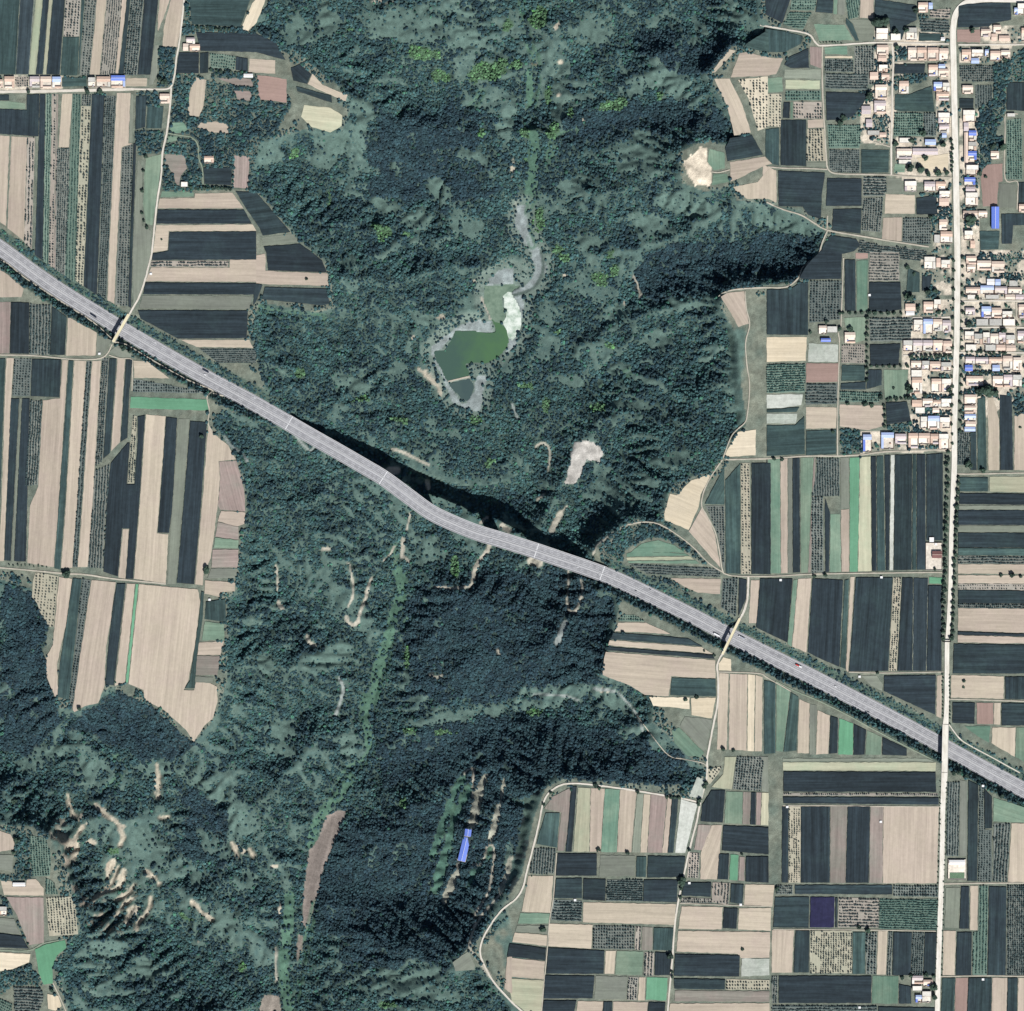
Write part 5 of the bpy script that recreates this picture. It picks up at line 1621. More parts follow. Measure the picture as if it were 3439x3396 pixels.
# tracks worn into the slopes
cur = None
for ln in TRACKS.strip().split("\n"):
    if ln.startswith("T "): cur = ln.split()[1]; continue
    kd, w, rest = ln.split(" ", 2)
    pt = []
    v = rest.replace(',', ' ').split()
    pt = [nat(cur, float(v[i]), float(v[i+1])) for i in range(0, len(v), 2)]
    line = smooth_line(pt, 5)
    w = float(w) * U
    x0 = min(p[0] for p in line)-30; x1 = max(p[0] for p in line)+30; y0 = min(p[1] for p in line)-30; y1 = max(p[1] for p in line)+30
    i0, i1 = np.searchsorted(gx, [x0, x1]); j0, j1 = np.searchsorted(gy, [y0, y1])
    d, _ = seg_dist(line, GX[j0:j1, i0:i1], GY[j0:j1, i0:i1])
    mk = 1 - sstep(d + wob[j0:j1, i0:i1]*5, max(w*0.45, 1.6), max(w*0.45, 1.6) + 3.4)
    sl = (slice(j0, j1), slice(i0, i1))
    cc = c3(176,171,156) if kd == 'earth' else (c3(84,98,92) if kd == 'dark' else c3(146,154,150))
    COLR[sl] = COLR[sl]*(1-mk[..., None]) + cc*mk[..., None]
    DENS[sl] = np.where(d < w*0.5 + 4.6, 0, DENS[sl])
for kd, txt in BENCHES:
    for ln in txt.strip().split("\n"):
        q_ = tp("13", ln)
        m = inside(q_, GX + wob*5, GY + wob2*5)
        COLR[m] = (c3(82,116,102) if kd == 'g' else c3(166,166,150))*(0.6 + 0.7*n2[m][:, None])
        DENS[m] = 0.0
DENS = np.where(flat, 0, DENS)
pf = plateau.astype(float)
for _ in range(30): pf = (pf + np.roll(pf,1,0) + np.roll(pf,-1,0) + np.roll(pf,1,1) + np.roll(pf,-1,1)) / 5
rim = flat & (pf < 0.97) & (MD > 60)
DENS = np.where(rim, 0.75*sstep(n1 + 0.5*(n2-0.5), 0.36, 0.52), DENS)
for q_ in (tp("20", PIT), tp("21", CLEARING), tp("20", "1270,1080 1600,1080 1640,1400 1300,1450"), tp("21", "1600,330 1840,250 1840,1350 1700,1330 1640,800"), tp("23", "100,300 300,200 250,500 60,1100 -60,1200")):
    paint(q_, DENS, 0.0, gx, gy)
for ln in FLAT_WOODS.strip().split("\n"):
    if ln.startswith("T "): cur = ln.split()[1]; continue
    p = np.zeros((HH, WW), bool); paint(tp(cur, ln), p, True, gx, gy)
    p &= flat
    DENS[p] = 0.9
    COLR[p] = COLR[p]*0.4 + c3(78,92,84)*0.6
# village ground
VILLAGE = [tp("31", "1010,370 1400,350 1400,1495 700,1520 700,1350 1060,1350 1060,880 1010,880"), tp("31", "1450,-20 1960,-20 1960,1050 1460,1360"), tp("30", "800,200 1390,200 1390,460 1040,460 920,1100 690,1070 690,780 800,640"), tp("30", "1270,460 1390,460 1390,1908 1240,1908 1260,1380 960,1350 960,1030 1270,1030"), tp("30", "1440,330 1840,340 1840,480 1440,470"), tp("30", "1440,820 1590,820 1600,1890 1450,1890"), tp("30","1600,190 1960,190 1960,340 1600,340"), tp("00", "-20,570 470,570 470,690 -20,690"), tp("00", "660,570 955,570 955,680 660,680"), tp("31","1150,20 1390,20 1390,320 1240,310 1160,160")]
for poly in VILLAGE:
    p = np.zeros((HH, WW), bool); paint(poly, p, True, gx, gy)
    gv = c3(226,214,194)[None]*(0.66 + 0.5*n2[p][:, None])
    mixv = sstep(n1[p] + 0.6*(n2[p]-0.5), 0.40, 0.62)[:, None]
    COLR[p] = gv*(1-mixv*0.8) + c3(98,110,98)*mixv*0.8
    DENS[p] = np.maximum(DENS[p], 0.3*mixv[:, 0])

# planted motorway banks
bank = (MD > HALF + 1.5) & (MD < HALF + 21) & on_land
COLR = np.where((bank & (MD < HALF + 19))[..., None], c3(80,98,88)[None, None]*(0.8+0.4*n2[..., None]), COLR)
DENS = np.where(bank, np.where(MD < HALF + 17.5, 0.8, 0.35), DENS)
DENS = np.where((MD < HALF + 2.0), np.where(on_land, 0, DENS), DENS)
DENS[wet | mud] = 0
COLR = np.where(flat[..., None], COLR*(0.78 + 0.44*fbm(GX, GY, 11, 3, 15.0))[..., None], COLR)
COLR = np.clip(COLR, 0.004, 0.9)

# ------------------------------------------------------------------ terrain mesh
def build_terrain():
    f = (D - Z) / D
    V = np.empty((HH*WW, 3), np.float32)
    V[:, 0] = ((GX - NW/2) * S * f).ravel(); V[:, 1] = ((NH/2 - GY) * S * f).ravel(); V[:, 2] = Z.ravel()
    idx = np.arange(HH*WW).reshape(HH, WW)
    q = np.stack([idx[1:, :-1], idx[1:, 1:], idx[:-1, 1:], idx[:-1, :-1]], -1).reshape(-1, 4)
    me = bpy.data.meshes.new("terrain")
    me.vertices.add(len(V)); me.vertices.foreach_set("co", V.ravel())
    me.loops.add(q.size); me.loops.foreach_set("vertex_index", q.ravel().astype(np.int32))
    me.polygons.add(len(q)); me.polygons.foreach_set("loop_start", np.arange(0, q.size, 4, dtype=np.int32))
    me.update(calc_edges=True)
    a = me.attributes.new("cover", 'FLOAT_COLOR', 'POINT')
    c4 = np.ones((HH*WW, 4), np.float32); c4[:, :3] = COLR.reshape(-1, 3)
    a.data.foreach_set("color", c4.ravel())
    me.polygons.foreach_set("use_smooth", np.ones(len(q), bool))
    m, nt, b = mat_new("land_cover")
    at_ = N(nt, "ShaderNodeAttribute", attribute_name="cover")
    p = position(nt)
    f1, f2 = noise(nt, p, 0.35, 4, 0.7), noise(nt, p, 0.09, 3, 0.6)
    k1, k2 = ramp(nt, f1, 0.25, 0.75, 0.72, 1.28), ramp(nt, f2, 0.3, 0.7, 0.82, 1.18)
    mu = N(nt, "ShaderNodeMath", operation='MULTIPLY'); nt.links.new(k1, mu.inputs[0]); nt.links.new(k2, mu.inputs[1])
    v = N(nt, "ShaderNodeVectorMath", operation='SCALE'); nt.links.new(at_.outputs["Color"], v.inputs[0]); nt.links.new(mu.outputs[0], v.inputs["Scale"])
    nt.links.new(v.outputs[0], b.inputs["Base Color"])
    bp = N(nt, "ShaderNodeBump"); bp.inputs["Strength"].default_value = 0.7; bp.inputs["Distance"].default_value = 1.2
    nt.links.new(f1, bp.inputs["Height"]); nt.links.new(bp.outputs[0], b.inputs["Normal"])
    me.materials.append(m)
    tag(link_mesh("terrain", me), "loess plateau ground cut by deep wooded ravines", "terrain", kind="structure")
build_terrain()
# ----------------------------------------------------------------------------
# occupancy raster (where trees may not stand) and plots
# ----------------------------------------------------------------------------
ox = np.arange(-60, NW + 61, 2.5); oy = np.arange(-60, NH + 61, 2.5)
OCC = np.zeros((len(oy), len(ox)), np.int16)      # 0 free, -1 road or building, n+1 plot n

plots = []
def push_out(p):
    """keep plot corners clear of the motorway cutting"""
    d, a = seg_dist(MLINE, np.array([p[0]]), np.array([p[1]]))
    dm_ = d[0] * S
    lim = HALF + 15.0
    if dm_ >= lim or VIA0 < a[0] < VIA1: return p
    k = min(int(np.searchsorted(MARC_TOT, a[0])) , len(MLINE)-1); k = max(k, 1)
    A, B = MLINE[k-1], MLINE[k]
    tx, ty = B[0]-A[0], B[1]-A[1]; l = math.hypot(tx, ty); tx /= l; ty /= l
    tt = (p[0]-A[0])*tx + (p[1]-A[1])*ty
    qx, qy = A[0]+tx*tt, A[1]+ty*tt
    nx_, ny_ = p[0]-qx, p[1]-qy; l = math.hypot(nx_, ny_) or 1
    return (qx + nx_/l*lim/S, qy + ny_/l*lim/S)

def add_plot(kd, poly):
    q = []
    for i, a in enumerate(poly):                      # split long edges so bent edges can follow the cutting
        b = poly[(i+1) % len(poly)]
        q.append(a)
    plots.append((kd, [push_out(p) for p in q]))

cur = None
for ln in FIELDS.strip().split("\n"):
    ln = ln.strip()
    if not ln: continue
    if ln.startswith("T "): cur = ln.split()[1]; continue
    if ln[0] in "VH":
        head, body = ln[1:].split("|")[:2]
        h = [float(v) for v in head.split()]
        tok = body.split()
        B, K = [], []
        i = 0
        while i < len(tok):
            if tok[i].isalpha(): K.append(tok[i]); i += 1
            else: B.append((float(tok[i]), float(tok[i+1]))); i += 2
        if ln[0] == "V":
            y0, y1, ys0, ys1, ye0, ye1 = h
            xl, xr = B[0][0], B[-1][0]
            X = lambda b, y: b[0] + (b[1]-b[0]) * (y-y0)/(y1-y0)
            for k, kd in enumerate(K):
                a, b = B[k], B[k+1]
                ra, rb = (a[0]-xl)/(xr-xl), (b[0]-xl)/(xr-xl)
                sa, sb, ea, eb = ys0+(ys1-ys0)*ra, ys0+(ys1-ys0)*rb, ye0+(ye1-ye0)*ra, ye0+(ye1-ye0)*rb
                g = 1.2
                add_plot(kd, [nat(cur, X(a,sa)+g, sa), nat(cur, X(b,sb)-g, sb), nat(cur, X(b,eb)-g, eb), nat(cur, X(a,ea)+g, ea)])
        else:
            x0, x1 = h[:2]
            for k, kd in enumerate(K):
                a, b = B[k], B[k+1]
                add_plot(kd, [nat(cur, x0, a[0]+1), nat(cur, x1, a[1]+1), nat(cur, x1, b[1]-1), nat(cur, x0, b[0]-1)])
    else:
        kd, rest = ln.split(" ", 1)
        add_plot(kd, [nat(cur, x, y) for x, y in pts_of(rest)])

for n, (kd, poly) in enumerate(plots): paint(poly, OCC, n + 1, ox, oy)

def signed_area(P): return sum(a[0]*b[1]-b[0]*a[1] for a, b in zip(P, P[1:]+P[:1])) / 2

def inset(P, d):
    """P counter-clockwise world polygon; move each edge inwards by d"""
    out = []
    n = len(P)
    for i in range(n):
        a, b, c = P[i-1], P[i], P[(i+1) % n]
        u = Vector((b[0]-a[0], b[1]-a[1])); v = Vector((c[0]-b[0], c[1]-b[1]))
        if u.length < 1e-6 or v.length < 1e-6: out.append(b); continue
        u.normalize(); v.normalize()
        n1_, n2_ = Vector((-u.y, u.x)), Vector((-v.y, v.x))
        m = n1_ + n2_
        if m.length < 0.3: out.append((b[0]+n1_.x*d, b[1]+n1_.y*d)); continue
        m.normalize()
        s = d / max(0.5, m.dot(n1_))
        out.append((b[0]+m.x*s, b[1]+m.y*s))
    return out

def jitter_edges(P, step=8.0, a=0.8):
    """break long edges and let them wander a little, as ploughed edges do"""
    out = []
    for i, p in enumerate(P):
        q = P[(i+1) % len(P)]
        L = math.hypot(q[0]-p[0], q[1]-p[1]); k = max(1, int(L/step))
        out.append(p)
        for j in range(1, k):
            t_ = j/k
            nx_, ny_ = -(q[1]-p[1])/L, (q[0]-p[0])/L
            w = random.uniform(-a, a)
            out.append((p[0]+(q[0]-p[0])*t_+nx_*w, p[1]+(q[1]-p[1])*t_+ny_*w))
    return out

def axes_of(P):
    """row direction of a plot: its longest edge"""
    e = max(zip(P, P[1:]+P[:1]), key=lambda ab: (ab[1][0]-ab[0][0])**2 + (ab[1][1]-ab[0][1])**2)
    u = Vector((e[1][0]-e[0][0], e[1][1]-e[0][1])).normalized()
    return u, Vector((-u.y, u.x))

crop_data = {k: ([], [], [], []) for k in CROP}       # verts, faces, uv per loop, tint per face
orchards = []
def slab(P, z0, z1, u, v):
    n = len(P)
    vs = [(x, y, z0) for x, y in P] + [(x, y, z1) for x, y in P]
    fs = [tuple(range(n, 2*n))] + [(i, (i+1) % n, n+(i+1) % n, n+i) for i in range(n)]
    uv = []
    for f in fs:
        for i in f:
            p = vs[i]; uv.append((p[0]*u.x+p[1]*u.y, p[0]*v.x+p[1]*v.y))
    return vs, fs, uv

for n, (kd, poly) in enumerate(plots):
    base = 0.25 + 0.002 * n
    P = [at(x, y, base)[:2] for x, y in poly]
    if signed_area(P) < 0: P = P[::-1]
    u, v = axes_of(P)
    P0 = jitter_edges(inset(P, 0.25))
    vs, fs, uv = slab(P0, -0.35, base, u, v)
    me = bpy.data.meshes.new("field")
    me.from_pydata(vs, [], fs)
    uvl = me.uv_layers.new(name="rows"); uvl.data.foreach_set("uv", np.array(uv, np.float32).ravel())
    ta = me.attributes.new("tint", 'FLOAT', 'FACE')
    tv = random.uniform(0.93, 1.07) if kd in "spw" else random.uniform(0.85, 1.15)
    ta.data.foreach_set("value", np.full(len(fs), tv, np.float32))
    ha = me.attributes.new("hue", 'FLOAT', 'FACE'); ha.data.foreach_set("value", np.full(len(fs), random.uniform(-0.25, 0.75), np.float32))
    me.materials.append(M_SOIL[kd])
    tag(link_mesh("field", me), kind="structure")
    if kd in CROP:
        ins = 0.75
        P1 = jitter_edges(inset(P, ins), 6.0, 0.6)
        h = {'d': 1.5, 'e': 1.1, 'v': 1.2, 'l': 1.0}[kd]
        vs, fs, uv = slab(P1, base + 0.02, base + h, u, v)
        V, F, UVs, T = crop_data[kd]
        o = len(V)
        V += vs; F += [tuple(i+o for i in f) for f in fs]; UVs += uv; T += [random.uniform(0.82, 1.18)] * len(fs)
    elif kd in "oqnt":
        orchards.append((n, kd, P, u, v, base))

CROP_TXT = {'d': ("tall_crop", "dense dark green field crop standing in close rows on the plots"), 'e': ("green_crop", "blue green leafy crop standing in rows on the plots"),
            'v': ("violet_crop", "deep violet low crop filling one square plot"), 'l': ("striped_crop", "dark crop in broad stripes with pale furrows between")}
for k, (V, F, UVs, T) in crop_data.items():
    me = bpy.data.meshes.new(CROP_TXT[k][0])
    me.from_pydata(V, [], F)
    uvl = me.uv_layers.new(name="rows"); uvl.data.foreach_set("uv", np.array(UVs, np.float32).ravel())
    ta = me.attributes.new("tint", 'FLOAT', 'FACE'); ta.data.foreach_set("value", np.array(T, np.float32))
    hv = np.array(T, np.float64) * 977.0 % 1.0
    ha = me.attributes.new("hue", 'FLOAT', 'FACE'); ha.data.foreach_set("value", (hv*0.6 - 0.35).astype(np.float32))
    me.materials.append(M_CROP[k])
    tag(link_mesh(CROP_TXT[k][0], me), CROP_TXT[k][1], "crop", kind="stuff")

# ----------------------------------------------------------------------------
# ribbons: roads, tracks, markings
# ----------------------------------------------------------------------------
def offset_line(line, off):
    out = []
    for i, p in enumerate(line):
        a, b = line[max(0, i-1)], line[min(len(line)-1, i+1)]
        dx, dy = b[0]-a[0], b[1]-a[1]; l = math.hypot(dx, dy) or 1
        o_ = off[i] if isinstance(off, list) else off
        out.append((p[0] - dy/l*o_, p[1] + dx/l*o_))
    return out

def ribbon(line, o0, o1, z0, z1, mb=None):
    """world line (x, y), offsets from it (metres, to the west/south side first), bottom and top heights; heights may be lists"""
    n = len(line)
    A, B = offset_line(line, o0), offset_line(line, o1)
    g = lambda z, i: z[i] if isinstance(z, (list, tuple, np.ndarray)) else z
    vs = []
    for i in range(n):
        vs += [(A[i][0], A[i][1], g(z0, i)), (B[i][0], B[i][1], g(z0, i)), (B[i][0], B[i][1], g(z1, i)), (A[i][0], A[i][1], g(z1, i))]
    fs = []
    for i in range(n-1):
        a, b = 4*i, 4*i+4
        fs += [(a+3, b+3, b+2, a+2), (a, a+1, b+1, b), (a, b, b+3, a+3), (a+1, a+2, b+2, b+1)]
    fs += [(0, 3, 2, 1), (4*n-4, 4*n-3, 4*n-2, 4*n-1)]
    f0, f1 = (o0[0], o1[0]) if isinstance(o0, list) else (o0, o1)
    fs = [f[::-1] for f in fs] if f0 > f1 else fs
    mb = mb or MB()
    mb.add(vs, fs)
    run = 0.0
    for i in range(n):
        if i: run += math.hypot(line[i][0]-line[i-1][0], line[i][1]-line[i-1][1])
        mb.uv += [(run, f0), (run, f1), (run, f1), (run, f0)]
    return mb

def to_world(line, z=0.0): return [at(x, y, z)[:2] for x, y in line]

def paint_line(line, half):
    """mark a road in the occupancy raster"""
    x0 = min(p[0] for p in line)-half-6; x1 = max(p[0] for p in line)+half+6; y0 = min(p[1] for p in line)-half-6; y1 = max(p[1] for p in line)+half+6
    i0, i1 = np.searchsorted(ox, [x0, x1]); j0, j1 = np.searchsorted(oy, [y0, y1])
    if i1 <= i0 or j1 <= j0: return
    X, Y = np.meshgrid(ox[i0:i1], oy[j0:j1])
    d, _ = seg_dist(line, X, Y)
    OCC[j0:j1, i0:i1][d < half] = -1

SURF = {'c': M_CONC, 't': M_TRACK, 'g': M_GRASSTRACK}
cur = None; nr = 0
for ln in ROADS.strip().split("\n"):
    if ln.startswith("T "): cur = ln.split()[1]; continue
    nm, sf, w, rest = ln.split(" ", 3)
    v = rest.replace(',', ' ').split()
    line = smooth_line([nat(cur, float(v[i]), float(v[i+1])) for i in range(0, len(v), 2)], 5)
    w = float(w) * U
    w *= 0.88
    paint_line(line, w/2 + 3.6)
    zs = np.maximum(height([p[0] for p in line], [p[1] for p in line]), -40)
    top = [max(0.95, 0) + 0.03*nr if z > -2.0 else z + 0.9 + 0.03*nr for z in zs]
    wl = [at(p[0], p[1], tz)[:2] for p, tz in zip(line, top)]
    hw = w * S / 2
    # broken, dusty edges: the width wanders
    W2, T2 = [wl[0]], [top[0]]
    for (pa, pb, ta_, tb_) in zip(wl, wl[1:], top, top[1:]):
        k_ = max(1, int(math.hypot(pb[0]-pa[0], pb[1]-pa[1])/9))
        for q_ in range(1, k_+1):
            f_ = q_/k_
            W2.append((pa[0]+(pb[0]-pa[0])*f_, pa[1]+(pb[1]-pa[1])*f_)); T2.append(ta_+(tb_-ta_)*f_)
    wl, top = W2, T2
    ja = [hw*random.uniform(0.82, 1.2) for _ in wl]; jb = [-hw*random.uniform(0.82, 1.2) for _ in wl]
    mb = ribbon(wl, ja, jb, [tz - 1.6 for tz in top], top)
    tag(mb.build("lane" if nm == "lane" else "path", SURF[sf]), kind="structure")
    nr = (nr + 1) % 14

# village street with verges, and its bridge over the motorway
def tile30(y): return y
ST = smooth_line([nat("30", x, y) for x, y in STREET_PTS], 5)
YA, YB = nat("30", 0, 5462)[1], nat("30", 0, 5820)[1]
def cut_line(line, ya, yb):
    return [p for p in line if ya - 1e-6 <= p[1] <= yb + 1e-6]
def x_on(line, y):
    for a, b in zip(line, line[1:]):
        if a[1] <= y <= b[1] and b[1] > a[1]: return a[0] + (b[0]-a[0])*(y-a[1])/(b[1]-a[1])
    return line[-1][0]
def street_w(y):                                     # metres, by survey row
    yy = (y) / U
    return np.interp(yy, [0, 400, 1900, 2400, 3600, 3900, 4700, 4850, 5400, 5500, 5800, 6000, 7600], [44, 44, 46, 42, 40, 33, 30, 34, 34, 50, 48, 38, 36]) * U * S
paint_line(ST, 12)
parts_ = [ST[:1+max(i for i, p in enumerate(ST) if p[1] < YA)] + [(x_on(ST[20:], YA), YA)], [(x_on(ST[20:], YB), YB)] + [p for p in ST[20:] if p[1] > YB]]
def var_ribbon(line, wfun, z0, z1, sgn=0, mb=None, inner=None):
    n = len(line); L, R = [], []
    for i, p in enumerate(line):
        h = wfun(p[1]) / 2
        A = offset_line(line[max(0, i-1):i+2], h); B = offset_line(line[max(0, i-1):i+2], -h)
        k = 0 if i == 0 else 1
        L.append(A[k]); R.append(B[k])
    return L, R
for part in parts_:
    z = 1.5
    wl = to_world(part, z)
    n = len(wl)
    hw = [float(street_w(p[1]))/2 for p in part]
    vs, fs = [], []
    for i, p in enumerate(wl):
        a, b = wl[max(0, i-1)], wl[min(n-1, i+1)]
        dx, dy = b[0]-a[0], b[1]-a[1]; l = math.hypot(dx, dy) or 1
        nx_, ny_ = -dy/l, dx/l
        vs += [(p[0]+nx_*hw[i], p[1]+ny_*hw[i], 0.3), (p[0]-nx_*hw[i], p[1]-ny_*hw[i], 0.3), (p[0]-nx_*hw[i], p[1]-ny_*hw[i], z), (p[0]+nx_*hw[i], p[1]+ny_*hw[i], z)]
    for i in range(n-1):
        a, b = 4*i, 4*i+4
        fs += [(a+3, a+2, b+2, b+3), (a, b, b+1, a+1), (a, a+3, b+3, b), (a+1, b+1, b+2, a+2)]
    mb = MB(); mb.add(vs, fs)
    run = 0.0
    for i in range(n):
        if i: run += math.hypot(wl[i][0]-wl[i-1][0], wl[i][1]-wl[i-1][1])
        mb.uv += [(run, hw[i]), (run, -hw[i]), (run, -hw[i]), (run, hw[i])]
    tag(mb.build("village_road", M_STREET), kind="structure")

# ----------------------------------------------------------------------------
# motorway
# ----------------------------------------------------------------------------
def mline_between(a0, a1):
    out = []
    for k in range(len(MLINE)):
        if a0 < MARC_TOT[k] < a1: out.append((MARC_TOT[k], MLINE[k]))
    def pt(a):
        k = max(1, min(int(np.searchsorted(MARC_TOT, a)), len(MLINE)-1))
        t_ = (a-MARC_TOT[k-1])/(MARC_TOT[k]-MARC_TOT[k-1])
        A, B = MLINE[k-1], MLINE[k]
        return (A[0]+(B[0]-A[0])*t_, A[1]+(B[1]-A[1])*t_)
    return [pt(a0)] + [p for _, p in out] + [pt(a1)]
paint_line(MLINE, HALF/S + 3)
LINES = [(-13.6, 0.5, 0), (13.6, 0.5, 0), (-2.3, 0.5, 0), (2.3, 0.5, 0), (-6.0, 0.4, 1), (6.0, 0.4, 1), (-9.8, 0.4, 1), (9.8, 0.4, 1)]
def densify(line, step):
    out = []
    for a, b in zip(line, line[1:]):
        L = math.hypot(b[0]-a[0], b[1]-a[1]); k = max(1, int(round(L/step)))
        out += [(a[0]+(b[0]-a[0])*i/k, a[1]+(b[1]-a[1])*i/k) for i in range(k)]
    return out + [line[-1]]
def carriageway(line_nat, parent=None):
    """markings and barriers of one stretch"""
    wl = to_world(line_nat, ROAD_Z)
    out = []
    for off, w, dash in LINES:
        if not dash:
            mb = ribbon(wl, off + w/2, off - w/2, ROAD_Z - 0.02, ROAD_Z + 0.03)
        else:
            mb = MB(); dl = densify(wl, 9.0)
            for i in range(0, len(dl)-1, 2): ribbon(dl[i:i+2], off + w/2, off - w/2, ROAD_Z - 0.02, ROAD_Z + 0.03, mb)
        out.append(mb.build("lane_marking", M_PAINT, parent))
        if dash: tag(out[-1], kind="stuff")
    for off in (-0.55, 0.55):
        out.append(ribbon(wl, off + 0.2, off - 0.2, ROAD_Z + 0.35, ROAD_Z + 0.9).build("median_rail", M_STEEL, parent))
    out.append(ribbon(wl, 1.3, -1.3, ROAD_Z - 0.05, ROAD_Z + 0.22).build("median_strip", M_VERGE, parent))
    for off in (-HALF + 0.5, HALF - 0.5):
        out.append(ribbon(wl, off + 0.25, off - 0.25, ROAD_Z, ROAD_Z + 0.85).build("side_rail", M_STEEL, parent))
    return out
for a0, a1 in ((0.5, VIA0), (VIA1, MARC_TOT[-1] - 0.5)):
    ln_ = mline_between(a0, a1)
    wl = to_world(ln_, ROAD_Z)
    mw = tag(ribbon(wl, HALF, -HALF, ROAD_Z - 0.9, ROAD_Z).build("motorway", M_ASPHALT), kind="structure")
    carriageway(ln_, mw)

# viaduct over the ravine
via = empty("viaduct", (0, 0, 0))
tag(via, "long curving concrete motorway viaduct crossing the wooded ravine on tall piers", "viaduct")
ln_ = mline_between(VIA0, VIA1)
wl = to_world(ln_, ROAD_Z)
ribbon(wl, HALF, -HALF, ROAD_Z - 0.7, ROAD_Z).build("deck", M_ASPHALT, via)
for off in (-8.6, 8.6): ribbon(wl, off + 4.6, off - 4.6, ROAD_Z - 4.2, ROAD_Z - 0.7).build("box_girder", M_CONCRETE, via)
carriageway(ln_, via)
for off in (-HALF + 0.0, HALF - 0.0): ribbon(wl, off + 0.3, off - 0.3, ROAD_Z - 1.0, ROAD_Z + 1.1).build("parapet", M_VERGE, via)
def mpoint(a):
    p = mline_between(a, a + 1.0)
    w0, w1 = at(*p[0], ROAD_Z), at(*p[-1], ROAD_Z)
    return p[0], w0, math.atan2(w1[1]-w0[1], w1[0]-w0[0])
for ovx in (545, 723, 1012, 1136):
    p, w, ang = mpoint(arc_at_x(ovx))
    mb = MB(); mb.box(-0.7, -HALF + 0.3, 0, 0.7, HALF - 0.3, 0.06)
    j = mb.build("expansion_joint", M_PAINT, via, (w[0], w[1], ROAD_Z + 0.035), ang)
for ovx, wx_, tall in ((585, 2.6, 0), (630, 2.6, 0), (676, 3.0, 0), (723, 4.0, 0), (806, 9.0, 1), (934, 9.0, 1), (1012, 4.5, 0), (1060, 2.6, 0), (1100, 2.6, 0)):
    p, w, ang = mpoint(arc_at_x(ovx))
    g = float(height(p[0], p[1])) - 3
    for sgn in (-1, 1):
        mb = MB()
        y0, y1 = sorted((sgn*(2.2 if tall else 5.5), sgn*(14.5 if tall else 11.5)))
        flare = 1.25 if tall else 1.1
        mb.add([(-wx_/2*flare, y0, g), (wx_/2*flare, y0, g), (wx_/2*flare, y1, g), (-wx_/2*flare, y1, g), (-wx_/2, y0, ROAD_Z-4.2), (wx_/2, y0, ROAD_Z-4.2), (wx_/2, y1, ROAD_Z-4.2), (-wx_/2, y1, ROAD_Z-4.2)],
               [(0,3,2,1),(4,5,6,7),(0,1,5,4),(1,2,6,5),(2,3,7,6),(3,0,4,7)])
        mb.build("pier", M_CONCRETE, via, (w[0], w[1], 0), ang)
    OCC[max(0, int((p[1]+60)/2.5)-6):int((p[1]+60)/2.5)+6, max(0, int((p[0]+60)/2.5)-6):int((p[0]+60)/2.5)+6] = -1

def overbridge(a, b, width, label, zt=1.0, name="overbridge"):
    wa, wb = at(*a, zt), at(*b, zt)
    L = math.hypot(wb[0]-wa[0], wb[1]-wa[1]); ang = math.atan2(wb[1]-wa[1], wb[0]-wa[0])
    o = empty(name, (wa[0], wa[1], 0), ang)
    tag(o, label, "bridge")
    mb = MB(); mb.box(-1, -width/2, zt-0.5, L+1, width/2, zt); mb.uv = [(q[0], q[1]) for q in mb.v]; mb.build("deck", M_STREET if name == "road_bridge" else M_CREAM, o)
    mb = MB(); mb.box(1, -width/2+0.8, zt-2.0, L-1, width/2-0.8, zt-0.5); mb.build("girder", M_CONCRETE, o)
    for s in (-1, 1):
        y = s*(width/2 - 0.15)
        mb = MB(); mb.box(-1, y-0.2, zt-0.6, L+1, y+0.2, zt+1.0); mb.build("parapet", M_VERGE, o)
    for f in (0.25, 0.5, 0.75):
        mb = MB(); mb.box(L*f-0.6, -width/2+1.2, ROAD_Z-6, L*f+0.6, width/2-1.2, zt-2.0); mb.build("pier", M_CONCRETE, o)
    n0 = 6
    line = [(a[0]+(b[0]-a[0])*i/n0, a[1]+(b[1]-a[1])*i/n0) for i in range(n0+1)]
    paint_line(line, width/S/2 + 1)
    return o
overbridge(nat("01", 970, 468), nat("01", 856, 670), 7.2, "pale narrow concrete bridge carrying the western farm lane over the motorway", 1.25)
overbridge(nat("22", 1716, 855), nat("22", 1588, 1118), 6.6, "pale narrow concrete bridge carrying the eastern farm lane over the motorway", 1.25)
overbridge((x_on(ST[20:], YA), YA), (x_on(ST[20:], YB), YB), 13.6, "broad pale concrete bridge carrying the village road over the motorway", 1.5, "road_bridge")

# height gate across the village road
gx_, gy_ = nat("32", 1346, 1024)
w = at(gx_, gy_, 1.5)
hg = tag(empty("height_gate", (w[0], w[1], 1.5)), "dark steel height limit gate standing across the village road", "gate")
for s in (-1, 1):
    mb = MB(); mb.box(s*9.0-0.3, -0.3, -1.3, s*9.0+0.3, 0.3, 5.2); mb.build("post", M_TYRE, hg)
mb = MB(); mb.box(-9.3, -1.3, 4.6, 9.3, 1.3, 5.6); mb.build("beam", M_TYRE, hg)

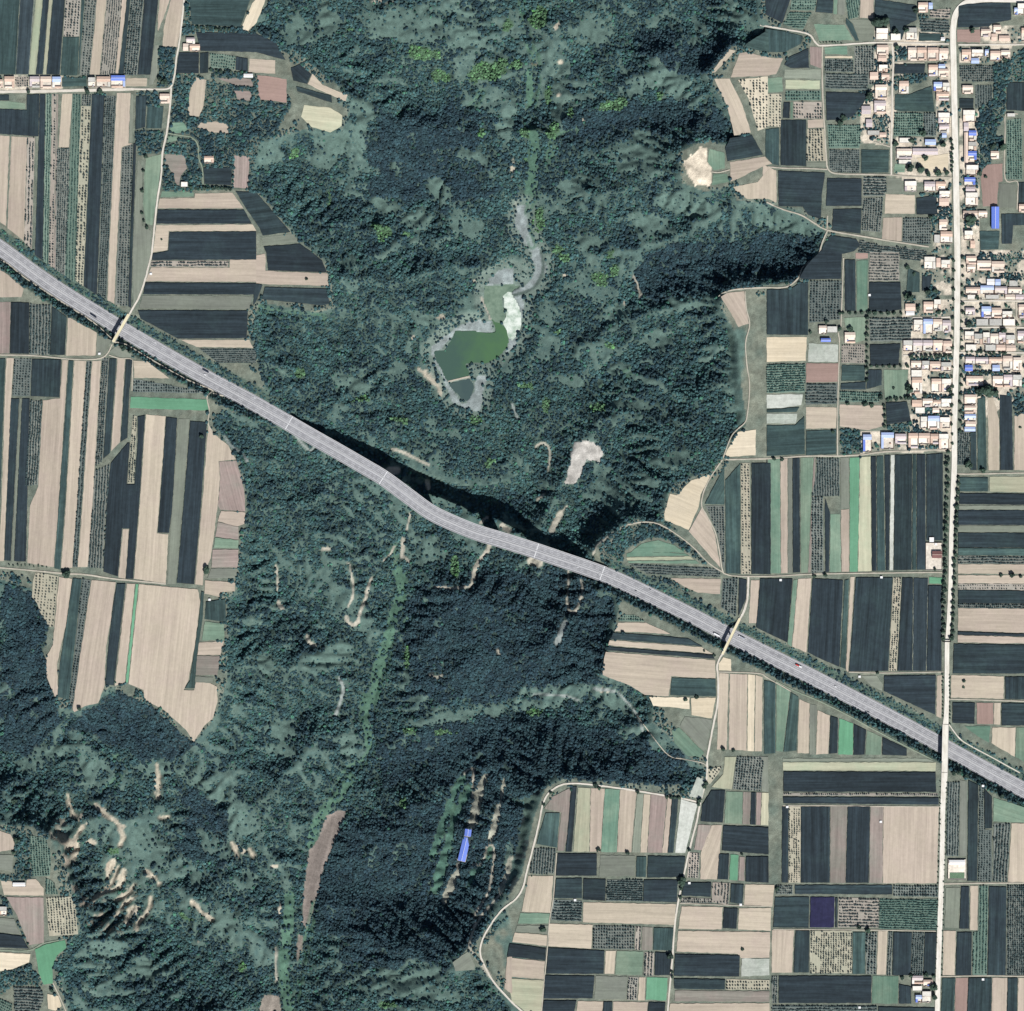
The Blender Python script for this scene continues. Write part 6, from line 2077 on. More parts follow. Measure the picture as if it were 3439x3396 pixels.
# ----------------------------------------------------------------------------
# pond
# ----------------------------------------------------------------------------
def water_mat(name, c, c2, rough):
    m, nt, b = mat_new(name)
    p = position(nt)
    f = ramp(nt, noise(nt, p, 0.02, 4, 0.6), 0.35, 0.65)
    nt.links.new(mixc(nt, f, alb(*c), alb(*c2)), b.inputs["Base Color"])
    b.inputs["Roughness"].default_value = rough
    b.inputs["Specular IOR Level"].default_value = 0.4
    bp = N(nt, "ShaderNodeBump"); bp.inputs["Strength"].default_value = 0.15
    nt.links.new(noise(nt, p, 0.6, 3), bp.inputs["Height"]); nt.links.new(bp.outputs[0], b.inputs["Normal"])
    return m
def flat_sheet(name, poly, z, mat, sm=3, **kw):
    ln_ = smooth_line(poly + [poly[0]], sm)[:-1]
    q = np.array(ln_)
    q = q + np.stack([fbm(q[:,0], q[:,1], 14, 3, 31.0) - 0.5, fbm(q[:,0], q[:,1], 14, 3, 37.0) - 0.5], 1) * 9
    P = [at(x, y, z)[:2] for x, y in q]
    if signed_area(P) < 0: P = P[::-1]
    mb = MB(); mb.add([(x, y, z) for x, y in P], [tuple(range(len(P)))])
    return tag(mb.build(name, mat), **kw)
def pond_mat():
    """murky water, greener where algae gather toward the inlet"""
    m, nt, b = mat_new("pond_green_water")
    p = position(nt)
    sx = N(nt, "ShaderNodeSeparateXYZ"); nt.links.new(p, sx.inputs[0])
    x0, x1 = at(*nat("11", 1480, 700), POND_Z)[0], at(*nat("11", 1760, 700), POND_Z)[0]
    g = ramp(nt, sx.outputs[0], x0, x1)
    f = ramp(nt, noise(nt, p, 0.025, 5, 0.6), 0.3, 0.7, -0.35, 0.35)
    ad = N(nt, "ShaderNodeMath", operation='ADD', use_clamp=True); nt.links.new(g, ad.inputs[0]); nt.links.new(f, ad.inputs[1])
    nt.links.new(mixc(nt, ad.outputs[0], alb(70,94,84), alb(80,112,80)), b.inputs["Base Color"])
    b.inputs["Roughness"].default_value = 0.25
    bp = N(nt, "ShaderNodeBump"); bp.inputs["Strength"].default_value = 0.15
    nt.links.new(noise(nt, p, 0.6, 3), bp.inputs["Height"]); nt.links.new(bp.outputs[0], b.inputs["Normal"])
    return m
flat_sheet("pond_water", tp("11", POND), POND_Z, pond_mat(), 5, kind="structure")
flat_sheet("pond_water", tp("11", POND2), POND_Z + 0.02, water_mat("grey_water", (66,84,84), (74,92,88), 0.2), 5, kind="structure")
def scum_mat(name, c, c2, lo, hi):
    m, nt, b = mat_new(name)
    p = position(nt)
    f = ramp(nt, noise(nt, p, 0.06, 6, 0.7), lo, hi)
    nt.links.new(mixc(nt, f, alb(*c), alb(*c2)), b.inputs["Base Color"])
    return m
flat_sheet("pond_scum", tp("11", SCUM_G), POND_Z + 0.09, scum_mat("green_scum", (92,114,98), (136,156,136), 0.35, 0.75), label="pale green scum floating over the upper pond inlet", cat="pond scum", kind="stuff")
flat_sheet("pond_scum", tp("11", SCUM_W), POND_Z + 0.12, scum_mat("white_scum", (150,172,152), (226,232,222), 0.35, 0.6), label="whitish dried scum along the eastern pond edge", cat="pond scum", kind="stuff")
dam = MB(); 
w0, w1 = at(*nat("11", 1448, 972), POND_Z), at(*nat("11", 1610, 932), POND_Z)
ribbon([w0[:2], w1[:2]], 1.6, -1.6, POND_Z - 2, POND_Z + 0.8, dam)
tag(dam.build("dam", M_TRACK), "low pale earth dam between the two pond basins", "dam")
# ----------------------------------------------------------------------------
# buildings
# ----------------------------------------------------------------------------
KIND_TXT = {'T': "tiled courtyard house", 'F': "flat roofed courtyard house", 'B': "blue sheet roofed building", 'W': "white sheet roofed shed", 'S': "small tiled building",
            'L': "long tiled hall", 'C': "low flat concrete building", 'K': "long bright blue shed"}
KIND_CAT = {'T': "house", 'F': "house", 'B': "building", 'W': "shed", 'S': "building", 'L': "hall", 'C': "building", 'K': "shed"}
KIND_NAME = {'T': "courtyard_house", 'F': "flat_roofed_house", 'B': "blue_roofed_building", 'W': "white_shed", 'S': "small_house", 'L': "long_hall", 'C': "concrete_building", 'K': "blue_shed"}
TILE_TXT = ["pink", "terracotta", "faded", "lavender", "rosy"]

def flat_block(o, x0, y0, x1, y1, h, mat, wallm, pfx=""):
    mb = MB(); mb.box(x0, y0, -0.3, x1, y1, h); mb.build("wall", wallm, o)
    mb = MB(); mb.box(x0-0.15, y0-0.15, h, x1+0.15, y1+0.15, h+0.18); rf = mb.build("roof", mat, o)
    mb = MB(); t_ = 0.25
    mb.box(x0-0.15, y0-0.15, h+0.18, x1+0.15, y0-0.15+t_, h+0.62); mb.box(x0-0.15, y1+0.15-t_, h+0.18, x1+0.15, y1+0.15, h+0.62)
    mb.box(x0-0.15, y0-0.15+t_, h+0.18, x0-0.15+t_, y1+0.15-t_, h+0.62); mb.box(x1+0.15-t_, y0-0.15+t_, h+0.18, x1+0.15, y1+0.15-t_, h+0.62)
    mb.build("parapet", M_CONCRETE, rf)

def gable_block(o, x0, y0, x1, y1, h, rise, mat, wallm, axis='x', ov=0.5):
    mb = MB(); mb.gable_walls(x0, y0, x1, y1, -0.3, h, h + rise, axis); mb.build("wall", wallm, o)
    e = 0.5 * rise / ((y1-y0)/2 if axis == 'x' else (x1-x0)/2)
    mb = MB(); mb.gable(x0-ov, y0-0.5, x1+ov, y1+0.5, h - e + 0.02, h + rise + 0.02, axis); rf = mb.build("roof", mat, o)
    mb = MB()
    if axis == 'x': mb.box(x0-ov, (y0+y1)/2-0.28, h+rise+0.12, x1+ov, (y0+y1)/2+0.28, h+rise+0.42)
    else: mb.box((x0+x1)/2-0.28, y0-ov, h+rise+0.12, (x0+x1)/2+0.28, y1+ov, h+rise+0.42)
    mb.build("ridge", M_RIDGE if mat not in (M_BLUE, M_PALEBLUE) else M_WHITE, rf)

def south_front(o, x0, x1, y, h):
    """door and windows on the sunny side"""
    mb = MB(); m = (x0+x1)/2; mb.box(m-0.7, y-0.06, 0, m+0.7, y+0.05, 2.2); mb.build("door", M_DOOR, o)
    for k in (0.2, 0.8):
        c = x0 + (x1-x0)*k
        mb = MB(); mb.box(c-0.9, y-0.05, 0.9, c+0.9, y+0.05, 2.3); mb.build("window", M_GLASS, o)

house_rects = []
def building(kd, t_, x0, y0, x1, y1, label, group, seed):
    R = random.Random(seed)
    a, b = nat(t_, x0, y0), nat(t_, x1, y1)
    cx, cy = (a[0]+b[0])/2, (a[1]+b[1])/2
    w, d = (b[0]-a[0])*S, (b[1]-a[1])*S
    house_rects.append((a[0], a[1], b[0], b[1]))
    paint([(a[0]-1.5,a[1]-1.5),(b[0]+1.5,a[1]-1.5),(b[0]+1.5,b[1]+1.5),(a[0]-1.5,b[1]+1.5)], OCC, -1, ox, oy)
    p = at(cx, cy, 1.6)
    o = empty(KIND_NAME[kd], (p[0], p[1], 1.6))
    W, H = w/2, d/2
    ti = R.randrange(5)
    tile = M_TILES[ti]
    if kd in "TSL": label = TILE_TXT[ti] + " " + label
    tag(o, label, KIND_CAT[kd], group)
    wallm = R.choice([M_WALL, M_WALL, M_BRICKWALL])
    if kd == 'T' or kd == 'F' or kd == 'B':
        big = d > 14
        dm_ = min(max(0.46*d, 6.5), 10.5) if big else d - 0.8
        y1_, y0_ = H - 0.5, H - 0.5 - dm_
        if kd == 'F':
            flat_block(o, -W+0.3, y0_, W-0.3, y1_, R.choice([3.6, 3.8, 6.4]), R.choice([M_FLAT, M_FLAT, M_FLAT2]), wallm)
        elif kd == 'T':
            gable_block(o, -W+0.55, y0_, W-0.55, y1_, 3.5, 1.7, tile, wallm)
        else:
            gable_block(o, -W+0.55, y0_, W-0.55, y1_, 4.2, 1.3, R.choice([M_BLUE, M_PALEBLUE, M_PALEBLUE]), wallm)
        south_front(o, -W+0.5, W-0.5, y0_, 3.5)
        if big:
            mb = MB(); mb.box(-W, -H, -0.9, W, y0_-0.02, 0.02); mb.build("yard", R.choice([M_YARD, M_YARD, M_YARD2]), o)
            side = R.choice([-1, 1])
            ww = min(4.6, w*0.32)
            xa, xb = (-W+0.3, -W+0.3+ww) if side < 0 else (W-0.3-ww, W-0.3)
            yb = -H + R.uniform(0.0, 0.3)*d*0.4 + 0.4
            if y0_ - yb > 3:
                mb = MB(); mb.box(xa, yb, -0.3, xb, y0_-0.9, 2.8); mb.build("wing_wall", wallm, o)
                mb = MB()
                za, zb = (3.5, 2.9) if side < 0 else (2.9, 3.5)
                mb.mono(xa-0.2, yb-0.3, xb+0.2, y0_-0.75, za, zb)
                mb.build("wing_roof", R.choice([tile, M_FLAT, tile]) if kd != 'B' else R.choice([M_BLUE, M_PALEBLUE, M_FLAT]), o)
            if d > 17 and R.random() < 0.75 and kd != 'F':   # front range along the lane
                fx0, fx1 = (xb+0.6, W-0.5) if side < 0 else (-W+0.5, xa-0.6)
                if fx1 - fx0 > 4:
                    fx0 += (fx1-fx0)*R.uniform(0, 0.35) if side > 0 else 0
                    mb = MB(); mb.gable_walls(fx0, -H+0.5, fx1, -H+4.3, -0.3, 2.6, 3.5); mb.build("front_wall", wallm, o)
                    mb = MB(); mb.gable(fx0-0.3, -H+0.1, fx1+0.3, -H+4.7, 2.45, 3.55); mb.build("front_roof", R.choice(M_TILES + [M_FLAT2]), o)
            if R.random() < 0.5:                             # shed against the wall
                sx = R.uniform(-0.5, 0.5)*W; sy = -H + R.uniform(0.35, 0.5)*max(1, (y0_+H))
                mb = MB(); mb.box(sx-1.6, sy-1.2, 0, sx+1.6, sy+1.2, 2.2); mb.build("shed", R.choice([M_FLAT2, M_BLUE, M_BRICKWALL, M_WHITE]), o)
            mb = MB()                                       # yard wall with a gate gap
            g0 = -side * W * 0.35
            mb.box(-W, -H-0.01, 0, g0-1.4, -H+0.28, 2.3); mb.box(g0+1.4, -H-0.01, 0, W, -H+0.28, 2.3)
            xs = W-0.28 if side < 0 else -W
            mb.box(xs, -H+0.28, 0, xs+0.28, y0_, 2.3)
            mb.build("yard_wall", M_BRICKWALL if wallm is M_WALL else M_WALL, o)
            mb = MB(); mb.box(g0-1.4, -H+0.05, 0, g0+1.4, -H+0.17, 2.1); mb.build("gate", M_DOOR, o)
            mb = MB(); mb.gable(g0-1.9, -H-0.5, g0+1.9, -H+0.9, 2.5, 3.1); mb.build("gate_roof", tile, o)
    elif kd == 'S':
        gable_block(o, -W+0.5, -H+0.5, W-0.5, H-0.5, 3.0, min(1.5, d*0.16), tile, wallm)
        south_front(o, -W+0.5, W-0.5, -H+0.5, 3.0)
    elif kd == 'C':
        flat_block(o, -W+0.3, -H+0.3, W-0.3, H-0.3, 3.2, R.choice([M_FLAT, M_FLAT2]), wallm)
        south_front(o, -W+0.5, W-0.5, -H+0.3, 3.2)
    elif kd == 'W':
        gable_block(o, -W+0.3, -H+0.5, W-0.3, H-0.5, 3.6, 0.9, M_WHITE, wallm)
        south_front(o, -W+0.5, W-0.5, -H+0.5, 3.4)
    elif kd == 'L':
        ax = 'x' if w > d else 'y'
        gable_block(o, -W+0.5, -H+0.5, W-0.5, H-0.5, 3.8, 2.0, M_LAV if w > d else tile, wallm, ax)
        south_front(o, -W+0.5, W-0.5, -H+0.5, 3.5)
    elif kd == 'K':
        gable_block(o, -W+0.5, -H+0.5, W-0.5, H-0.5, 6.0, 2.4, M_BLUE, M_WHITE, 'y')
        south_front(o, -W+0.5, W-0.5, -H+0.5, 3.5)
    return o

cur = None; seed = 100; all_h = []
row = end = None
for ln in HOUSES.strip().split("\n"):
    if ln.startswith("T "): cur = ln.split()[1]
    elif ln.startswith("#"): row, end = [s.strip() for s in ln[1:].split("|")]
    else:
        items = []
        for tok in ln.split():
            v = tok.rstrip(',').split(',')
            items.append((v[4], *[float(q) for q in v[:4]]))
        items.sort(key=lambda q: (q[1]+q[3]) if end == "west" else (q[2]+q[4]))
        for i, (kd, x0, y0, x1, y1) in enumerate(items):
            seed += 1
            art = row if row.split()[0] in ("cluster", "plots") else row
            building(kd, cur, x0, y0, x1, y1, f"{KIND_TXT[kd]}, {ordinal(i+1)} from {end} in {art}", "village buildings, " + row, seed)

# blue barn on the ravine terrace, with its small neighbour
def tilted_shed(t_, P, mat, label, h, rise, cat="shed", name="blue_shed"):
    q = [nat(t_, x, y) for x, y in P]
    cx, cy = sum(p[0] for p in q)/4, sum(p[1] for p in q)/4
    z = float(height(cx, cy))
    w = [at(*p, z) for p in q]
    L = math.hypot(w[3][0]-w[0][0], w[3][1]-w[0][1]); Wd = math.hypot(w[1][0]-w[0][0], w[1][1]-w[0][1])
    ang = math.atan2(w[0][1]-w[3][1], w[0][0]-w[3][0]) - math.pi/2
    c = at(cx, cy, z)
    o = empty(name, (c[0], c[1], z + 0.2), ang)
    tag(o, label, cat)
    gable_block(o, -Wd/2, -L/2, Wd/2, L/2, h, rise, mat, M_WHITE, 'y')
    mb = MB(); mb.box(-Wd/2-1.5, -L/2-1.5, -2.5, Wd/2+1.5, L/2+1.5, -0.05); mb.build("floor_slab", M_TRACK, o)
    mb = MB(); mb.box(-1.4, -L/2-0.06, 0, 1.4, -L/2+0.05, 3.0); mb.build("door", M_DOOR, o)
    paint([(p[0]+(p[0]-cx)*0.25, p[1]+(p[1]-cy)*0.12) for p in q], OCC, -1, ox, oy)
tilted_shed("13", [(1562,596),(1616,600),(1578,780),(1520,770)], M_BLUE, "long bright blue roofed barn alone on a wooded ravine terrace", 4.5, 1.6)
tilted_shed("13", [(1576,535),(1622,538),(1622,590),(1570,586)], M_BLUE, "small blue roofed hut just north of the long ravine barn", 3.2, 0.9)

M_SHRUBBED = plain_mat("garden_green", alb(92,116,92), 0.25, 0.5)
# walled roadside yard with a maroon roofed building
def yard(t_, x0, y0, x1, y1, label, name="walled_yard", floor=None):
    a, b = nat(t_, x0, y0), nat(t_, x1, y1)
    p = at((a[0]+b[0])/2, (a[1]+b[1])/2, 1.5)
    W, H = (b[0]-a[0])*S/2, (b[1]-a[1])*S/2
    o = tag(empty(name, (p[0], p[1], 1.5)), label, "yard")
    mb = MB(); mb.box(-W, -H, -1.2, W, H, 0.03); mb.build("paving", floor or M_YARD, o)
    for (xa, ya, xb, yb) in ((-W,-H,W,-H+0.3),(-W,H-0.3,W,H),(-W,-H+0.3,-W+0.3,H-0.3),(W-0.3,-H+0.3,W,H-0.3)):
        mb = MB(); mb.box(xa, ya, -0.2, xb, yb, 2.3); mb.build("yard_wall", M_WALL, o)
    paint([(a[0],a[1]),(b[0],a[1]),(b[0],b[1]),(a[0],b[1])], OCC, -1, ox, oy)
    return o
yard("32", 1190, 282, 1312, 488, "pale walled yard at the roadside corner of the northern striped fields", floor=M_YARD2)
yard("33", 1358, 764, 1494, 916, "fenced white yard with a strip of garden beside the southern road", "fenced_yard", M_YARD2)
def single(t_, x0, y0, x1, y1, kind, mat, h, rise, label, name, cat, zb=1.55):
    a, b = nat(t_, x0, y0), nat(t_, x1, y1)
    p = at((a[0]+b[0])/2, (a[1]+b[1])/2, zb)
    W, H = (b[0]-a[0])*S/2, (b[1]-a[1])*S/2
    o = tag(empty(name, (p[0], p[1], zb)), label, cat)
    if kind == 'g': gable_block(o, -W, -H, W, H, h, rise, mat, M_WALL)
    else: flat_block(o, -W, -H, W, H, h, mat, M_WALL)
    south_front(o, -W, W, -H, 2.6)
    paint([(a[0],a[1]),(b[0],a[1]),(b[0],b[1]),(a[0],b[1])], OCC, -1, ox, oy)
gp = at(*nat("33", 1426, 885), 1.5)
gb = MB(); gb.box(-28*U*S*2, -22*U*S, 0.02, 28*U*S*2, 22*U*S, 0.5)
tag(gb.build("garden_bed", M_SHRUBBED, None, gp), "strip of low garden greenery along the south of the fenced yard", "garden")
single("32", 1238, 345, 1308, 395, 'g', M_REDROOF, 4.5, 1.8, "maroon roofed building inside the pale walled roadside yard", "yard_building", "building")
single("32", 1216, 240, 1250, 276, 'f', M_WHITE, 3.5, 0, "square white building just north of the walled roadside yard", "white_building", "building")
single("33", 1366, 770, 1482, 800, 'g', M_WHITE, 3.5, 1.0, "white roofed building along the north side of the fenced yard", "yard_building", "building")

# ----------------------------------------------------------------------------
# landmarks for telling scattered things apart
# ----------------------------------------------------------------------------
LM = [(n, *nat(t_, x, y)) for n, t_, x, y in LANDMARKS]
DIRS = ["east", "northeast", "north", "northwest", "west", "southwest", "south", "southeast"]
def bearing(x, y):
    b = min(LM, key=lambda l: (l[1]-x)**2 + (l[2]-y)**2)
    a = math.atan2(b[2]-y, x-b[1])
    dist = math.hypot(x-b[1], y-b[2])
    return b[0], DIRS[int(round(a/(math.pi/4))) % 8], dist
def describe(items, noun):
    """items: (x, y, phrase). Unique wording by landmark, side and order outwards"""
    g = {}
    for i, (x, y, ph) in enumerate(items):
        n, dr, ds = bearing(x, y); g.setdefault((n, dr), []).append((ds, i))
    out = [None]*len(items)
    for (n, dr), L in g.items():
        L.sort()
        for k, (ds, i) in enumerate(L):
            ph = items[i][2]
            out[i] = f"{ph} {dr} of the {n}" if len(L) == 1 else f"{ph}, {ordinal(k+1)} {noun} out from the {n} toward {dr}"
    return out

hut_xy = [(nat(h[0], h[1], h[2])) for h in HUTS]
hut_lab = describe([(x, y, "tiny pale pump hut") for x, y in hut_xy], "hut")
for (x, y), lb in zip(hut_xy, hut_lab):
    z = max(float(height(x, y)), -20)
    p = at(x, y, z)
    o = tag(empty("pump_hut", (p[0], p[1], z + 0.4)), lb, "hut", "pump huts scattered over the fields")
    mb = MB(); mb.box(-2.2, -1.9, -1.5, 2.2, 1.9, 2.6); mb.build("wall", M_WALL, o)
    mb = MB(); mb.box(-2.6, -2.3, 2.6, 2.6, 2.3, 2.85); mb.build("roof", M_WHITE, o)
    mb = MB(); mb.box(-0.5, -1.97, 0, 0.5, -1.85, 1.9); mb.build("door", M_DOOR, o)
    OCC[int((y+60)/2.5)-1:int((y+60)/2.5)+2, int((x+60)/2.5)-1:int((x+60)/2.5)+2] = -1

# ----------------------------------------------------------------------------
# vehicles
# ----------------------------------------------------------------------------
CARPAINT = {"white": plain_mat("white_paint", alb(246,246,246), 0.02, rough=0.3, spec=0.5), "dark": plain_mat("dark_paint", alb(52,58,72), 0.03, rough=0.3, spec=0.5), "silver": plain_mat("silver_paint", alb(200,204,208), 0.03, rough=0.3, spec=0.5),
            "red": plain_mat("red_paint", alb(196,52,44), 0.03, rough=0.3, spec=0.5), "grey": plain_mat("grey_paint", alb(170,174,182), 0.03, rough=0.3, spec=0.5)}
M_LAMP = plain_mat("lamp_glass", alb(230,226,210), 0.02, rough=0.2, spec=0.6)
def wheels(o, xs, w, r, M=M_TYRE):
    for x in xs:
        for s in (-1, 1):
            mb = MB(); mb.cyl((x, s*w - 0.14, r), 0.28, r, 10, 'y'); wh = mb.build("wheel", M, o)
            mb = MB(); mb.cyl((x, s*w - 0.16, r), 0.32, r*0.55, 8, 'y'); mb.build("rim", M_STEEL, wh)
def vehicle(kind, colour, loc, ang, label):
    o = tag(empty(kind, loc, ang), label, kind)
    pm = CARPAINT[colour]
    if kind == "car":
        mb = MB(); mb.prism([(-2.25,-0.85),(-2.1,-0.92),(2.0,-0.92),(2.3,-0.75),(2.3,0.75),(2.0,0.92),(-2.1,0.92),(-2.25,0.85)], 0.3, 0.95); mb.build("body", pm, o)
        mb = MB(); mb.add([(-1.9,-0.85,0.95),(1.1,-0.85,0.95),(1.1,0.85,0.95),(-1.9,0.85,0.95),(-1.3,-0.68,1.42),(0.3,-0.68,1.42),(0.3,0.68,1.42),(-1.3,0.68,1.42)], [(0,1,5,4),(1,2,6,5),(2,3,7,6),(3,0,4,7)]); mb.build("window", M_GLASS, o)
        mb = MB(); mb.box(-1.32,-0.7,1.42,0.32,0.7,1.5); mb.build("roof", pm, o)
        wheels(o, (-1.4, 1.4), 0.82, 0.33)
        hl = [(2.2, 0.6)]
    elif kind == "van":
        mb = MB(); mb.prism([(-2.7,-0.98),(2.2,-0.98),(2.75,-0.8),(2.75,0.8),(2.2,0.98),(-2.7,0.98)], 0.35, 1.1); mb.build("body", pm, o)
        mb = MB(); mb.add([(-2.65,-0.95,1.1),(2.2,-0.95,1.1),(2.2,0.95,1.1),(-2.65,0.95,1.1),(-2.6,-0.85,2.05),(1.3,-0.85,2.05),(1.3,0.85,2.05),(-2.6,0.85,2.05)], [(0,1,5,4),(1,2,6,5),(2,3,7,6),(3,0,4,7),(4,5,6,7)]); mb.build("upper_body", pm, o)
        mb = MB(); mb.add([(2.16,-0.75,1.2),(2.16,0.75,1.2),(1.5,0.68,1.92),(1.5,-0.68,1.92)], [(0,1,2,3)]); mb.add([(2.2,-0.75,1.2),(2.2,0.75,1.2),(1.54,0.68,1.94),(1.54,-0.68,1.94)], [(0,1,2,3)]); mb.build("windscreen", M_GLASS, o)
        wheels(o, (-1.7, 1.8), 0.9, 0.36)
        hl = [(2.66, 0.62)]
    else:
        mb = MB(); mb.box(4.9, -1.25, 0.7, 7.0, 1.25, 3.2); mb.build("cab", pm if colour != "grey" else CARPAINT["white"], o)
        mb = MB(); mb.box(7.0, -1.05, 1.9, 7.06, 1.05, 2.9); mb.build("windscreen", M_GLASS, o)
        mb = MB(); mb.box(-7.2, -0.6, 0.7, 4.9, 0.6, 1.1); mb.build("chassis", M_TYRE, o)
        mb = MB(); mb.box(-7.3, -1.28, 1.1, 4.6, 1.28, 3.9); mb.build("cargo_box", CARPAINT["white"] if colour == "white" else pm, o)
        if colour == "red":
            mb = MB(); mb.box(-7.32, -1.3, 3.9, -1.0, 1.3, 3.98); mb.build("roof_panel", CARPAINT["white"], o)
        wheels(o, (-6.0, -4.8, 5.9), 1.08, 0.5)
        hl = [(6.9, 0.9)]
    for x, y in hl:
        for s in (-1, 1):
            mb = MB(); mb.box(x, s*y-0.16, 0.62 if kind != "lorry" else 0.95, x+0.14, s*y+0.16, 0.8 if kind != "lorry" else 1.2); mb.build("headlight", M_LAMP, o)
for t_, x, y, kind, colour, way, label in VEHICLES:
    nx_, ny_ = nat(t_, x, y)
    d, a = seg_dist(MLINE, np.array([nx_]), np.array([ny_]))
    _, w0, ang = mpoint(float(a[0]))
    p = at(nx_, ny_, ROAD_Z)
    # keep inside the carriageway
    off = -(p[0]-w0[0])*math.sin(ang) + (p[1]-w0[1])*math.cos(ang)
    want = min((-11.8, -8.1, -4.3, 4.3, 8.1, 11.8), key=lambda v: abs(v-off))
    p = (p[0] - math.sin(ang)*(want-off), p[1] + math.cos(ang)*(want-off))
    vehicle(kind, colour, (p[0], p[1], ROAD_Z + 0.04), ang if want < 0 else ang + math.pi, label)

# ----------------------------------------------------------------------------
# trees that stand alone or in rows: trunk with limbs, uneven clumped crown
# ----------------------------------------------------------------------------
def leaf_mat(name, inst=False, base=None):
    m, nt, b = mat_new(name)
    p = position(nt)
    if inst:
        at_ = N(nt, "ShaderNodeAttribute", attribute_name="leaf_tint", attribute_type='INSTANCER')
        src = at_.outputs["Color"]
    else:
        oi = N(nt, "ShaderNodeObjectInfo")
        src = mixc(nt, oi.outputs["Random"], alb(*base[0]), alb(*base[1]))
    f = ramp(nt, noise(nt, p, 0.9, 4, 0.75), 0.28, 0.72, 0.6, 1.45)
    v = N(nt, "ShaderNodeVectorMath", operation='SCALE')
    nt.links.new(src, v.inputs[0]); nt.links.new(f, v.inputs["Scale"])
    nt.links.new(v.outputs[0], b.inputs["Base Color"])
    b.inputs["Roughness"].default_value = 0.8
    return m
M_LEAF = leaf_mat("tree_leaves", base=((50,66,58),(66,86,72)))
M_SHRUB = leaf_mat("shrub_leaves", base=((62,80,70),(78,98,84)))

def crown_mesh(name, seed, mat, lumps=11, leaves=120):
    R = random.Random(seed)
    bm = bmesh.new()
    C = []
    for i in range(lumps):
        a = R.uniform(0, 6.283); r = R.uniform(0.25, 0.68) if i else 0
        z = R.uniform(0.75, 1.55) - r*0.45
        s = R.uniform(0.30, 0.48)
        C.append((r*math.cos(a), r*math.sin(a), z, s))
        res = bmesh.ops.create_icosphere(bm, subdivisions=2, radius=s, matrix=Matrix.Translation((r*math.cos(a), r*math.sin(a), z)))
        for v in res["verts"]:
            d = v.co - Vector((r*math.cos(a), r*math.sin(a), z))
            v.co += d * R.uniform(-0.28, 0.34)
    for i in range(leaves):
        cx, cy, cz, s = R.choice(C)
        d = Vector((R.gauss(0,1), R.gauss(0,1), R.gauss(0,0.9))).normalized()
        c = Vector((cx, cy, cz)) + d * s * R.uniform(0.95, 1.22)
        u = d.orthogonal().normalized(); w_ = d.cross(u)
        h = R.uniform(0.05, 0.1)
        t_ = d * R.uniform(-0.05, 0.05)
        bm.faces.new([bm.verts.new(c + u*h + t_), bm.verts.new(c + w_*h), bm.verts.new(c - u*h - t_), bm.verts.new(c - w_*h)])
    me = bpy.data.meshes.new(name); bm.to_mesh(me); bm.free()
    me.materials.append(mat)
    return me
def trunk_mesh(name, seed):
    R = random.Random(seed); mb = MB()
    def limb(a, b, r0, r1, n=6):
        a, b = Vector(a), Vector(b); d = (b-a).normalized(); u = d.orthogonal().normalized(); w_ = d.cross(u)
        P = [tuple(c + u*(r*math.cos(6.2832*i/n)) + w_*(r*math.sin(6.2832*i/n))) for c, r in ((a, r0), (b, r1)) for i in range(n)]
        mb.add(P, [(i, (i+1) % n, n+(i+1) % n, n+i) for i in range(n)] + [tuple(range(n, 2*n))])
    limb((0,0,-0.2), (0.02,0.01,0.8), 0.085, 0.055)
    for i in range(5):
        a = i*1.257 + R.uniform(-0.3, 0.3)
        limb((0.02,0.01,R.uniform(0.55,0.8)), (0.45*math.cos(a), 0.45*math.sin(a), R.uniform(0.95,1.35)), 0.04, 0.015, 5)
    return mb.mesh(name, M_BARK)
CROWNS = [crown_mesh("crown", 40+i, M_LEAF, 10+i % 3) for i in range(6)]
TRUNKS = [trunk_mesh("trunk", 60+i) for i in range(3)]
SHRUBS = [crown_mesh("crown", 80+i, M_SHRUB, 7, 60) for i in range(4)]
ntree = 0
def tree(x, y, r, label, group, name="tree", cat="tree", crowns=CROWNS):
    global ntree
    z = max(float(height(x, y)), -30)
    p = at(x, y, z)
    o = tag(empty(name, (p[0], p[1], z), random.uniform(0, 6.28)), label, cat, group)
    s = r / 0.95
    o.scale = (s, s, s * random.uniform(0.85, 1.05) * (1.0 if r > 3.4 else 0.8))
    link_mesh("crown", crowns[ntree % len(crowns)], o)
    link_mesh("trunk", TRUNKS[ntree % 3], o)
    ntree += 1
for t_, x0, y0, x1, y1, n, r, rowname, end in TREE_ROWS:
    for i in range(n):
        f = i/(n-1)
        x, y = nat(t_, x0+(x1-x0)*f + random.uniform(-5, 5), y0+(y1-y0)*f + random.uniform(-4, 4))
        tree(x, y, r*random.uniform(0.8, 1.15), f"bushy tree, {ordinal(i+1)} from {end} in {rowname}", "trees in the " + rowname)
pts = []
for t_, L in TREE_POINTS.items():
    for x, y, r in L:
        X, Y = nat(t_, x, y)
        pts.append((X, Y, ("great broad dark tree" if r >= 8 else "broad dark tree" if r > 5.6 else "dark round tree" if r > 3.8 else "small dark tree"), r))
for (X, Y, ph, r), lb in zip(pts, describe([q[:3] for q in pts], "tree")):
    tree(X, Y, r, lb, "single trees among fields and houses")
for t_, x0, y0, x1, y1, n, r, rowname, end in SHRUB_ROWS:
    for i in range(n):
        f = i/(n-1)
        x, y = nat(t_, x0+(x1-x0)*f + random.uniform(-3, 3), y0+(y1-y0)*f + random.uniform(-6, 6))
        tree(x, y, r*random.uniform(0.75, 1.15), f"round shrub, {ordinal(i+1)} from {end} on {rowname}", "shrubs on the " + rowname, "shrub", "shrub", SHRUBS)

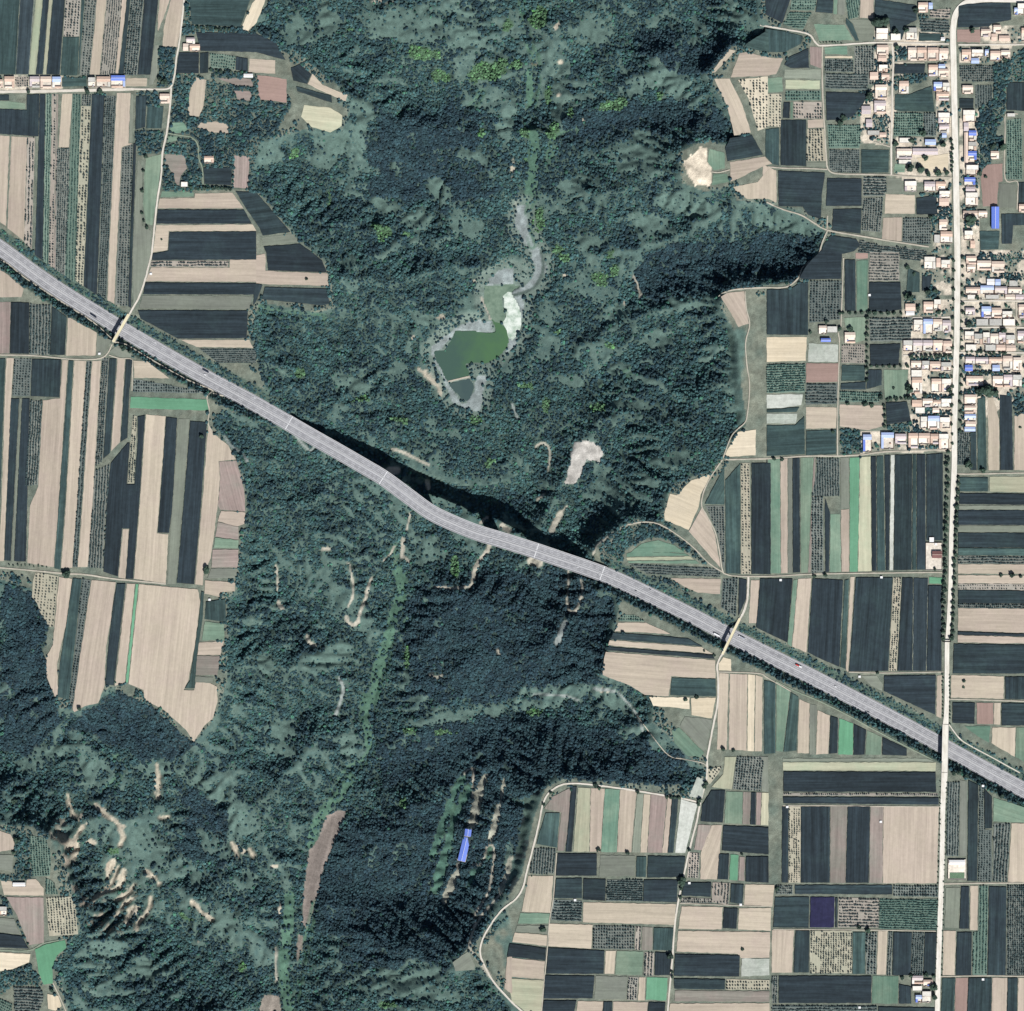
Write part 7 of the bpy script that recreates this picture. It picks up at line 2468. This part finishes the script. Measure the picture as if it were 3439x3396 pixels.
# ----------------------------------------------------------------------------
# woods, scrub and orchards: masses nobody could count
# ----------------------------------------------------------------------------
M_WOOD = leaf_mat("wood_leaves", inst=True)
def scatter(name, P, scl, tint, label, cat, flat=0.85, seed=0):
    """P (n,3) points, scl (n,) crown radius, tint (n,3): crowns grown on points by geometry nodes"""
    n = len(P)
    me = bpy.data.meshes.new(name)
    me.vertices.add(n); me.vertices.foreach_set("co", np.ascontiguousarray(P, np.float32).ravel())
    a = me.attributes.new("crown_scale", 'FLOAT_VECTOR', 'POINT')
    sv = np.stack([scl*rng.uniform(0.9, 1.15, n), scl*rng.uniform(0.9, 1.15, n), scl*flat*rng.uniform(0.85, 1.2, n)], 1).astype(np.float32)
    a.data.foreach_set("vector", sv.ravel())
    a = me.attributes.new("crown_turn", 'FLOAT_VECTOR', 'POINT')
    tv = np.zeros((n, 3), np.float32); tv[:, 2] = rng.uniform(0, 6.283, n)
    a.data.foreach_set("vector", tv.ravel())
    a = me.attributes.new("leaf_tint", 'FLOAT_COLOR', 'POINT')
    c = np.ones((n, 4), np.float32); c[:, :3] = tint
    a.data.foreach_set("color", c.ravel())
    me.materials.append(M_WOOD)
    o = tag(link_mesh(name, me), label, cat, kind="stuff")
    ng = bpy.data.node_groups.new(name + "_crowns", 'GeometryNodeTree')
    ng.interface.new_socket("Geometry", in_out='INPUT', socket_type='NodeSocketGeometry')
    ng.interface.new_socket("Geometry", in_out='OUTPUT', socket_type='NodeSocketGeometry')
    gi, go = ng.nodes.new("NodeGroupInput"), ng.nodes.new("NodeGroupOutput")
    join = ng.nodes.new("GeometryNodeJoinGeometry")
    for k in range(4):
        ico = ng.nodes.new("GeometryNodeMeshIcoSphere"); ico.inputs["Radius"].default_value = 1.0; ico.inputs["Subdivisions"].default_value = 3
        pos = ng.nodes.new("GeometryNodeInputPosition")
        nz = ng.nodes.new("ShaderNodeTexNoise"); nz.noise_dimensions = '4D'
        nz.inputs["Scale"].default_value = 1.9; nz.inputs["Detail"].default_value = 3; nz.inputs["W"].default_value = 3.7*k + seed
        mr = ng.nodes.new("ShaderNodeMapRange"); mr.inputs[1].default_value = 0.3; mr.inputs[2].default_value = 0.7; mr.inputs[3].default_value = -0.5; mr.inputs[4].default_value = 0.35
        vm = ng.nodes.new("ShaderNodeVectorMath"); vm.operation = 'SCALE'
        sp = ng.nodes.new("GeometryNodeSetPosition"); sm = ng.nodes.new("GeometryNodeSetMaterial"); sm.inputs["Material"].default_value = M_WOOD
        gi_ = ng.nodes.new("GeometryNodeGeometryToInstance")
        L = ng.links.new
        L(pos.outputs[0], nz.inputs["Vector"]); L(nz.outputs["Fac"], mr.inputs[0]); L(pos.outputs[0], vm.inputs[0]); L(mr.outputs[0], vm.inputs["Scale"])
        L(ico.outputs["Mesh"], sp.inputs["Geometry"]); L(vm.outputs[0], sp.inputs["Offset"]); L(sp.outputs[0], sm.inputs["Geometry"]); L(sm.outputs[0], gi_.inputs[0]); L(gi_.outputs[0], join.inputs[0])
    iop = ng.nodes.new("GeometryNodeInstanceOnPoints"); iop.inputs["Pick Instance"].default_value = True
    def named(nm, ty):
        q = ng.nodes.new("GeometryNodeInputNamedAttribute"); q.data_type = ty; q.inputs[0].default_value = nm; return q
    rv = ng.nodes.new("FunctionNodeRandomValue"); rv.data_type = 'INT'; rv.inputs[4].default_value = 0; rv.inputs[5].default_value = 3
    L(gi.outputs[0], iop.inputs["Points"]); L(join.outputs[0], iop.inputs["Instance"]); L(rv.outputs[2], iop.inputs["Instance Index"])
    s_, t_ = named("crown_scale", 'FLOAT_VECTOR'), named("crown_turn", 'FLOAT_VECTOR')
    L(s_.outputs[0], iop.inputs["Scale"])
    e2r = ng.nodes.new("FunctionNodeEulerToRotation"); L(t_.outputs[0], e2r.inputs[0]); L(e2r.outputs[0], iop.inputs["Rotation"])
    L(iop.outputs[0], go.inputs[0])
    md = o.modifiers.new("crowns", 'NODES'); md.node_group = ng
    return o

def grid_bilin(A, nx, ny):
    i = np.clip(np.searchsorted(gx, nx) - 1, 0, WW-2); j = np.clip(np.searchsorted(gy, ny) - 1, 0, HH-2)
    u = (nx - gx[i]) / (gx[i+1]-gx[i]); v = (ny - gy[j]) / (gy[j+1]-gy[j])
    return (A[j,i]*(1-u)+A[j,i+1]*u)*(1-v) + (A[j+1,i]*(1-u)+A[j+1,i+1]*u)*v
def occ_at(nx, ny):
    return OCC[np.clip(((ny+60)/2.5).astype(int), 0, len(oy)-1), np.clip(((nx+60)/2.5).astype(int), 0, len(ox)-1)]
def to3(nx, ny, z):
    f = (D - z) / D
    return np.stack([(nx-NW/2)*S*f, (NH/2-ny)*S*f, z], 1)

sp = 6.6
X, Y = np.meshgrid(np.arange(-60, NW+60, sp), np.arange(-60, NH+60, sp))
X = (X + rng.uniform(-0.45, 0.45, X.shape)*sp).ravel(); Y = (Y + rng.uniform(-0.45, 0.45, Y.shape)*sp).ravel()
dn = grid_bilin(DENS, X, Y)
kk = KIND[np.clip(np.searchsorted(gy, Y) - 1, 0, HH-1), np.clip(np.searchsorted(gx, X) - 1, 0, WW-1)]
keep = (rng.random(len(X)) < dn) & (occ_at(X, Y) == 0)
X, Y, kk = X[keep], Y[keep], kk[keep]
z = height(X, Y)
nz1 = grid_bilin(n1, X, Y); nz3 = grid_bilin(n3, X, Y)
opn = grid_bilin(openness, X, Y)
r = (1.3 + 2.2*rng.random(len(X))**1.4) * (0.8 + 0.5*nz3) * (1 - 0.35*opn) + (rng.random(len(X)) < 0.08)*0.9
dark = kk > 1.5; bright = (kk > 0.5) & (kk < 1.5)
r[dark] = rng.uniform(2.3, 3.7, dark.sum())
r[bright] *= 0.95
tn = np.array(alb(45,68,75)[:3])[None] * (1 + 0*X[:, None])
mixv = np.clip((nz1 - 0.35)/0.4 + rng.uniform(-0.3, 0.3, len(X)), 0, 1)[:, None]
tn = tn*(1-mixv) + np.array(alb(68,100,99)[:3])*mixv
tn[dark] = 0.35*tn[dark] + 0.65*np.array(alb(42,61,71)[:3])
tn[bright] = np.array(alb(98,136,98)[:3])*(1-0.4*rng.random((bright.sum(), 1)))
odd = rng.random(len(X)) < 0.06
tn[odd & ~dark] = tn[odd & ~dark] * np.array([1.15, 1.45, 1.0])
tn *= (0.62 + 0.85*rng.random((len(X), 1))**1.5) * (0.9 + 0.5*grid_bilin(n2, X, Y)[:, None])
NWOOD = len(X)
scatter("woodland", to3(X, Y, z + r*0.55), r, tn, "dense dark green woodland and scrub covering the ravine slopes and banks", "woods", 0.95, 1.0)

# orchards: rows of small round trees
OS = {'o': (8.4, 7.2, 1.4, (72,84,84), 0.97), 'q': (8.0, 7.0, 1.6, (66,82,82), 1.0), 'n': (9.0, 7.6, 1.5, (80,90,86), 0.95), 't': (8.2, 7.0, 1.5, (70,98,92), 1.0)}
OP, OR_, OT = [], [], []
for n, kd, P, u, v, base in orchards:
    dr, di, rad, col, pr = OS[kd]
    dr *= S; di *= S
    k = random.uniform(0.88, 1.3); rad *= random.uniform(0.85, 1.2) * k**0.5
    if random.random() < 0.4 and kd != 'n': di *= 0.62; rad *= 0.92
    us = [p[0]*u.x+p[1]*u.y for p in P]; vs = [p[0]*v.x+p[1]*v.y for p in P]
    A, B = np.meshgrid(np.arange(min(us)+di/2, max(us), di*k), np.arange(min(vs)+dr/2, max(vs), dr*k))
    A = A + rng.uniform(-0.5, 0.5, A.shape); B = B + rng.uniform(-0.4, 0.4, B.shape) + (fbm(A*2+500, B*2+500, 40, 2, 2.0)-0.5)*3.0
    x = (A*u.x + B*v.x).ravel(); y = (A*u.y + B*v.y).ravel()
    m = (rng.random(len(x)) < pr)
    x, y = x[m], y[m]
    nx = x/S + NW/2; ny = NH/2 - y/S
    m = occ_at(nx, ny) == n + 1
    x, y = x[m], y[m]
    gap = fbm(nx[m], ny[m], 30, 2, 4.4) > (0.28 if kd in "on" else 0.0)
    x, y = x[gap], y[gap]
    rr = rad * rng.uniform(0.6, 1.25, len(x))
    OP.append(np.stack([x, y, base + rr*0.85], 1)); OR_.append(rr)
    OT.append(np.array(alb(*col)[:3])[None] * rng.uniform(0.75, 1.3, (len(x), 1)))
scatter("orchard_trees", np.concatenate(OP), np.concatenate(OR_), np.concatenate(OT), "small round orchard trees in close rows filling the speckled plots", "orchard", 0.85, 9.0)
print("plots", len(plots), "woods", NWOOD, "orchard", sum(map(len, OR_)), "trees", ntree, "buildings", len(house_rects))

for o in bpy.data.objects:
    if "label" in o and len(o["label"].replace("-", "").split()) > 16: print("LONG", o["label"])
